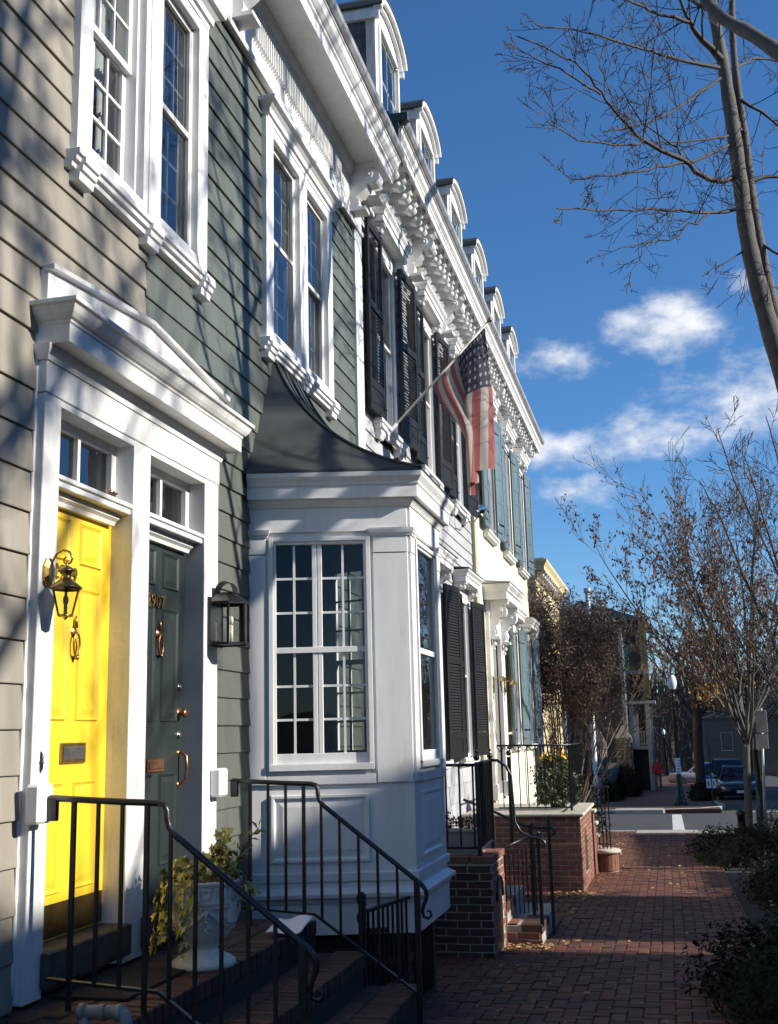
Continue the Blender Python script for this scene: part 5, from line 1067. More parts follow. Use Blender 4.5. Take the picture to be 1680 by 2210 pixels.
# its railing
r2_ = thing('iron_railing', 'black iron railing round the flower box on the grey house stoop', 'railing', (1.1, 10.2, 0.5))
def iron_path(parent, pts, r, nm, seg=6): b = MB(); b.tube(pts, r, seg); b.build(nm, M_IRON, parent)
yn, xr = 10.20, 1.115
iron_path(r2_, [(0.1, yn, 1.385), (xr, yn, 1.375)], 0.016, 'top_rail'); iron_path(r2_, [(0.1, yn, 0.66), (xr, yn, 0.655)], 0.011, 'bottom_rail')
for i in range(8): x = 0.2 + i * 0.125; b = MB(); b.box(x - 0.008, x + 0.008, yn - 0.008, yn + 0.008, 0.655, 1.38); b.build('baluster', M_IRON, r2_)
for (x, y) in ((xr, yn), (xr + 0.02, 10.86), (xr + 0.02, 12.2)): b = MB(); b.box(x - 0.018, x + 0.018, y - 0.018, y + 0.018, 0.5, 1.40); b.ball((x, y, 1.44), 0.03, 8, 6); b.ball((x, y, 1.495), 0.016, 8, 6); b.build('post', M_IRON, r2_)
iron_path(r2_, [(xr, yn, 1.385), (xr + 0.02, 10.86, 1.40)], 0.014, 'top_rail'); iron_path(r2_, [(xr, yn, 0.66), (xr + 0.02, 10.86, 0.66)], 0.010, 'bottom_rail')
for i in range(6): y = 10.30 + i * 0.1; b = MB(); b.box(xr + 0.002, xr + 0.016, y - 0.007, y + 0.007, 0.66, 1.39); b.build('baluster', M_IRON, r2_)
hr = [(xr + 0.02, 10.86, 1.40), (xr + 0.09, 10.88, 1.395), (xr + 0.17, 10.89, 1.34), (xr + 0.21, 10.9, 1.25), (xr + 0.22, 10.9, 1.0), (xr + 0.23, 10.9, 0.82), (xr + 0.28, 10.9, 0.73), (xr + 0.38, 10.9, 0.68), (xr + 0.46, 10.9, 0.67), (xr + 0.50, 10.9, 0.64), (xr + 0.50, 10.9, 0.60), (xr + 0.47, 10.9, 0.59)]
iron_path(r2_, hr, 0.014, 'hand_rail', 8)
hr2 = [(0.75, 11.5, 1.0), (1.1, 11.5, 0.86), (1.35, 11.5, 0.74), (1.5, 11.5, 0.72), (1.62, 11.5, 0.72), (1.66, 11.5, 0.68), (1.63, 11.5, 0.65)]; iron_path(r2_, hr2, 0.013, 'hand_rail', 8)
for (x, y, z0, z1) in ((xr + 0.44, 10.92, -0.12, 0.70), (1.60, 11.5, -0.30, 0.80), (1.42, 11.5, -0.1, 0.73)): b = MB(); b.box(x - 0.016, x + 0.016, y - 0.016, y + 0.016, z0, z1); b.ball((x, y, z1 + 0.02), 0.02, 8, 6); b.build('post', M_IRON, r2_)
for i in range(9): x = 1.18 + 0.035 * i; y = 10.98 + 0.05 * i; b = MB(); b.box(x - 0.006, x + 0.006, y - 0.006, y + 0.006, -0.05, 0.55 - 0.0 * i); b.build('baluster', M_IRON, r2_)
iron_path(r2_, [(1.16, 10.95, 0.55), (1.32, 11.15, 0.62), (1.48, 11.42, 0.66)], 0.012, 'gate_rail')
fb = thing('flower_box', 'grey box of pink flowers behind the iron railing', 'planter', (0.9, 10.4, 0.585))
b = MB(); b.prism([(10.33, 0.60), (10.52, 0.60), (10.54, 0.79), (10.31, 0.79)], 0.55, 1.05, 'x'); b.box(0.53, 1.07, 10.30, 10.55, 0.775, 0.80); b.build('box', M_CONC, fb, bevel=0.005)
b = MB(); b.box(0.5, 1.10, 10.27, 10.58, 0.586, 0.60); b.build('tray', M_CONC, fb)
lf, fl = MB(), MB()
for i in range(170): leaf2(lf, (VR.uniform(0.54, 1.06), VR.uniform(10.3, 10.54), 0.79 + VR.random() * 0.10), rdir(VR, 0.8), rdir(VR, 0.5), 0.05)
for i in range(34):
    p = (VR.uniform(0.55, 1.05), VR.uniform(10.3, 10.54), 0.85 + VR.random() * 0.10); n_ = rdir(VR, 0.8)
    for k in range(5): leaf2(fl, p, n_, (math.cos(k * 1.257), math.sin(k * 1.257), 0.2), 0.025, 0.9)
lf.build('foliage', M_EVER, fb, fix=False); fl.build('flowers', M_FLP, fb, fix=False)

# ================================================================== cream house stoop
s3 = thing('brick_terrace', 'red brick terrace with pale stone cap before the cream house', 'terrace', (0.8, 16.2, zg(16.2)))
x1, ya, yb = 1.63, 15.2, 17.3; zt = 0.56
b = MB(); b.box(0.08, x1 - 0.006, ya + 0.006, yb - 0.006, -0.6, zt); b.build('mortar_core', M_MORTAR, s3)
def arch3(c, z): return 0.55 < c < 1.0 and 0.18 < z and (z < 0.55 or (c - 0.775) ** 2 + (z - 0.55) ** 2 < 0.05)
print('terrace bricks', brick_face(s3, (0.5, ya + 0.006, zg(15.2) - 0.01), (1, 0, 0), (0, -1, 0), x1 - 0.5, zt - zg(15.2), M_BRICK, bh=0.068), brick_face(s3, (x1 - 0.006, ya, zg(15.2) - 0.05), (0, 1, 0), (1, 0, 0), yb - ya, zt - zg(15.2), M_BRICK, bh=0.068, hole=arch3))
b = MB(); b.prism([(ya + 0.55, -0.2), (ya + 1.0, -0.2), (ya + 1.0, 0.15)] + [(ya + 0.775 + 0.225 * math.cos(math.pi * i / 8), 0.13 + 0.225 * math.sin(math.pi * i / 8)) for i in range(9)], x1 - 0.02, x1 - 0.001, 'x'); b.build('arched_opening', M_GAP, s3)
b = MB(); b.box(0.06, x1 + 0.05, ya - 0.05, yb + 0.05, zt, zt + 0.045); b.build('stone_cap', M_STONE, s3, bevel=0.02, seg=3)
for i in range(4):
    z = 0.45 - 0.2 * i; b = MB(); b.box(0.8 + 0.0, x1 + 0.02 - 0.0, yb + 0.05 + 0.28 * i, yb + 0.05 + 0.28 * (i + 1) + 0.03, zg(17) - 0.1, z); b.build('step', M_BRICK, s3); b = MB(); b.box(0.8, x1 + 0.06, yb + 0.05 + 0.28 * i, yb + 0.05 + 0.28 * (i + 1) + 0.05, z, z + 0.05); b.build('step_tread', M_STONE, s3, bevel=0.012)
r3 = thing('iron_railing', 'black iron railing with ring scrolls along the top on the brick terrace', 'railing', (1.0, 15.4, zt))
yn = 15.32; za, zb_ = zt + 0.11, 1.475
iron_path(r3, [(0.55, yn, zb_ + 0.01), (1.52, yn, zb_)], 0.014, 'top_rail'); iron_path(r3, [(0.55, yn, za), (1.52, yn, za)], 0.010, 'bottom_rail')
for i in range(9): x = 0.62 + i * 0.112; b = MB(); b.box(x - 0.007, x + 0.007, yn - 0.007, yn + 0.007, za, zb_); b.build('baluster', M_IRON, r3)
for i in range(5):
    x = 0.60 + i * 0.108
    for sg in (-1, 1): iron_path(r3, [(x + sg * (0.048 - 0.022 * (1 - math.cos(a)) if a > 0 else 0.048), yn, zb_ - 0.005 - 0.075 * (a / 3.6) + (0.016 * math.sin(a * 2) if a > 2 else 0)) for a in (0, 0.6, 1.2, 1.8, 2.4, 3.0, 3.6)], 0.006, 'scroll', 5)
b = MB(); b.box(1.50, 1.53, yn - 0.015, yn + 0.015, zt + 0.07, 1.48); b.build('post', M_IRON, r3); b = MB(); b.box(1.50, 1.53, 17.2, 17.23, zt + 0.07, 1.55); b.build('post', M_IRON, r3)
iron_path(r3, [(1.515, yn, 1.475), (1.515, 17.2, 1.475)], 0.014, 'top_rail'); iron_path(r3, [(1.515, yn, za), (1.515, 17.2, za)], 0.01, 'bottom_rail')
for i in range(16): y = yn + 0.11 + i * 0.112; b = MB(); b.box(1.508, 1.522, y - 0.007, y + 0.007, za, 1.475); b.build('baluster', M_IRON, r3)
pr = thing('brick_pier', 'low round brick pier with stone cap beside the terrace steps', 'pier', (1.78, 18.0, zg(18)))
b = MB(); b.lathe([(0.17, 0.0), (0.17, 0.27)], (1.78, 18.0, zg(18)), 24); b.build('mortar_core', M_MORTAR, pr)
hb = chbox(0.055, 0.05, 0.25, 0.006, M_BRICK, 'brick')
for k in range(20): a = 2 * math.pi * k / 20; put('brick', hb, pr, Matrix.Translation((1.78 + 0.155 * math.cos(a), 18.0 + 0.155 * math.sin(a), zg(18) + 0.14)) @ Matrix.Rotation(a + math.pi / 2, 4, 'Z'))
b = MB(); b.lathe([(0, 0.27), (0.20, 0.27), (0.22, 0.285), (0.22, 0.31), (0.20, 0.33), (0, 0.335)], (1.78, 18.0, zg(18)), 28); b.build('stone_cap', M_STONE, pr)
f3 = thing('iron_railing', 'tall plain black iron railing standing on the low round pier', 'railing', (1.75, 18.0, -0.1))
for i in range(5): x = 1.63 + i * 0.055; y = 18.05 - 0.02 * i; b = MB(); b.box(x - 0.009, x + 0.009, y - 0.009, y + 0.009, -0.12, 0.80); b.build('baluster', M_IRON, f3)
iron_path(f3, [(1.60, 18.06, 0.80), (1.87, 17.96, 0.80)], 0.013, 'top_rail'); iron_path(f3, [(1.62, 18.06, 0.82), (1.62, 18.06, 1.5)], 0.010, 'post'); iron_path(f3, [(1.60, 18.06, -0.05), (1.87, 17.96, -0.05)], 0.01, 'bottom_rail')
# potted shrub with yellow flowers on the terrace
pt = thing('potted_shrub', 'leafy shrub in a dark pot topped with yellow flowers, on the brick terrace', 'plant', (1.28, 16.0, zt + 0.045))
b = MB(); b.lathe([(0, 0), (0.11, 0), (0.15, 0.16), (0.16, 0.17), (0.16, 0.20), (0.14, 0.20), (0, 0.18)], (1.28, 16.0, zt + 0.076), 20); b.build('pot', M_IRON, pt)
lf, fl, sk = MB(), MB(), MB()
for i in range(1500):
    a = VR.uniform(0, 2 * math.pi); t_ = VR.random(); z = zt + 0.12 + 0.62 * t_; rr = (0.34 if t_ < 0.75 else 0.34 * (1 - (t_ - 0.75) * 2.2)) * math.sqrt(VR.uniform(0.15, 1)) * (0.85 + 0.25 * math.sin(a * 3 + t_ * 5)); leaf2(lf, (1.24 + rr * math.cos(a), 16.0 + rr * math.sin(a), z), rdir(VR, 0.4), rdir(VR, -0.3), VR.uniform(0.04, 0.065), 0.6)
for cx_, cz in ((1.10, 1.30), (1.40, 1.30), (1.33, 1.36), (1.45, 1.24), (1.22, 1.28)):
    for i in range(10):
        p = (cx_ + VR.gauss(0, 0.03), 15.95 + VR.gauss(0, 0.05), cz + VR.gauss(0, 0.025)); n_ = rdir(VR, 0.5)
        for k in range(6): leaf2(fl, p, n_, (math.cos(k), math.sin(k), 0.3), 0.028, 0.9)
for i in range(8): sk.tube([(1.28, 16.0, zt + 0.2), (1.28 + VR.gauss(0, 0.1), 16.0 + VR.gauss(0, 0.1), zt + 0.6)], 0.006, 4)
lf.build('foliage', mat('shrub_leaf', (0.075, 0.095, 0.035), 0.5, 0.3, 9.0), pt, fix=False); fl.build('flowers', M_FLY, pt, fix=False); sk.build('stems', M_TWIG, pt, fix=False)
# two coach lanterns at the cream door
for yy, lab in ((18.31, 'small brass lantern left of the cream house door'), (19.60, 'small brass lantern right of the cream house door')):
    t_ = thing('door_lantern', lab, 'lantern', (0.1, yy, 2.4), 'lanterns beside the cream house door'); cc = (0.27, yy, 2.48)
    b = MB(); b.box(0.10, 0.115, yy - 0.035, yy + 0.035, 2.30, 2.56); b.tube([(0.11, yy, 2.50), (0.2, yy, 2.55), (0.27, yy, 2.55)], 0.008, 6); b.build('backplate', M_BRASS, t_)
    b = MB(); b.lathe([(0, 0.09), (0.02, 0.07), (0.035, 0.05), (0.075, 0.0)], cc, 12)
    for k in range(4): a = math.pi / 4 + k * math.pi / 2; b.bar((cc[0] + 0.075 * math.cos(a), yy + 0.075 * math.sin(a), cc[2]), (cc[0] + 0.045 * math.cos(a), yy + 0.045 * math.sin(a), cc[2] - 0.18), 0.008)
    b.lathe([(0.05, -0.18), (0.0, -0.19)], cc, 8); b.build('lantern_cage', M_BRASS, t_)
    b = MB(); b.lathe([(0.07, -0.002), (0.044, -0.178)], cc, 4, smooth=False, a0=math.pi / 4, a1=math.pi / 4 + 2 * math.pi); b.build('glass', M_GLASSL, t_)

# ================================================================== flag on the grey house, round mirror
fp = thing('flag_pole', 'slanting white flag pole fixed under the grey house window', 'flag pole', (0.08, 11.47, 4.92))
pa, pb = Vector((0.10, 11.47, 4.92)), Vector((1.20, 11.60, 6.10))
b = MB(); b.tube([pa, pb], 0.0135, 10); b.build('pole', mat('cream_pole', (0.62, 0.58, 0.50), 0.4, 0.1, 8.0), fp)
b = MB(); b.ball(pb + (pb - pa).normalized() * 0.03, 0.028, 10, 8); b.build('finial', M_BRASS, fp)
b = MB(); b.tube([pa - (pb - pa).normalized() * 0.06, pa + (pb - pa).normalized() * 0.10], 0.022, 10); b.box(0.05, 0.085, 11.42, 11.52, 4.80, 4.96); b.build('bracket', M_WHITE, fp, bevel=0.003)
fm = bpy.data.materials.new('flag_cloth'); fm.use_nodes = True; t = fm.node_tree; bs = t.nodes['Principled BSDF']; n = t.nodes.new; l = t.links.new
bs.inputs['Roughness'].default_value = 0.9
uv = n('ShaderNodeUVMap'); sp = n('ShaderNodeSeparateXYZ'); l(uv.outputs[0], sp.inputs[0])
def fm_(op, a, b_=None):
    q = n('ShaderNodeMath'); q.operation = op
    for i, v in enumerate((a, b_)):
        if v is None: continue
        if isinstance(v, (int, float)): q.inputs[i].default_value = v
        else: l(v, q.inputs[i])
    return q.outputs[0]
st_ = fm_('MODULO', fm_('FLOOR', fm_('MULTIPLY', sp.outputs['Y'], 13)), 2)
can = fm_('MULTIPLY', fm_('LESS_THAN', sp.outputs['X'], 0.40), fm_('LESS_THAN', sp.outputs['Y'], 7 / 13))
def cell(v, k, off=0.0): return fm_('ABSOLUTE', fm_('SUBTRACT', fm_('FRACT', fm_('ADD', fm_('MULTIPLY', v, k), off)), 0.5))
sx, sy = cell(sp.outputs['X'], 15), cell(sp.outputs['Y'], 9 * 13 / 7)
star = fm_('LESS_THAN', fm_('ADD', fm_('MULTIPLY', sx, sx), fm_('MULTIPLY', sy, sy)), 0.045)
def mixrgb(f, a, b_):
    q = n('ShaderNodeMixRGB')
    for i, v in enumerate((f, a, b_)):
        if isinstance(v, tuple): q.inputs[i].default_value = v
        else: l(v, q.inputs[i])
    return q.outputs[0]
stripes = mixrgb(st_, (0.34, 0.11, 0.11, 1), (0.43, 0.40, 0.36, 1))
canton = mixrgb(star, (0.05, 0.048, 0.072, 1), (0.34, 0.33, 0.31, 1))
colr = mixrgb(can, stripes, canton); l(colr, bs.inputs['Base Color'])
tl = n('ShaderNodeBsdfTranslucent'); l(colr, tl.inputs[0]); mx = n('ShaderNodeMixShader'); mx.inputs[0].default_value = 0.45; l(bs.outputs[0], mx.inputs[1]); l(tl.outputs[0], mx.inputs[2]); l(mx.outputs[0], t.nodes['Material Output'].inputs[0])
NU, NV = 36, 48; v = []; uvs = []
ht, hb_ = pa.lerp(pb, 0.965), pa.lerp(pb, 0.44)
for j in range(NV + 1):
    vv = j / NV
    for i in range(NU + 1):
        uu = i / NU; P = ht.lerp(hb_, uu); s = min(1, vv * 1.6); s = s * s * (3 - 2 * s)
        bot = Vector((1.03 + 0.06 * (0.5 - uu), 11.6, 0)); fall = 1.62 * vv * (1 - 0.28 * uu * (1 - 0.25 * vv))
        x = P.x + (bot.x - P.x) * s * (0.25 + 0.75 * uu if uu > 0.2 else 0.35); x += 0.075 * math.sin(uu * 11 + 0.5 + vv) * min(1, vv * 2.2)
        y = P.y + (0.17 * math.sin(uu * 12.5 + 1.0 + vv * 1.6) + 0.05 * math.sin(uu * 27 + vv * 4)) * min(1, vv * 1.8 + 0.03)
        if 0.30 < uu < 0.55: x += 0.0
        z = P.z - fall - 0.16 * math.sin(math.pi * uu) * vv * (1 - vv); v.append((x, y, z)); uvs.append((vv, uu))
f = [(j * (NU + 1) + i, j * (NU + 1) + i + 1, (j + 1) * (NU + 1) + i + 1, (j + 1) * (NU + 1) + i) for j in range(NV) for i in range(NU)]
b = MB(); b.add(v, f, True); me = b.mesh('flag', fm); ul = me.uv_layers.new(name='UVMap')
for poly in me.polygons:
    for li in poly.loop_indices: ul.data[li].uv = uvs[me.loops[li].vertex_index]
tag(put('flag', me), 'faded striped flag with a starred dark corner hanging from the slanting pole', 'flag')
mr = thing('round_mirror', 'small round mirror on an arm fixed beside the last grey house window', 'mirror', (0.1, 16.6, 4.8))
b = MB(); b.tube([(0.02, 16.62, 4.86), (0.22, 16.2, 4.74), (0.40, 15.75, 4.785)], 0.009, 6); b.build('arm', M_IRON, mr)
mc = Vector((0.40, 15.74, 4.85)); nrm = Vector((0.25, -0.95, 0.10)).normalized(); q = nrm.to_track_quat('Z', 'Y').to_matrix().to_4x4()
b = MB(); b.lathe([(0.055, 0.0), (0.070, -0.004), (0.076, 0.0), (0.072, 0.008), (0.066, 0.006)], (0, 0, 0), 28); b.build('rim', M_IRON, mr, M=Matrix.Translation(mc) @ q)
b = MB(); b.lathe([(0.0, 0.022), (0.02, 0.020), (0.04, 0.015), (0.055, 0.009), (0.067, 0.003)], (0, 0, 0), 28); b.build('mirror_glass', M_SILV, mr, M=Matrix.Translation(mc) @ q)
# ================================================================== trees
def grow(mb, rng, p, d, L, r, lvl, P, leaf=None):
    n = max(3, int(L / P['seg'][min(lvl, len(P['seg']) - 1)])); p = Vector(p); d = Vector(d).normalized(); pts = [p.copy()]; st = L / n
    for i in range(n):
        d = (d + rdir(rng) * P['wander'] + Vector((0, 0, P['up'])) * 0.12).normalized(); p = p + d * st; pts.append(p.copy())
    rad = [max(P['rmin'], r * (1 - 0.8 * (i / n) ** 1.1)) for i in range(n + 1)]
    mb.tube(pts, rad, 8 if r > 0.03 else (5 if r > 0.012 else 3), cap=False)
    if leaf and lvl >= P['max'] - 1:
        for q in pts[1:]: leaf(q)
    if lvl >= P['max']: return
    nc = P['kids'][lvl]
    for k in range(nc):
        t = (P['bare'] + (1 - P['bare']) * (k + rng.random()) / nc); f = t * n; i = min(n - 1, int(f)); q = pts[i].lerp(pts[i + 1], f - i)
        dd = (pts[i + 1] - pts[i]).normalized(); side = rdir(rng); side = (side - dd * side.dot(dd)).normalized(); ang = R(P['ang'] + rng.uniform(-12, 14))
        nd = dd * math.cos(ang) + side * math.sin(ang) + Vector((0, 0, P['up'] * 0.25))
        grow(mb, rng, q, nd, L * P['ratio'] * rng.uniform(0.65, 1.1) * (1.15 - 0.55 * t), max(P['rmin'], rad[i] * 0.55), lvl + 1, P, leaf)
def smooth(pts, m=4):
    P = [Vector(p) for p in pts]; out = []
    for i in range(len(P) - 1):
        a, b, c, d = P[max(0, i - 1)], P[i], P[i + 1], P[min(len(P) - 1, i + 2)]
        for k in range(m):
            t = k / m; out.append(0.5 * ((2 * b) + (c - a) * t + (2 * a - 5 * b + 4 * c - d) * t * t + (3 * b - a - 3 * c + d) * t ** 3))
    return out + [P[-1]]
def limb(mb, rng, pts, r0, r1, kids, P, leaf=None, lvl=1, klen=1.0):
    Q = smooth(pts); n = len(Q) - 1
    Q = [q + rdir(rng) * 0.012 * (1 if 0 < i < n else 0) for i, q in enumerate(Q)]
    rad = [r0 + (r1 - r0) * (i / n) ** 0.8 for i in range(n + 1)]; mb.tube(Q, rad, 10 if r0 > 0.04 else 6, cap=False)
    for k in range(kids):
        t = 0.12 + 0.88 * (k + rng.random()) / kids; i = min(n - 1, int(t * n)); dd = (Q[i + 1] - Q[i]).normalized(); side = rdir(rng); side = (side - dd * side.dot(dd)).normalized(); ang = R(P['ang'] + rng.uniform(-10, 15))
        grow(mb, rng, Q[i], dd * math.cos(ang) + side * math.sin(ang), klen * rng.uniform(0.45, 1.1) * (1.15 - 0.72 * t), max(P['rmin'], rad[i] * 0.42), lvl, P, leaf)
PT = dict(seg=[0.4, 0.16, 0.10, 0.08], wander=0.10, up=0.10, rmin=0.0036, kids=[8, 6, 4, 0], bare=0.2, ang=42, ratio=0.5, max=3)
def tree(name, label, base, group=None): return thing(name, label, 'tree', base, group)
# the smooth barked tree at the upper right
t1 = tree('bare_street_tree', 'bare smooth barked street tree leaning in at the upper right', (4.95, 12.0, zg(12)))
TR = random.Random(101); mbt = MB(); mbb = MB()
def trunk(mb, pts, r0, r1, seg=12):
    Q = smooth(pts, 6); n = len(Q) - 1; rad = [(r0 + (r1 - r0) * i / n) * (1 + 0.05 * math.sin(i * 1.7)) for i in range(n + 1)]; rad[0] *= 1.35; mb.tube(Q, rad, seg, cap=False)
trunk(mbt, [(4.98, 12, zg(12) - 0.1), (4.78, 12, 1.5), (4.48, 12, 4.0), (4.23, 12, 5.5), (4.09, 12, 6.4), (4.03, 12, 7.0), (4.01, 12, 7.7), (3.97, 12, 8.6), (3.94, 12, 9.1), (3.86, 12.0, 10.0), (3.7, 12.1, 11.5)], 0.125, 0.05)
trunk(mbt, [(4.30, 12.08, 5.6), (4.20, 12.12, 6.5), (4.14, 12.14, 7.3), (4.12, 12.14, 8.1), (4.10, 12.14, 8.6), (4.09, 12.1, 9.4), (4.2, 12.1, 11.0)], 0.07, 0.03)
trunk(mbt, [(4.05, 12.1, 8.2), (4.02, 12.13, 8.7), (4.0, 12.2, 9.3)], 0.045, 0.03)
BR_ = [([(3.97, 12.02, 7.62), (3.66, 11.7, 7.48), (3.37, 11.36, 7.6), (2.99, 10.9, 7.62), (2.76, 10.6, 7.77), (2.61, 10.4, 7.93), (2.38, 10.08, 8.1), (1.89, 9.36, 8.01)], 0.036, 12), ([(3.96, 11.98, 8.02), (3.55, 11.56, 7.66), (3.22, 11.2, 7.46), (2.78, 10.68, 7.17), (2.4, 10.2, 6.93), (2.27, 10.02, 6.8)], 0.022, 9),
 ([(4.0, 12.08, 7.28), (3.63, 11.7, 7.1), (3.19, 11.2, 6.96), (2.51, 10.36, 6.65), (2.14, 9.86, 6.48)], 0.022, 10), ([(3.89, 11.84, 8.75), (3.55, 11.5, 8.37), (3.27, 11.2, 8.05), (2.91, 10.8, 7.74), (2.59, 10.4, 7.5)], 0.022, 9),
 ([(3.88, 11.82, 8.87), (3.4, 11.3, 8.75), (3.06, 10.9, 8.65), (2.5, 10.2, 8.49), (2.06, 9.6, 8.26)], 0.024, 12), ([(3.91, 11.84, 8.98), (3.67, 11.56, 9.17), (3.52, 11.38, 9.42), (3.3, 11.2, 10.2)], 0.045, 8), ([(3.62, 11.5, 9.26), (3.17, 11.0, 9.16), (2.94, 10.72, 9.13), (2.4, 10.2, 9.0)], 0.024, 9),
 ([(3.93, 11.94, 8.1), (3.61, 11.6, 7.91), (3.33, 11.3, 7.77), (3.04, 10.96, 7.61)], 0.016, 7), ([(3.37, 11.36, 7.6), (3.34, 11.32, 7.7), (3.0, 10.9, 7.82), (2.78, 10.6, 8.1)], 0.016, 6), ([(3.63, 11.7, 7.1), (3.5, 11.56, 6.93), (3.39, 11.44, 6.88), (3.25, 11.3, 6.68), (2.91, 10.9, 6.49), (2.67, 10.6, 6.33)], 0.014, 7),
 ([(2.6, 10.38, 7.9), (2.35, 10.04, 7.94), (2.11, 9.7, 7.91), (1.89, 9.38, 7.9)], 0.012, 5), ([(2.99, 10.9, 7.62), (2.87, 10.76, 7.51), (2.5, 10.3, 7.35), (2.31, 10.04, 7.29), (2.1, 9.74, 7.32)], 0.013, 6),
 ([(4.12, 12.1, 7.6), (4.5, 12.3, 7.7), (5.0, 12.6, 7.6), (5.6, 12.8, 7.9)], 0.026, 9), ([(4.12, 12.1, 8.6), (4.6, 12.4, 8.3), (5.2, 12.8, 7.7)], 0.022, 9), ([(4.1, 12.1, 9.0), (4.4, 12.6, 9.4), (4.8, 13.2, 9.6)], 0.022, 9), ([(4.15, 12.1, 6.9), (4.5, 12.0, 6.6), (4.9, 11.8, 6.9)], 0.018, 7), ([(4.0, 12.0, 9.6), (3.5, 12.4, 10.3), (2.9, 12.8, 10.9)], 0.035, 10), ([(3.95, 12.0, 9.9), (4.4, 11.5, 10.8), (5.0, 11.0, 11.6)], 0.035, 8), ([(4.0, 12.0, 6.75), (3.75, 11.8, 6.55), (3.5, 11.6, 6.35)], 0.010, 4)]
PTW = dict(PT); PTW['kids'] = [0, 4, 3, 0]; PTW['ratio'] = 0.52; PTW['up'] = 0.25; PTW['seg'] = [0.4, 0.11, 0.08, 0.06]
for pts, r, k in BR_: limb(mbb, TR, pts, r, 0.006, int(k * 0.95), PTW, None, 1, 1.15)
mbt.build('trunk', M_BARK, t1, fix=False); mbb.build('crown', M_TWIG, t1, fix=False)
# near tree just right of the frame: one limb crosses the top right corner, trunk and boughs shade the green wall
t0 = tree('street_tree', 'grey street tree whose thick limb crosses the top right corner', (4.75, 7.15, zg(7.1)))
mbt = MB(); mbb = MB(); TR = random.Random(77)
trunk(mbt, [(4.75, 7.15, zg(7.1) - 0.1), (4.72, 7.15, 2.0), (4.70, 7.2, 4.0), (4.66, 7.2, 6.0), (4.8, 7.2, 8.5), (5.0, 7.1, 11.0)], 0.115, 0.05)
trunk(mbt, [(4.68, 7.2, 5.0), (4.60, 7.95, 6.0), (4.28, 8.75, 6.85), (3.95, 9.1, 7.45), (3.62, 9.3, 7.95), (3.3, 9.4, 8.9)], 0.085, 0.04)
for pts, r, k in (([(4.7, 7.2, 4.6), (4.7, 6.9, 5.7), (4.9, 6.2, 7.2), (5.0, 5.8, 8.8)], 0.05, 9), ([(4.68, 7.2, 5.4), (4.9, 8.2, 7.0), (5.1, 8.5, 8.6)], 0.05, 9), ([(4.7, 7.2, 6.2), (5.2, 6.9, 7.5), (5.6, 6.3, 9.0)], 0.045, 9), ([(4.75, 7.2, 7.0), (4.6, 8.3, 8.4), (4.7, 9.0, 10.0)], 0.04, 8), ([(4.85, 7.2, 8.6), (4.4, 7.0, 9.8), (4.2, 6.6, 11)], 0.035, 8), ([(4.7, 7.2, 5.0), (5.4, 7.9, 6.4), (6.2, 8.2, 8.0)], 0.045, 8), ([(3.62, 9.3, 7.95), (3.9, 9.9, 8.8), (4.2, 10.4, 9.6)], 0.03, 6)):
    limb(mbb, TR, pts, r, 0.007, k, PTW, None, 1, 1.0)
mbt.build('trunk', M_BARK, t0, fix=False); mbb.build('crown', M_BARK, t0, fix=False)
# brown leaved tree at the corner
t2 = tree('brown_leaved_tree', 'young street tree keeping brown leaves at the street corner', (4.40, 26.0, zg(26)))
mbt = MB(); mbb = MB(); lf = MB(); TR = random.Random(5)
trunk(mbt, [(4.38, 26, zg(26) - 0.1), (4.41, 26, 0.2), (4.47, 26, 1.2), (4.52, 26, 1.8)], 0.085, 0.07)
def lf2(q, s=0.11, pr=0.85, m=lf):
    if TR.random() < pr and q.z < 5.5 - 0.35 * (q.x - 4.5) + TR.gauss(0, 1.0): leaf2(m, q + rdir(TR) * 0.05, rdir(TR), (TR.gauss(0, .5), TR.gauss(0, .5), -1), s * TR.uniform(0.7, 1.2), 0.5)
P2 = dict(seg=[0.5, 0.25, 0.18, 0.14], wander=0.13, up=0.45, rmin=0.005, kids=[9, 6, 4, 0], bare=0.12, ang=34, ratio=0.48, max=3)
for k in range(14):
    a = 2 * math.pi * k / 14 + TR.uniform(-0.2, 0.2); sp_ = TR.uniform(0.25, 0.75)
    grow(mbb, TR, (4.49, 26, TR.uniform(1.1, 1.7)), (math.cos(a) * sp_ - 0.06, math.sin(a) * sp_, 1.0), TR.uniform(4.6, 6.6), 0.034, 0, P2, lf2)
mbt.build('trunk', M_BARK, t2, fix=False); mbb.build('branches', M_BARK, t2, fix=False); lf.build('crown', M_LEAFB, t2, fix=False); print('t2 leaves', len(lf.f), len(mbb.f))
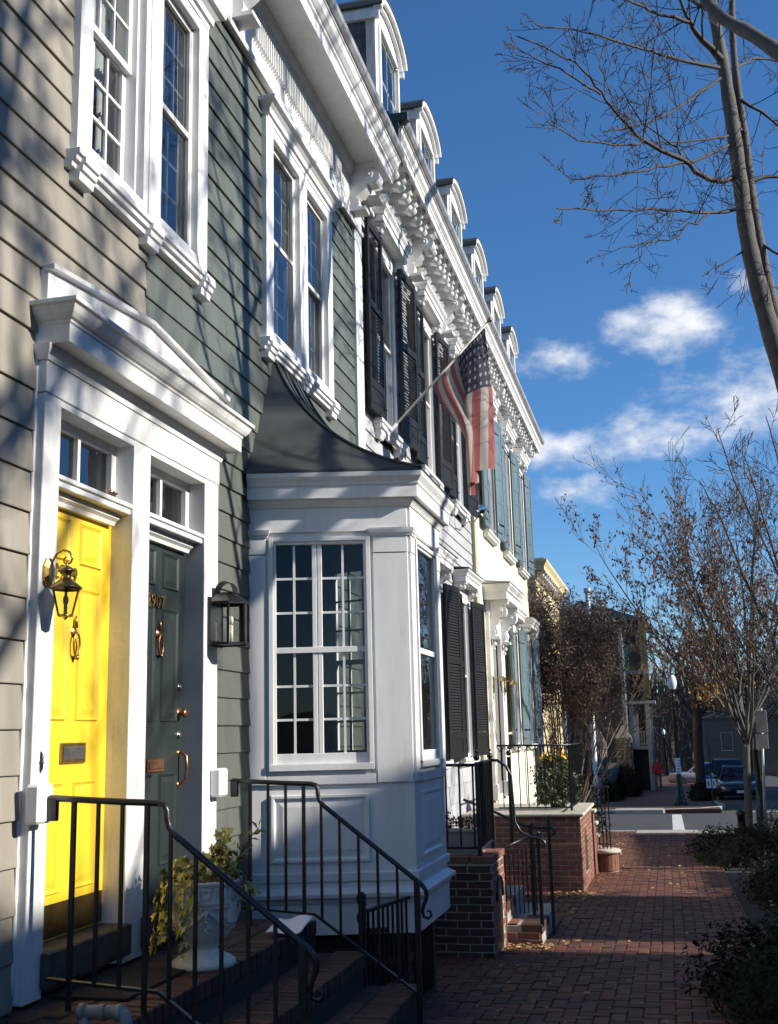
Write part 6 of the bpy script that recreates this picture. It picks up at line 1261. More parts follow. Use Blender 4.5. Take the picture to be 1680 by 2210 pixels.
# bare tree beyond the right edge, its boughs fan up behind the brown leaved tree
t3 = tree('bare_street_tree', 'bare street tree at the right edge whose boughs fan up and left', (5.0, 18.4, zg(18.4)))
mbt = MB(); mbb = MB(); TR = random.Random(9)
trunk(mbt, [(5.02, 18.4, zg(18.4) - 0.1), (5.0, 18.4, 0.6), (4.98, 18.4, 1.6)], 0.12, 0.09)
P3 = dict(PT); P3['seg'] = [0.4, 0.25, 0.16, 0.12]; P3['kids'] = [0, 5, 3, 0]; P3['rmin'] = 0.005; P3['up'] = 0.35
for pts, r in (([(4.98, 18.4, 1.5), (4.75, 18.4, 2.1), (4.5, 18.4, 3.0), (4.15, 18.4, 4.0), (3.9, 18.4, 4.9), (3.6, 18.4, 5.6)], 0.05), ([(4.98, 18.4, 1.6), (4.85, 18.4, 3.2), (4.6, 18.4, 4.6), (4.35, 18.6, 6.0)], 0.05), ([(4.98, 18.4, 1.5), (5.1, 18.8, 3.4), (5.0, 19.0, 5.2), (4.8, 19.2, 6.8)], 0.05), ([(4.98, 18.4, 1.3), (4.6, 18.1, 1.75), (4.3, 18.0, 2.4), (3.95, 17.9, 3.0), (3.7, 17.9, 3.8)], 0.03), ([(4.99, 18.4, 1.6), (5.5, 18.0, 3.2), (5.9, 17.6, 5.0)], 0.045), ([(4.75, 18.4, 3.8), (4.5, 18.0, 4.4), (4.1, 17.7, 5.4), (3.9, 17.5, 6.2)], 0.025)):
    limb(mbb, TR, pts, r, 0.007, 11, P3, None, 1, 1.5)
mbt.build('trunk', M_BARK, t3, fix=False); mbb.build('crown', M_TWIG, t3, fix=False)
# crape myrtle in the side yard
cmr = tree('crape_myrtle', 'many stemmed brown shrub tree full of dry seed heads beside the cream house', (0.45, 26.2, zg(26)))
mbb = MB(); lf = MB(); TR = random.Random(15)
def lfs(q):
    if q.z < 2.3 + TR.gauss(0, 0.35) or q.x > 2.15: return
    for _ in range(4):
        if TR.random() < 0.7: leaf2(lf, q + rdir(TR) * 0.16, rdir(TR), rdir(TR), TR.uniform(0.035, 0.085), 0.5)
PC = dict(seg=[0.35, 0.2, 0.14, 0.1], wander=0.10, up=0.35, rmin=0.004, kids=[9, 6, 4, 0], bare=0.30, ang=30, ratio=0.42, max=3)
for k in range(19):
    a = 2 * math.pi * k / 19; sp_ = TR.uniform(0.1, 0.5); bx = 0.45 + 0.12 * math.cos(a)
    grow(mbb, TR, (bx, 26.2 + 0.12 * math.sin(a), zg(26)), (math.cos(a) * sp_ + 0.10, math.sin(a) * sp_, 1), TR.uniform(4.2, 4.9), 0.026, 0, PC, lfs)
mbb.build('stems', mat('pale_stem', (0.20, 0.14, 0.10), 0.8, 0.2, 9.0), cmr, fix=False); lf.build('crown', M_SEED, cmr, fix=False); print('crape', len(lf.f), len(mbb.f))
# evergreen shrubs
def shrub(label, cx, cy, rx, ry, h, n, m=M_EVER, z0=None, leafs=0.055, nm='evergreen_shrub', group=None):
    z0 = zg(cy) if z0 is None else z0; t = thing(nm, label, 'shrub', (cx, cy, z0), group); lf = MB(); sk = MB(); r = random.Random(int(cx * 100 + cy * 10))
    for i in range(n):
        a = r.uniform(0, 2 * math.pi); e = math.asin(r.random()); k = r.uniform(0.72, 1.0) * (1 + 0.16 * math.sin(a * 4 + cx) + 0.10 * math.sin(a * 9 + e * 7)); x, y, z = math.cos(a) * math.cos(e) * k, math.sin(a) * math.cos(e) * k, math.sin(e) * k
        p = Vector((cx + x * rx, cy + y * ry, z0 + z * h)); nn = Vector((x / rx, y / ry, z / h + 0.2)).normalized()
        leaf2(lf, p, nn + rdir(r) * 0.8, nn + rdir(r) * 0.7, leafs * r.uniform(0.7, 1.5), 0.42)
    for i in range(14): a = r.uniform(0, 6.28); sk.tube([(cx, cy, z0), (cx + rx * 0.8 * math.cos(a), cy + ry * 0.8 * math.sin(a), z0 + h * 0.75)], 0.008, 4)
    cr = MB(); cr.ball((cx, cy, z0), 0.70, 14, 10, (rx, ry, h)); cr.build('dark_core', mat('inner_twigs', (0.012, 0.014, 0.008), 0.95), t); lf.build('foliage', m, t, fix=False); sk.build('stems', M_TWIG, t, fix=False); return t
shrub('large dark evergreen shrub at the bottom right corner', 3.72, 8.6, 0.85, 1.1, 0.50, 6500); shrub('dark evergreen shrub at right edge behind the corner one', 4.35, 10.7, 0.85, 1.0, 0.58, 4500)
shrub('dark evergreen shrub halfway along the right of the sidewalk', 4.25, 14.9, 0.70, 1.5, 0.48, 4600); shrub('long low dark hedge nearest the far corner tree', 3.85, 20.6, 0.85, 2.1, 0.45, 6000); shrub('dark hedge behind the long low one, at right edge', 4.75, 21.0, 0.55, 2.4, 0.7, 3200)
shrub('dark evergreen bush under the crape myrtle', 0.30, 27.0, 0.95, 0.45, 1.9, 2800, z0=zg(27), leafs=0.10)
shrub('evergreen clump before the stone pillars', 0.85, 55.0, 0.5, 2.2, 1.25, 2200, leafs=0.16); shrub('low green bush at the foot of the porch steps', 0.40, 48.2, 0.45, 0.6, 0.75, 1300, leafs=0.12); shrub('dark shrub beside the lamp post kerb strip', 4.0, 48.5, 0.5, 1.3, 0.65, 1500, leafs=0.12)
# fallen leaves
lv = MB(); LR = random.Random(44)
def fl_leaf(x, y, s, z=None):
    z = zg(y) + 0.004 if z is None else z; a = LR.uniform(0, 6.28); u = Vector((math.cos(a), math.sin(a), LR.uniform(-0.15, 0.35))); leaf5(lv, (x, y, z + LR.uniform(0, 0.012)), (LR.gauss(0, .25), LR.gauss(0, .25), 1), u, s)
for i in range(520):
    y = 7.5 + 20 * LR.random() ** 0.8; x = LR.uniform(1.5, 3.45) if LR.random() < 0.6 else LR.uniform(1.3, 1.9); fl_leaf(x, y, LR.uniform(0.025, 0.06))
for i in range(120): fl_leaf(LR.gauss(1.45, 0.14), LR.gauss(10.75, 0.12), LR.uniform(0.025, 0.05))
for i in range(110): fl_leaf(LR.uniform(1.2, 1.75), LR.gauss(14.9, 0.2), LR.uniform(0.025, 0.05))
mi = M_LEAFY.copy(); t = mi.node_tree
for nd in list(t.nodes):
    if nd.bl_idname == 'ShaderNodeObjectInfo':
        ge = t.nodes.new('ShaderNodeNewGeometry')
        for l in list(nd.outputs['Random'].links): t.links.new(ge.outputs['Random Per Island'], l.to_socket)
tag(lv.build('fallen_leaves', mi, None, fix=False), 'dry fallen leaves scattered over the brick sidewalk', 'leaves', kind='stuff')
for (x, y, z, own) in ((-0.02, 5.34, 2.926, 'dry brown leaf lying on the sill over the yellow door'),):
    lw = MB()
    for i in range(5): leaf5(lw, (x + LR.uniform(-0.03, 0.04), y + LR.uniform(-0.03, 0.03), z + 0.004 + 0.01 * i), (LR.gauss(0, .5), LR.gauss(0, .5), 1), rdir(LR), 0.05)
    tag(lw.build('dry_leaf', M_LEAFB, None, fix=False), own, 'leaf')

# ================================================================== street furniture
def lamp_post(label, x, y):
    z = zg(y); t = thing('street_lamp', label, 'street lamp', (x, y, z), 'globe street lamps along the sidewalk')
    b = MB(); b.lathe([(0, 0), (0.25, 0), (0.25, 0.10), (0.21, 0.14), (0.20, 0.22), (0.15, 0.30), (0.13, 0.42), (0.14, 0.45), (0.115, 0.50), (0.095, 0.95), (0.085, 1.1)], (x, y, z), 16, smooth=False); b.build('base', M_IRON, t)
    b = MB(); b.lathe([(0.082, 1.1), (0.062, 3.9), (0.08, 3.92), (0.08, 3.96), (0.055, 4.0), (0.065, 4.1), (0.11, 4.16), (0.12, 4.2)], (x, y, z), 12); b.build('shaft', M_IRON, t)
    b = MB(); b.lathe([(0.10, 4.2), (0.14, 4.27), (0.17, 4.38), (0.175, 4.48), (0.155, 4.60), (0.11, 4.69), (0.07, 4.735), (0.0, 4.74)], (x, y, z), 20); b.build('globe', mat('milky_globe', (0.72, 0.73, 0.74), 0.2, 0.05), t)
    b = MB(); b.lathe([(0.08, 4.73), (0.06, 4.77), (0.025, 4.80), (0.02, 4.86), (0, 4.88)], (x, y, z), 10); b.build('finial', M_STEEL, t); return t
lamp_post('black street lamp with white globe at the far corner', 3.12, 43.65); lamp_post('small distant street lamp further down the sidewalk', 2.47, 125.0)
pw = MB(); pw.lathe([(0.092, 1.12), (0.087, 1.68)], (3.12, 43.65, zg(43.65)), 12); o = pw.build('paper_wrap', M_PAPER, None); tag(o, 'blue and white paper wrapped round the street lamp shaft', 'poster')
pm = mat('poster_blue', (0.12, 0.20, 0.55), 0.7)
for k in range(5): q = MB(); q.lathe([(0.0935, 1.16 + 0.1 * k), (0.0925, 1.21 + 0.1 * k)], (3.12, 43.65, zg(43.65)), 6, a0=-2.2 + 0.2 * k, a1=-1.1 + 0.15 * k); q.build('blue_print', pm, o, fix=False)
sg = thing('sign_post', 'grey steel sign post with plain sign backs at right edge', 'sign', (4.71, 26.0, zg(26)))
b = MB(); b.tube([(4.71, 26.0, zg(26)), (4.84, 26.0, 2.05)], 0.028, 8); b.build('post', M_GUTTER, sg)
M_SIGN = mat('sign_back', (0.32, 0.31, 0.27), 0.5, 0.1)
for z0, z1, w in ((1.18, 1.50, 0.13), (1.52, 2.0, 0.12)): b = MB(); b.box(4.80 - w + (z0 - 1.18) * 0.06, 4.80 + w + (z0 - 1.18) * 0.06, 25.955, 25.962, z0, z1); b.build('sign_plate', M_SIGN, sg, bevel=0.02)
bl = thing('iron_bollard', 'short black iron bollard beside the corner tree', 'bollard', (4.26, 26.1, zg(26))); b = MB(); b.lathe([(0.13, 0), (0.13, 0.06), (0.09, 0.10), (0.085, 0.42), (0.11, 0.44), (0.10, 0.50), (0.03, 0.56), (0, 0.57)], (4.24, 26.1, zg(26)), 10); b.build('body', M_IRON, bl); b = MB(); b.tube([(4.24, 26.0, zg(26) + 0.25), (4.24, 25.96, zg(26) + 0.25)], 0.04, 8); b.build('cap', M_IRON, bl)
bl = thing('iron_post', 'dark iron post with flared base behind the sign post', 'post', (4.72, 26.6, zg(26.6))); b = MB(); b.lathe([(0.16, 0), (0.16, 0.10), (0.12, 0.18), (0.12, 0.5), (0.075, 0.6), (0.065, 1.8), (0.08, 1.82), (0.0, 1.9)], (4.70, 26.6, zg(26.6)), 12); b.build('body', M_IRON, bl); b = MB(); b.box(4.66, 4.76, 26.48, 26.54, 0.2, 0.5); b.build('plate', M_IRON, bl)
ns = thing('notice_stake', 'brown stake with small white notices by the far kerb', 'sign', (4.3, 46, zg(46)))
b = MB(); b.bar((4.35, 46, zg(46)), (4.35, 46, 1.1), 0.06); b.build('stake', mat('brown_stake', (0.08, 0.05, 0.035), 0.9), ns)
for x, w in ((4.24, 0.09), (4.44, 0.07)): b = MB(); b.box(x - w, x + w, 45.94, 45.95, -0.62, -0.28); nb = b.build('notice', M_PAPER, ns); b = MB(); b.box(x - w * 0.4, x + w * 0.1, 45.935, 45.94, -0.54, -0.36); b.build('dark_mark', M_IRON, nb)

# ================================================================== vehicles
def car(name, label, x, y, rz, L, Wd, H, paint, kind='sedan', cat='car'):
    """body lofted from stations along the length; local +x is the front"""
    t = thing(name, label, cat, (x, y, zg(y) - 0.13)); Mx = Matrix.Translation((x, y, zg(y) - 0.13)) @ Matrix.Rotation(rz, 4, 'Z')
    h = L / 2; w = Wd / 2; belt = H * 0.60
    stn = [(-h, 0.80, 0.42, belt * 0.80), (-h + 0.12, 0.95, 0.26, belt * 0.97), (-h * 0.6, 1.0, 0.20, belt), (0, 1.0, 0.20, belt), (h * 0.42, 1.0, 0.20, belt * 0.97), (h * 0.75, 0.98, 0.20, belt * 0.90), (h - 0.12, 0.93, 0.22, belt * 0.80), (h, 0.78, 0.32, belt * 0.66)]
    if kind == 'suv': stn = [(-h, 0.9, 0.45, belt * 0.95), (-h + 0.08, 0.97, 0.28, belt * 1.02), (0, 1.0, 0.25, belt * 1.02), (h * 0.6, 1.0, 0.25, belt * 0.99), (h - 0.1, 0.95, 0.27, belt * 0.90), (h, 0.82, 0.36, belt * 0.72)]
    b = MB(); v = []
    for (sx, k, z0, z1) in stn:
        ww = w * k; v += [(sx, -ww * 0.9, z0), (sx, -ww, z0 + 0.12), (sx, -ww, (z0 + z1) * 0.55), (sx, -ww * 0.93, z1 - 0.03), (sx, -ww * 0.8, z1), (sx, 0, z1 + 0.03), (sx, ww * 0.8, z1), (sx, ww * 0.93, z1 - 0.03), (sx, ww, (z0 + z1) * 0.55), (sx, ww, z0 + 0.12), (sx, ww * 0.9, z0)]
    m = 11; b.add(v, [(i * m + k, (i + 1) * m + k, (i + 1) * m + (k + 1) % m, i * m + (k + 1) % m) for i in range(len(stn) - 1) for k in range(m)] + [tuple(range(m)), tuple(range(len(v) - 1, len(v) - m - 1, -1))], True)
    bo = b.build('body', paint, t, M=Mx)
    # cabin: glass house with roof
    r0, r1 = (-h * 0.80, h * 0.36) if kind == 'sedan' else (-h * 0.97, h * 0.45); q0, q1 = (-h * 0.48, h * 0.06) if kind == 'sedan' else (-h * 0.86, h * 0.16)
    B_ = [(r0, -w * 0.86, belt), (r1, -w * 0.86, belt * 0.99), (r1, w * 0.86, belt * 0.99), (r0, w * 0.86, belt)]; T_ = [(q0, -w * 0.66, H - 0.04), (q1, -w * 0.66, H - 0.04), (q1, w * 0.66, H - 0.04), (q0, w * 0.66, H - 0.04)]
    g = MB(); g.add(B_ + T_, [(0, 1, 5, 4), (1, 2, 6, 5), (2, 3, 7, 6), (3, 0, 4, 7)]); g.build('windows', M_GLASSD, t, M=Mx)
    c = MB(); c.add([(q0 + 0.05, -w * 0.64, H - 0.06), (q1 - 0.05, -w * 0.64, H - 0.06), (q1 - 0.05, w * 0.64, H - 0.06), (q0 + 0.05, w * 0.64, H - 0.06), (r0 + 0.1, -w * 0.8, belt), (r1 - 0.1, -w * 0.8, belt), (r1 - 0.1, w * 0.8, belt), (r0 + 0.1, w * 0.8, belt)], [(0, 1, 5, 4), (1, 2, 6, 5), (2, 3, 7, 6), (3, 0, 4, 7)]); c.build('cabin_lining', M_IRON, t, M=Mx)
    r = MB(); r.add([(a * 1.0, b_ * 1.02, z) for a, b_, z in T_] + [(q0 + 0.1, -w * 0.5, H), (q1 - 0.1, -w * 0.5, H), (q1 - 0.1, w * 0.5, H), (q0 + 0.1, w * 0.5, H)], [(0, 1, 5, 4), (1, 2, 6, 5), (2, 3, 7, 6), (3, 0, 4, 7), (4, 5, 6, 7)])
    for i in range(4): r.bar(B_[i], T_[i], 0.06)
    xm = (q0 + q1) / 2
    for sgn in (-1, 1): r.bar((xm, sgn * w * 0.865, belt), (xm, sgn * w * 0.665, H - 0.04), 0.07)
    r.build('roof', paint, t, M=Mx)
    for sx in (-h * 0.62, h * 0.62):
        for sgn in (-1, 1):
            ty = MB(); yc = sgn * (w - 0.10); ty.lathe([(0.20, -0.10), (0.30, -0.10), (0.325, -0.06), (0.325, 0.06), (0.30, 0.10), (0.20, 0.10)], (sx, yc, 0.325), 20, axis='y'); wh = ty.build('wheel', mat('tyre_rubber', (0.012, 0.012, 0.012), 0.9), t, M=Mx)
            ri = MB(); ri.lathe([(0.20, 0.085 * sgn), (0.17, 0.07 * sgn), (0.06, 0.09 * sgn), (0, 0.092 * sgn)], (sx, yc, 0.325), 16, axis='y'); ri.build('rim', M_STEEL, wh, M=Mx)
    ml = mat('headlamp', (0.75, 0.77, 0.80), 0.1, 0.05, spec=0.8)
    for sgn in (-1, 1): q = MB(); q.obox((h - 0.055, sgn * w * 0.62, belt * 0.62), (1, 0, -0.25), (0, 1, 0), (0, 0, 1), 0.05, w * 0.18, 0.055); q.build('headlight', ml, t, bevel=0.02, M=Mx)
    q = MB(); q.box(h - 0.06, h + 0.012, -w * 0.34, w * 0.34, belt * 0.48, belt * 0.66); q.build('grille', M_IRON, t, M=Mx)
    q = MB(); q.box(h - 0.15, h + 0.035, -w * 0.86, w * 0.86, 0.34, 0.45); q.build('bumper', paint, t, bevel=0.03, M=Mx); q = MB(); q.box(h + 0.035, h + 0.042, -0.16, 0.16, 0.34, 0.45); q.build('number_plate', M_PAPER, t, M=Mx)
    for sgn in (-1, 1): q = MB(); q.obox((r1 - 0.25, sgn * (w + 0.06), belt + 0.08), (1, 0, 0), (0, 1, 0), (0, 0, 1), 0.05, 0.08, 0.06); q.build('door_mirror', paint, t, bevel=0.02, M=Mx)
    return t
P_BLK = mat('black_car_paint', (0.010, 0.012, 0.018), 0.15, 0.02, coat=0.8); P_SIL = mat('silver_car_paint', (0.42, 0.43, 0.45), 0.25, 0.03, metal=0.4, coat=0.6); P_BLU = mat('blue_car_paint', (0.02, 0.06, 0.20), 0.2, 0.03, coat=0.6)
car('parked_car', 'black sedan parked nose first behind the corner tree', 5.75, 54.6, -math.pi / 2, 4.7, 1.78, 1.42, P_BLK)
car('parked_car', 'dark high car parked behind the black sedan', 5.7, 60.6, -math.pi / 2, 4.8, 1.85, 1.72, mat('dark_grey_car_paint', (0.015, 0.016, 0.020), 0.2, 0.02, coat=0.6), 'suv'); car('parked_car', 'blue car parked down the far kerb', 5.4, 68, -math.pi / 2, 4.4, 1.75, 1.5, P_BLU, 'suv')
car('crossing_car', 'silver estate car crossing at the end of the sidewalk', 5.0, 78.5, math.pi, 4.6, 1.8, 1.52, P_SIL, 'suv')

# ================================================================== person in a red jacket
ps = thing('person', 'person in red jacket and grey trousers walking towards us', 'person', (2.2, 62.5, zg(62.5)))
def skin(name, joints, edges, m, parent):
    me = bpy.data.meshes.new(name); me.from_pydata([j[0] for j in joints], edges, []); me.materials.append(m); o = put(name, me, parent)
    md = o.modifiers.new('skin', 'SKIN'); md.use_smooth_shade = True
    for i, j in enumerate(joints): me.skin_vertices[0].data[i].radius = (j[1], j[2] if len(j) > 2 else j[1])
    me.skin_vertices[0].data[0].use_root = True; o.modifiers.new('sub', 'SUBSURF').levels = 1; o.modifiers['sub'].render_levels = 2; return o
bx, by, bz = 2.2, 62.5, zg(62.5)
def J(x, y, z, *r): return ((bx + x, by + y, bz + z), *r)
J_ = [J(0, 0, 0.92, 0.15, 0.11), J(0, 0, 1.12, 0.155, 0.11), J(0, 0, 1.34, 0.18, 0.115), J(0, -0.01, 1.46, 0.07), J(0, -0.02, 1.60, 0.085, 0.10), J(0, -0.02, 1.69, 0.075, 0.085), J(-0.19, 0, 1.38, 0.068), J(-0.25, 0.02, 1.12, 0.055), J(-0.24, -0.1, 0.90, 0.042), J(0.19, 0, 1.38, 0.068), J(0.25, 0.03, 1.12, 0.055), J(0.24, -0.05, 0.90, 0.042),
      J(-0.09, 0, 0.85, 0.10), J(-0.10, -0.08, 0.50, 0.075), J(-0.10, 0.02, 0.09, 0.05), J(-0.10, -0.12, 0.04, 0.04), J(0.09, 0, 0.85, 0.10), J(0.10, 0.05, 0.50, 0.075), J(0.10, 0.20, 0.12, 0.05), J(0.10, 0.08, 0.04, 0.04)]
mskin = bpy.data.materials.new('person_colours'); mskin.use_nodes = True; t = mskin.node_tree; n = t.nodes.new; l = t.links.new; ge = n('ShaderNodeNewGeometry'); sp = n('ShaderNodeSeparateXYZ'); l(ge.outputs['Position'], sp.inputs[0])
mrn = n('ShaderNodeMapRange'); mrn.inputs['From Min'].default_value = bz; mrn.inputs['From Max'].default_value = bz + 1.8; l(sp.outputs['Z'], mrn.inputs['Value']); rp = n('ShaderNodeValToRGB'); rp.color_ramp.interpolation = 'CONSTANT'; l(mrn.outputs[0], rp.inputs[0])
el = rp.color_ramp.elements; el[0].position = 0; el[0].color = (0.02, 0.02, 0.02, 1); el[1].position = 0.05; el[1].color = (0.16, 0.15, 0.13, 1)
for pos, c in ((0.475, (0.02, 0.02, 0.02, 1)), (0.49, (0.42, 0.02, 0.025, 1)), (0.835, (0.42, 0.25, 0.18, 1)), (0.955, (0.10, 0.08, 0.06, 1))): e = el.new(pos); e.color = c
l(rp.outputs[0], t.nodes['Principled BSDF'].inputs['Base Color']); t.nodes['Principled BSDF'].inputs['Roughness'].default_value = 0.8
skin('body', J_, [(0, 1), (1, 2), (2, 3), (3, 4), (4, 5), (2, 6), (6, 7), (7, 8), (2, 9), (9, 10), (10, 11), (0, 12), (12, 13), (13, 14), (14, 15), (0, 16), (16, 17), (17, 18), (18, 19)], mskin, ps)
M_SKN = mat('face_skin', (0.45, 0.28, 0.20), 0.6)
for sgn in (-1, 1):
    hd = MB(); hx, hy, hz = bx + sgn * 0.24, by - (0.12 if sgn < 0 else 0.07), bz + 0.83; hd.ball((hx, hy, hz), 0.04, 8, 6, (0.6, 1, 1.2))
    for k in range(4): hd.tube([(hx, hy - 0.03 + 0.018 * k, hz - 0.03), (hx, hy - 0.035 + 0.018 * k, hz - 0.08 + 0.006 * abs(k - 1.5))], 0.009, 5)
    hd.tube([(hx, hy - 0.035, hz), (hx, hy - 0.06, hz - 0.04)], 0.010, 5); hd.build('hand', M_SKN, ps)
fc = MB(); fc.ball((bx, by - 0.135, bz + 1.60), 0.016, 6, 5, (0.8, 1, 1.5)); fc.ball((bx - 0.09, by - 0.02, bz + 1.60), 0.02, 6, 5, (0.5, 1, 1.4)); fc.ball((bx + 0.09, by - 0.02, bz + 1.60), 0.02, 6, 5, (0.5, 1, 1.4)); fc.build('nose_and_ears', M_SKN, ps)
fc = MB(); fc.ball((bx, by + 0.0, bz + 1.67), 0.10, 10, 7, (0.92, 1.05, 0.85)); fc.build('hair', mat('grey_brown_hair', (0.12, 0.09, 0.07), 0.9), ps)
fc = MB()
for sgn in (-1, 1): fc.ball((bx + sgn * 0.033, by - 0.118, bz + 1.625), 0.010, 6, 5)
fc.box(bx - 0.02, bx + 0.02, by - 0.128, by - 0.118, bz + 1.55, bz + 1.557); fc.build('eyes_and_mouth', M_IRON, ps)
# ================================================================== buildings beyond the cross street
def far_siding(parent, x0, x1, y, z0, z1, e, m, nm='siding'):
    mb = MB(); k = int((z1 - z0) / e)
    for i in range(k): z = z0 + i * e; mb.add([(x0, y - 0.03, z), (x1, y - 0.03, z), (x1, y - 0.005, z + e), (x0, y - 0.005, z + e), (x0, y, z), (x1, y, z)], [(0, 1, 2, 3), (4, 5, 1, 0)])
    return tag(mb.build(nm, m, parent, fix=False), kind='stuff')
dk = thing('dark_clapboard_house', 'dark grey clapboard house with a red roofed side porch', 'house', (-3, 66, zg(66)))
M_DK = mat('dark_grey_clapboard', (0.062, 0.066, 0.078), 0.7, 0.15, 1.0); M_PORCH = mat('weathered_pale_trim', (0.40, 0.40, 0.39), 0.7, 0.2, 3.0)
b = MB(); b.box(-9, 0.55, 64.0, 72, zg(66) - 0.3, 7.4); b.build('wall', M_DK, dk); far_siding(dk, -9, 0.52, 63.99, -1.6, 7.3, 0.16, M_DK)
b = MB(); b.prism([(-9.4, 7.4), (0.8, 7.4), (-4.2, 9.0)], 63.6, 72.4, 'y'); b.build('roof', M_SLATE, dk)
b = MB(); b.box(0.50, 0.72, 63.92, 64.2, -1.6, 7.4); b.build('corner_board', M_PORCH, dk); b = MB(); b.tube([(-1.15, 66, 7.6), (-1.15, 66, 9.6)], 0.14, 10); b.tube([(-1.15, 66, 9.6), (-1.15, 66, 9.85)], 0.22, 10); b.build('flue_pipe', M_GUTTER, dk)
b = MB(); b.add([(0.55, 65.0, 3.75), (0.55, 67.2, 3.75), (2.3, 67.4, 3.25), (2.3, 64.7, 3.25)], [(3, 2, 1, 0)]); b.build('porch_roof', mat('red_metal_roof', (0.20, 0.028, 0.024), 0.5, 0.1), dk)
b = MB(); b.box(0.55, 2.3, 64.7, 67.4, 3.08, 3.24); b.build('porch_beam', M_PORCH, dk)
for x, y in ((1.85, 64.9), (1.95, 67.2), (0.95, 65.0)): b = MB(); b.box(x - 0.11, x + 0.11, y - 0.11, y + 0.11, -1.7 if x > 1 else 0.75, 3.1); b.build('porch_post', M_PORCH, dk)
b = MB(); b.box(0.55, 1.75, 64.9, 67.2, 0.58, 0.74); b.build('porch_floor', M_PORCH, dk)
b = MB(); b.bar((0.7, 64.9, 1.55), (1.75, 64.9, 1.55), 0.06); b.bar((0.7, 64.9, 0.86), (1.75, 64.9, 0.86), 0.05); b.build('porch_rail', M_PORCH, dk)
for i in range(8): x = 0.75 + i * 0.135; b = MB(); b.box(x - 0.03, x + 0.03, 64.88, 64.92, 0.86, 1.55); b.build('baluster', M_PORCH, dk)
b = MB(); b.box(0.56, 1.74, 65.3, 65.34, -1.7, 0.57); b.build('under_porch', M_GAP, dk)
b = MB(); b.box(0.95, 1.25, 66.8, 66.9, 0.75, 3.0); b.build('door_panel', M_WHITE, dk); b = MB(); b.box(0.70, 0.86, 66.0, 66.1, 0.75, 3.05); b.build('green_trim', mat('green_trim', (0.05, 0.16, 0.11), 0.6), dk)
oc = thing('ochre_house', 'brown house with ochre corner and turquoise shutters beyond the porch', 'house', (0, 74, zg(74)))
b = MB(); b.box(-6, 1.55, 74, 84, zg(74) - 0.3, 8.6); b.build('wall', mat('brown_side_wall', (0.13, 0.075, 0.045), 0.8, 0.2, 2.0), oc); b = MB(); b.box(1.50, 1.95, 73.9, 74.3, zg(74), 8.7); b.build('corner_strip', mat('ochre_paint', (0.42, 0.27, 0.09), 0.7, 0.1), oc)
b = MB(); b.box(-0.1, 1.9, 73.6, 74.0, 5.15, 5.35); b.build('ledge', M_PORCH, oc); b = MB(); b.box(0.35, 0.75, 73.8, 73.95, 5.0, 7.0); b.build('shutter', mat('turquoise_paint', (0.12, 0.32, 0.29), 0.6, 0.15, 8.0), oc); b = MB(); b.box(0.05, 0.3, 73.85, 73.99, 4.6, 7.8); b.build('window', M_GLASSD, oc); b = MB(); b.prism([(-6.2, 8.6), (2.1, 8.6), (-2, 10.0)], 73.6, 84.3, 'y'); b.build('roof', M_SLATE, oc)
yl = thing('yellow_house', 'pale yellow house with bracketed cornice behind the crape myrtle', 'house', (-6, 52, zg(52)))
M_YL = mat('pale_yellow_stucco', (0.62, 0.50, 0.28), 0.8, 0.1, 2.0)
b = MB(); b.box(-12, -2.35, 49, 60, zg(50) - 0.3, 8.8); b.build('wall', M_YL, yl); moulding(yl, [(-12, 49), (-2.35, 49), (-2.35, 60)], [(0, 8.3), (0.08, 8.3), (0.12, 8.5), (0.45, 8.62), (0.45, 8.8), (0.58, 8.98), (0.58, 9.08), (0, 9.12)], 'cornice', M_YL); b = MB(); b.box(-12.3, -1.9, 48.6, 60.4, 9.09, 9.16); b.build('roof', M_GUTTER, yl)
for i, (y, z) in enumerate(((50.5, 6.2), (53.5, 6.2), (50.5, 2.6), (53.5, 2.6))): window(yl, y, y + 1.1, z, z + 1.9, 2, 2, M=Matrix.Translation((-2.30, 0, 0)), room=False)
for i in range(12): put('bracket', MATS['modillion'], yl, Matrix.Translation((-2.34, 49.3 + i * 0.8, 8.62)) @ Matrix.Scale(1.3, 4))
b = MB(); b.add([(-2.35, 46.5, 3.6), (-2.35, 49, 4.5), (-0.3, 49, 4.5), (0.2, 46.5, 3.6)], [(0, 3, 2, 1)]); b.box(-2.35, 0.1, 46.6, 49, 3.40, 3.58); b.build('porch_roof', mat('rust_red_roof', (0.24, 0.07, 0.04), 0.6, 0.1), yl)
for x in (-2.2, -1.2, -0.1): b = MB(); b.lathe([(0.12, 0), (0.10, 0.2), (0.085, 4.4), (0.12, 4.5)], (x, 46.8, zg(46)), 12); b.build('porch_column', M_WHITE, yl)
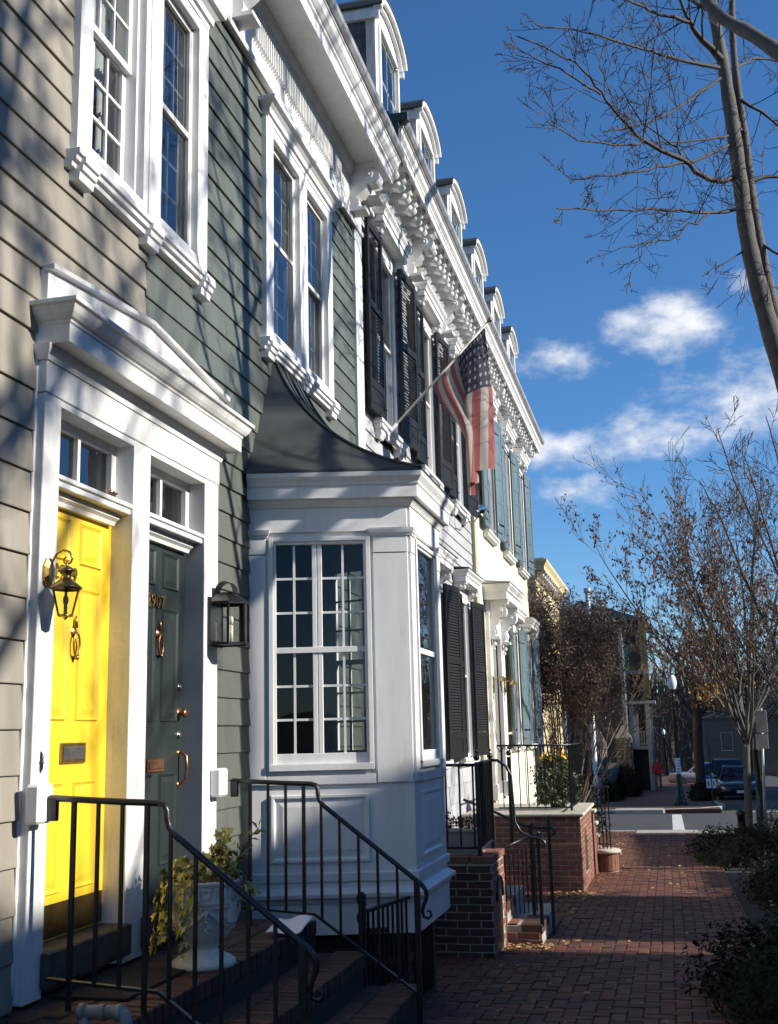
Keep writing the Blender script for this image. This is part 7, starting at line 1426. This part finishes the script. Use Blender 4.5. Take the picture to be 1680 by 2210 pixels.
# stone piers of a garden wall
for (x, y, w, zt_, lab) in ((-0.08, 50.0, 0.26, 1.72, 'tall rough stone pier with a pointed cap, nearer of two'), (0.55, 61.5, 0.40, 1.9, 'rough stone pier farther back beside the dark house')):
    sp_ = thing('stone_pier', lab, 'pier', (x, y, zg(y))); b = MB(); b.box(x - w, x + w, y - w, y + w, zg(y) - 0.1, zt_ - 0.65); b.build('core', M_MORTARD, sp_)
    r = random.Random(int(y)); z = zg(y)
    while z < zt_ - 0.7:
        hh = r.uniform(0.14, 0.26); xx = x - w
        while xx < x + w - 0.05:
            ww = min(r.uniform(0.16, 0.34), x + w - xx); me = chbox(ww - 0.02, 0.08, hh - 0.02, 0.02, M_RUBBLE, 'stone'); put('stone', me, sp_, Matrix.Translation((xx + ww / 2, y - w - 0.01 + r.uniform(-0.02, 0.02), z + hh / 2))); put('stone', me, sp_, Matrix.Translation((x + w + 0.01, y - w + (xx - x + w) + ww / 2, z + hh / 2)) @ Matrix.Rotation(math.pi / 2, 4, 'Z')); xx += ww
        z += hh
    b = MB(); b.add([(x - w - 0.04, y - w - 0.04, zt_ - 0.65), (x + w + 0.04, y - w - 0.04, zt_ - 0.65), (x + w + 0.04, y + w + 0.04, zt_ - 0.65), (x - w - 0.04, y + w + 0.04, zt_ - 0.65), (x - 0.05, y - 0.05, zt_), (x + 0.05, y - 0.05, zt_), (x + 0.05, y + 0.05, zt_), (x - 0.05, y + 0.05, zt_)], [(0, 1, 5, 4), (1, 2, 6, 5), (2, 3, 7, 6), (3, 0, 4, 7), (4, 5, 6, 7), (3, 2, 1, 0)]); b.build('pier_cap', M_STONE if False else M_RUBBLE, sp_)
gw = thing('garden_wall', 'dark stone garden wall running back between the piers', 'wall', (0, 55, zg(55))); b = MB(); b.box(-0.25, 0.25, 50.4, 61.0, zg(61), -0.1); b.build('wall', M_RUBBLE, gw); b = MB(); b.box(-0.3, 0.3, 50.4, 61.0, -0.1, 0.0); b.build('coping', M_RUBBLE, gw)
tb = thing('tan_building', 'plain tan building among the trees at the end of the street', 'building', (11, 118, zg(118)))
b = MB(); b.box(6.5, 20, 118, 130, zg(118) - 0.5, 2.6); b.build('wall', mat('far_tan_wall', (0.10, 0.085, 0.07), 0.9, 0.1), tb); b = MB(); b.prism([(6.2, 2.6), (20.3, 2.6), (13, 5.0)], 117.7, 130.3, 'y'); b.build('roof', M_SLATE, tb)
for i in range(4): window(tb, 0, 1.1, -0.6, 1.2, 2, 2, M=Matrix(((0, 1, 0, 8.0 + 3 * i), (-1, 0, 0, 117.98), (0, 0, 1, 0), (0, 0, 0, 1))), room=False)
# large bare tree beyond the crossing, with a few orange leaves
t4 = tree('large_dark_tree', 'large dark bare tree with some orange leaves beyond the crossing', (4.15, 53, zg(53)))
mbt, mbb, lf, lo = MB(), MB(), MB(), MB(); TR = random.Random(55); P4 = dict(seg=[0.9, 0.5, 0.35, 0.25], wander=0.14, up=0.25, rmin=0.012, kids=[8, 6, 4, 0], bare=0.15, ang=42, ratio=0.5, max=3)
trunk(mbt, [(4.15, 53, zg(53) - 0.1), (4.12, 53, 0.6), (4.2, 53, 2.4), (4.1, 53, 4.0)], 0.24, 0.17)
for k in range(8): a = 2 * math.pi * k / 8; grow(mbb, TR, (4.15, 53, TR.uniform(1.8, 3.8)), (math.cos(a) * 0.7, math.sin(a) * 0.7, 0.8), TR.uniform(3.5, 5.0), 0.09, 0, P4)
for i in range(420): leaf2(lo, (5.1 + TR.gauss(0, 0.45), 51.5 + TR.gauss(0, 0.5), 3.1 + TR.gauss(0, 0.32)), rdir(TR), rdir(TR), 0.14, 0.7)
mbt.build('trunk', M_TWIG, t4, fix=False); mbb.build('crown', M_TWIG, t4, fix=False); lo.build('orange_leaves', mat('orange_leaf', (0.52, 0.25, 0.03), 0.7, 0.2), t4, fix=False)
# the dark wood at the end of the street: a few prototypes, each tree its own object
protos = []
for s_ in range(2):
    tt = tree('wood_tree', 'dark bare tree in the wood at the end of the street', (9, 92, zg(92)), 'bare trees of the wood at the end of the street'); mbt, mbb = MB(), MB(); TR = random.Random(200 + s_)
    trunk(mbt, [(9, 92, zg(92) - 0.2), (9.1, 92, 2.5), (9.0, 92, 6.0)], 0.22, 0.12); PF = dict(P4); PF['rmin'] = 0.022; PF['kids'] = [8, 6, 4, 0]
    for k in range(9): a = 2 * math.pi * k / 9; grow(mbb, TR, (9.03, 92, TR.uniform(0.5, 5.5)), (math.cos(a) * 0.8, math.sin(a) * 0.8, 0.75), TR.uniform(4.0, 6.0), 0.09, 0, PF)
    mbt.build('trunk', M_TWIG, tt, fix=False); mbb.build('crown', M_TWIG, tt, fix=False); protos.append(tt)
LB = 'dark bare tree in the wood at the end of the street'
for i, (x, y) in enumerate(((5.0, 84), (13, 96), (3.6, 97), (7.0, 104), (17, 106), (10.5, 110), (3.0, 112), (21, 100), (1.0, 104), (14, 84), (6, 126), (24, 118), (18, 130), (10, 134), (2.5, 132), (8, 96), (4.4, 118), (12, 120), (0, 118), (6, 111))):
    copy_tree(protos[i % 2], (x, y, zg(y)), LB)
hl = MB(); nx, ny = 50, 16; v = []; HR = random.Random(3)
for j in range(ny + 1):
    for i in range(nx + 1):
        x = -200 + 400 * i / nx; y = 150 + 200 * j / ny; k = min(1, j / 5); v.append((x, y, zg(y) - 1 + k * (17 + 3 * math.sin(x * 0.03 + 1) + HR.uniform(-1, 1)) * (1.0 - 0.3 * math.exp(-((x - 12) / 30) ** 2))))
hl.add(v, [(j * (nx + 1) + i, j * (nx + 1) + i + 1, (j + 1) * (nx + 1) + i + 1, (j + 1) * (nx + 1) + i) for j in range(ny) for i in range(nx)]); o = hl.build('hill', mat('brown_winter_wood', (0.060, 0.045, 0.034), 0.95, 0.3, 0.3, 1.0, 2.0, bdist=0.8), None, fix=False); struct(o)
wf = MB(); HR = random.Random(12)
for i in range(5200):
    x, y = HR.uniform(-70, 90), HR.uniform(142, 200); k = min(1, (y - 150) / 60) if y > 150 else 0; z = zg(y) - 1 + max(0, k) * 14; hgt = HR.uniform(4.0, 9.0); a = HR.uniform(0, 6.28)
    q = [(x, y, z), (x + 0.15, y, z)]; top_ = (x + HR.gauss(0, 0.9), y + HR.gauss(0, 0.5), z + hgt); w_ = HR.uniform(0.05, 0.22)
    wf.add([(x - w_, y, z), (x + w_, y, z), (top_[0] + w_ * 0.4, top_[1], top_[2]), (top_[0] - w_ * 0.4, top_[1], top_[2])], [(0, 1, 2, 3)])
    for m_ in range(4): t_ = HR.uniform(0.4, 1); px, pz = x + (top_[0] - x) * t_, z + hgt * t_; dx, dz = HR.gauss(0, 1.2), HR.uniform(0.2, 1.5); wf.add([(px, y, pz), (px + 0.12, y, pz), (px + dx, y + HR.gauss(0, .8), pz + dz)], [(0, 1, 2)])
tag(wf.build('distant_wood', M_TWIG, None, fix=False), 'distant leafless brown wood on the hill at the end of the street', 'wood', kind='stuff')

# ================================================================== the row across the street (outside the frame: it shades the pavement and shows in the panes)
def opp(label, y0, y1, ztop, m, nwin):
    t = thing('row_house', label, 'house', (19, (y0 + y1) / 2, zg(y0)), 'houses across the street')
    b = MB(); b.box(17.0, 25.0, y0, y1, zg(y1) - 0.5, ztop - 0.25); b.build('wall', m, t); b = MB(); b.box(16.7, 25.2, y0 - 0.02, y1 + 0.02, ztop - 0.25, ztop); b.build('cornice', M_WHITE, t)
    for z in (1.2, 4.6) if ztop < 8 else (1.2, 4.6, 7.4):
        for i in range(nwin): y = y0 + (y1 - y0) * (i + 0.5) / nwin; b = MB(); b.box(16.93, 16.99, y - 0.55, y + 0.55, z, z + 1.8); w = b.build('window', M_WHITE, t); b = MB(); b.box(16.90, 16.928, y - 0.45, y + 0.45, z + 0.1, z + 1.7); b.build('pane', M_GLASSD, w)
    return t
opp('red brick row house across the street', -22, 3.3, 9.40, M_FARBRICK, 9); opp('taller brick row house across the street', 3.32, 10.2, 9.42, mat('far_grey_brick', (0.22, 0.20, 0.18), 0.9), 3); opp('brown row house across the street by the gap', 10.95, 14.5, 8.9, M_FARBRICK, 2); opp('low pale shop across the street', 15.6, 17.8, 6.5, MATS['far_grey_brick'], 1); opp('low brick corner house across the street', 18.6, 26.5, 6.9, M_FARBRICK, 3); opp('brick house across the street past the crossing', 42, 75, 9.0, M_FARBRICK, 8)
for i, (x, y, sc) in enumerate(((12.0, 3.9, 'tan house'), (12.2, 13.5, 'grey house'), (12.0, 22.5, 'cream house'), (14.6, 2.3, 'steps of the yellow door'), (12.3, 8.3, 'bay window'))):
    tt = tree('street_tree', 'bare street tree on the opposite kerb facing the ' + sc, (x, y, zg(y)), 'bare street trees on the opposite kerb'); mbt, mbb = MB(), MB(); TR = random.Random(300 + i); tall = i in (0, 3, 4)
    trunk(mbt, [(x, y, zg(y) - 0.1), (x + 0.1, y, 2.5), (x, y, 6.0), (x - 0.1, y, 11.0 if tall else 9.0)], 0.16, 0.06); PO = dict(P4); PO['rmin'] = 0.012; PO['kids'] = [6, 5, 3, 0] if tall else [5, 4, 2, 0]
    for k in range((11, 6, 4, 11, 6)[i]): a = 2.4 * k; grow(mbb, TR, (x + 0.02, y, TR.uniform(4.5, 10.8) if tall else TR.uniform(3.5, 8.6)), (math.cos(a) * 0.8, math.sin(a) * 0.8, 0.8), TR.uniform(2.6, 4.2), 0.06, 0, PO)
    mbt.build('trunk', M_BARK, tt, fix=False); mbb.build('crown', M_BARK, tt, fix=False)
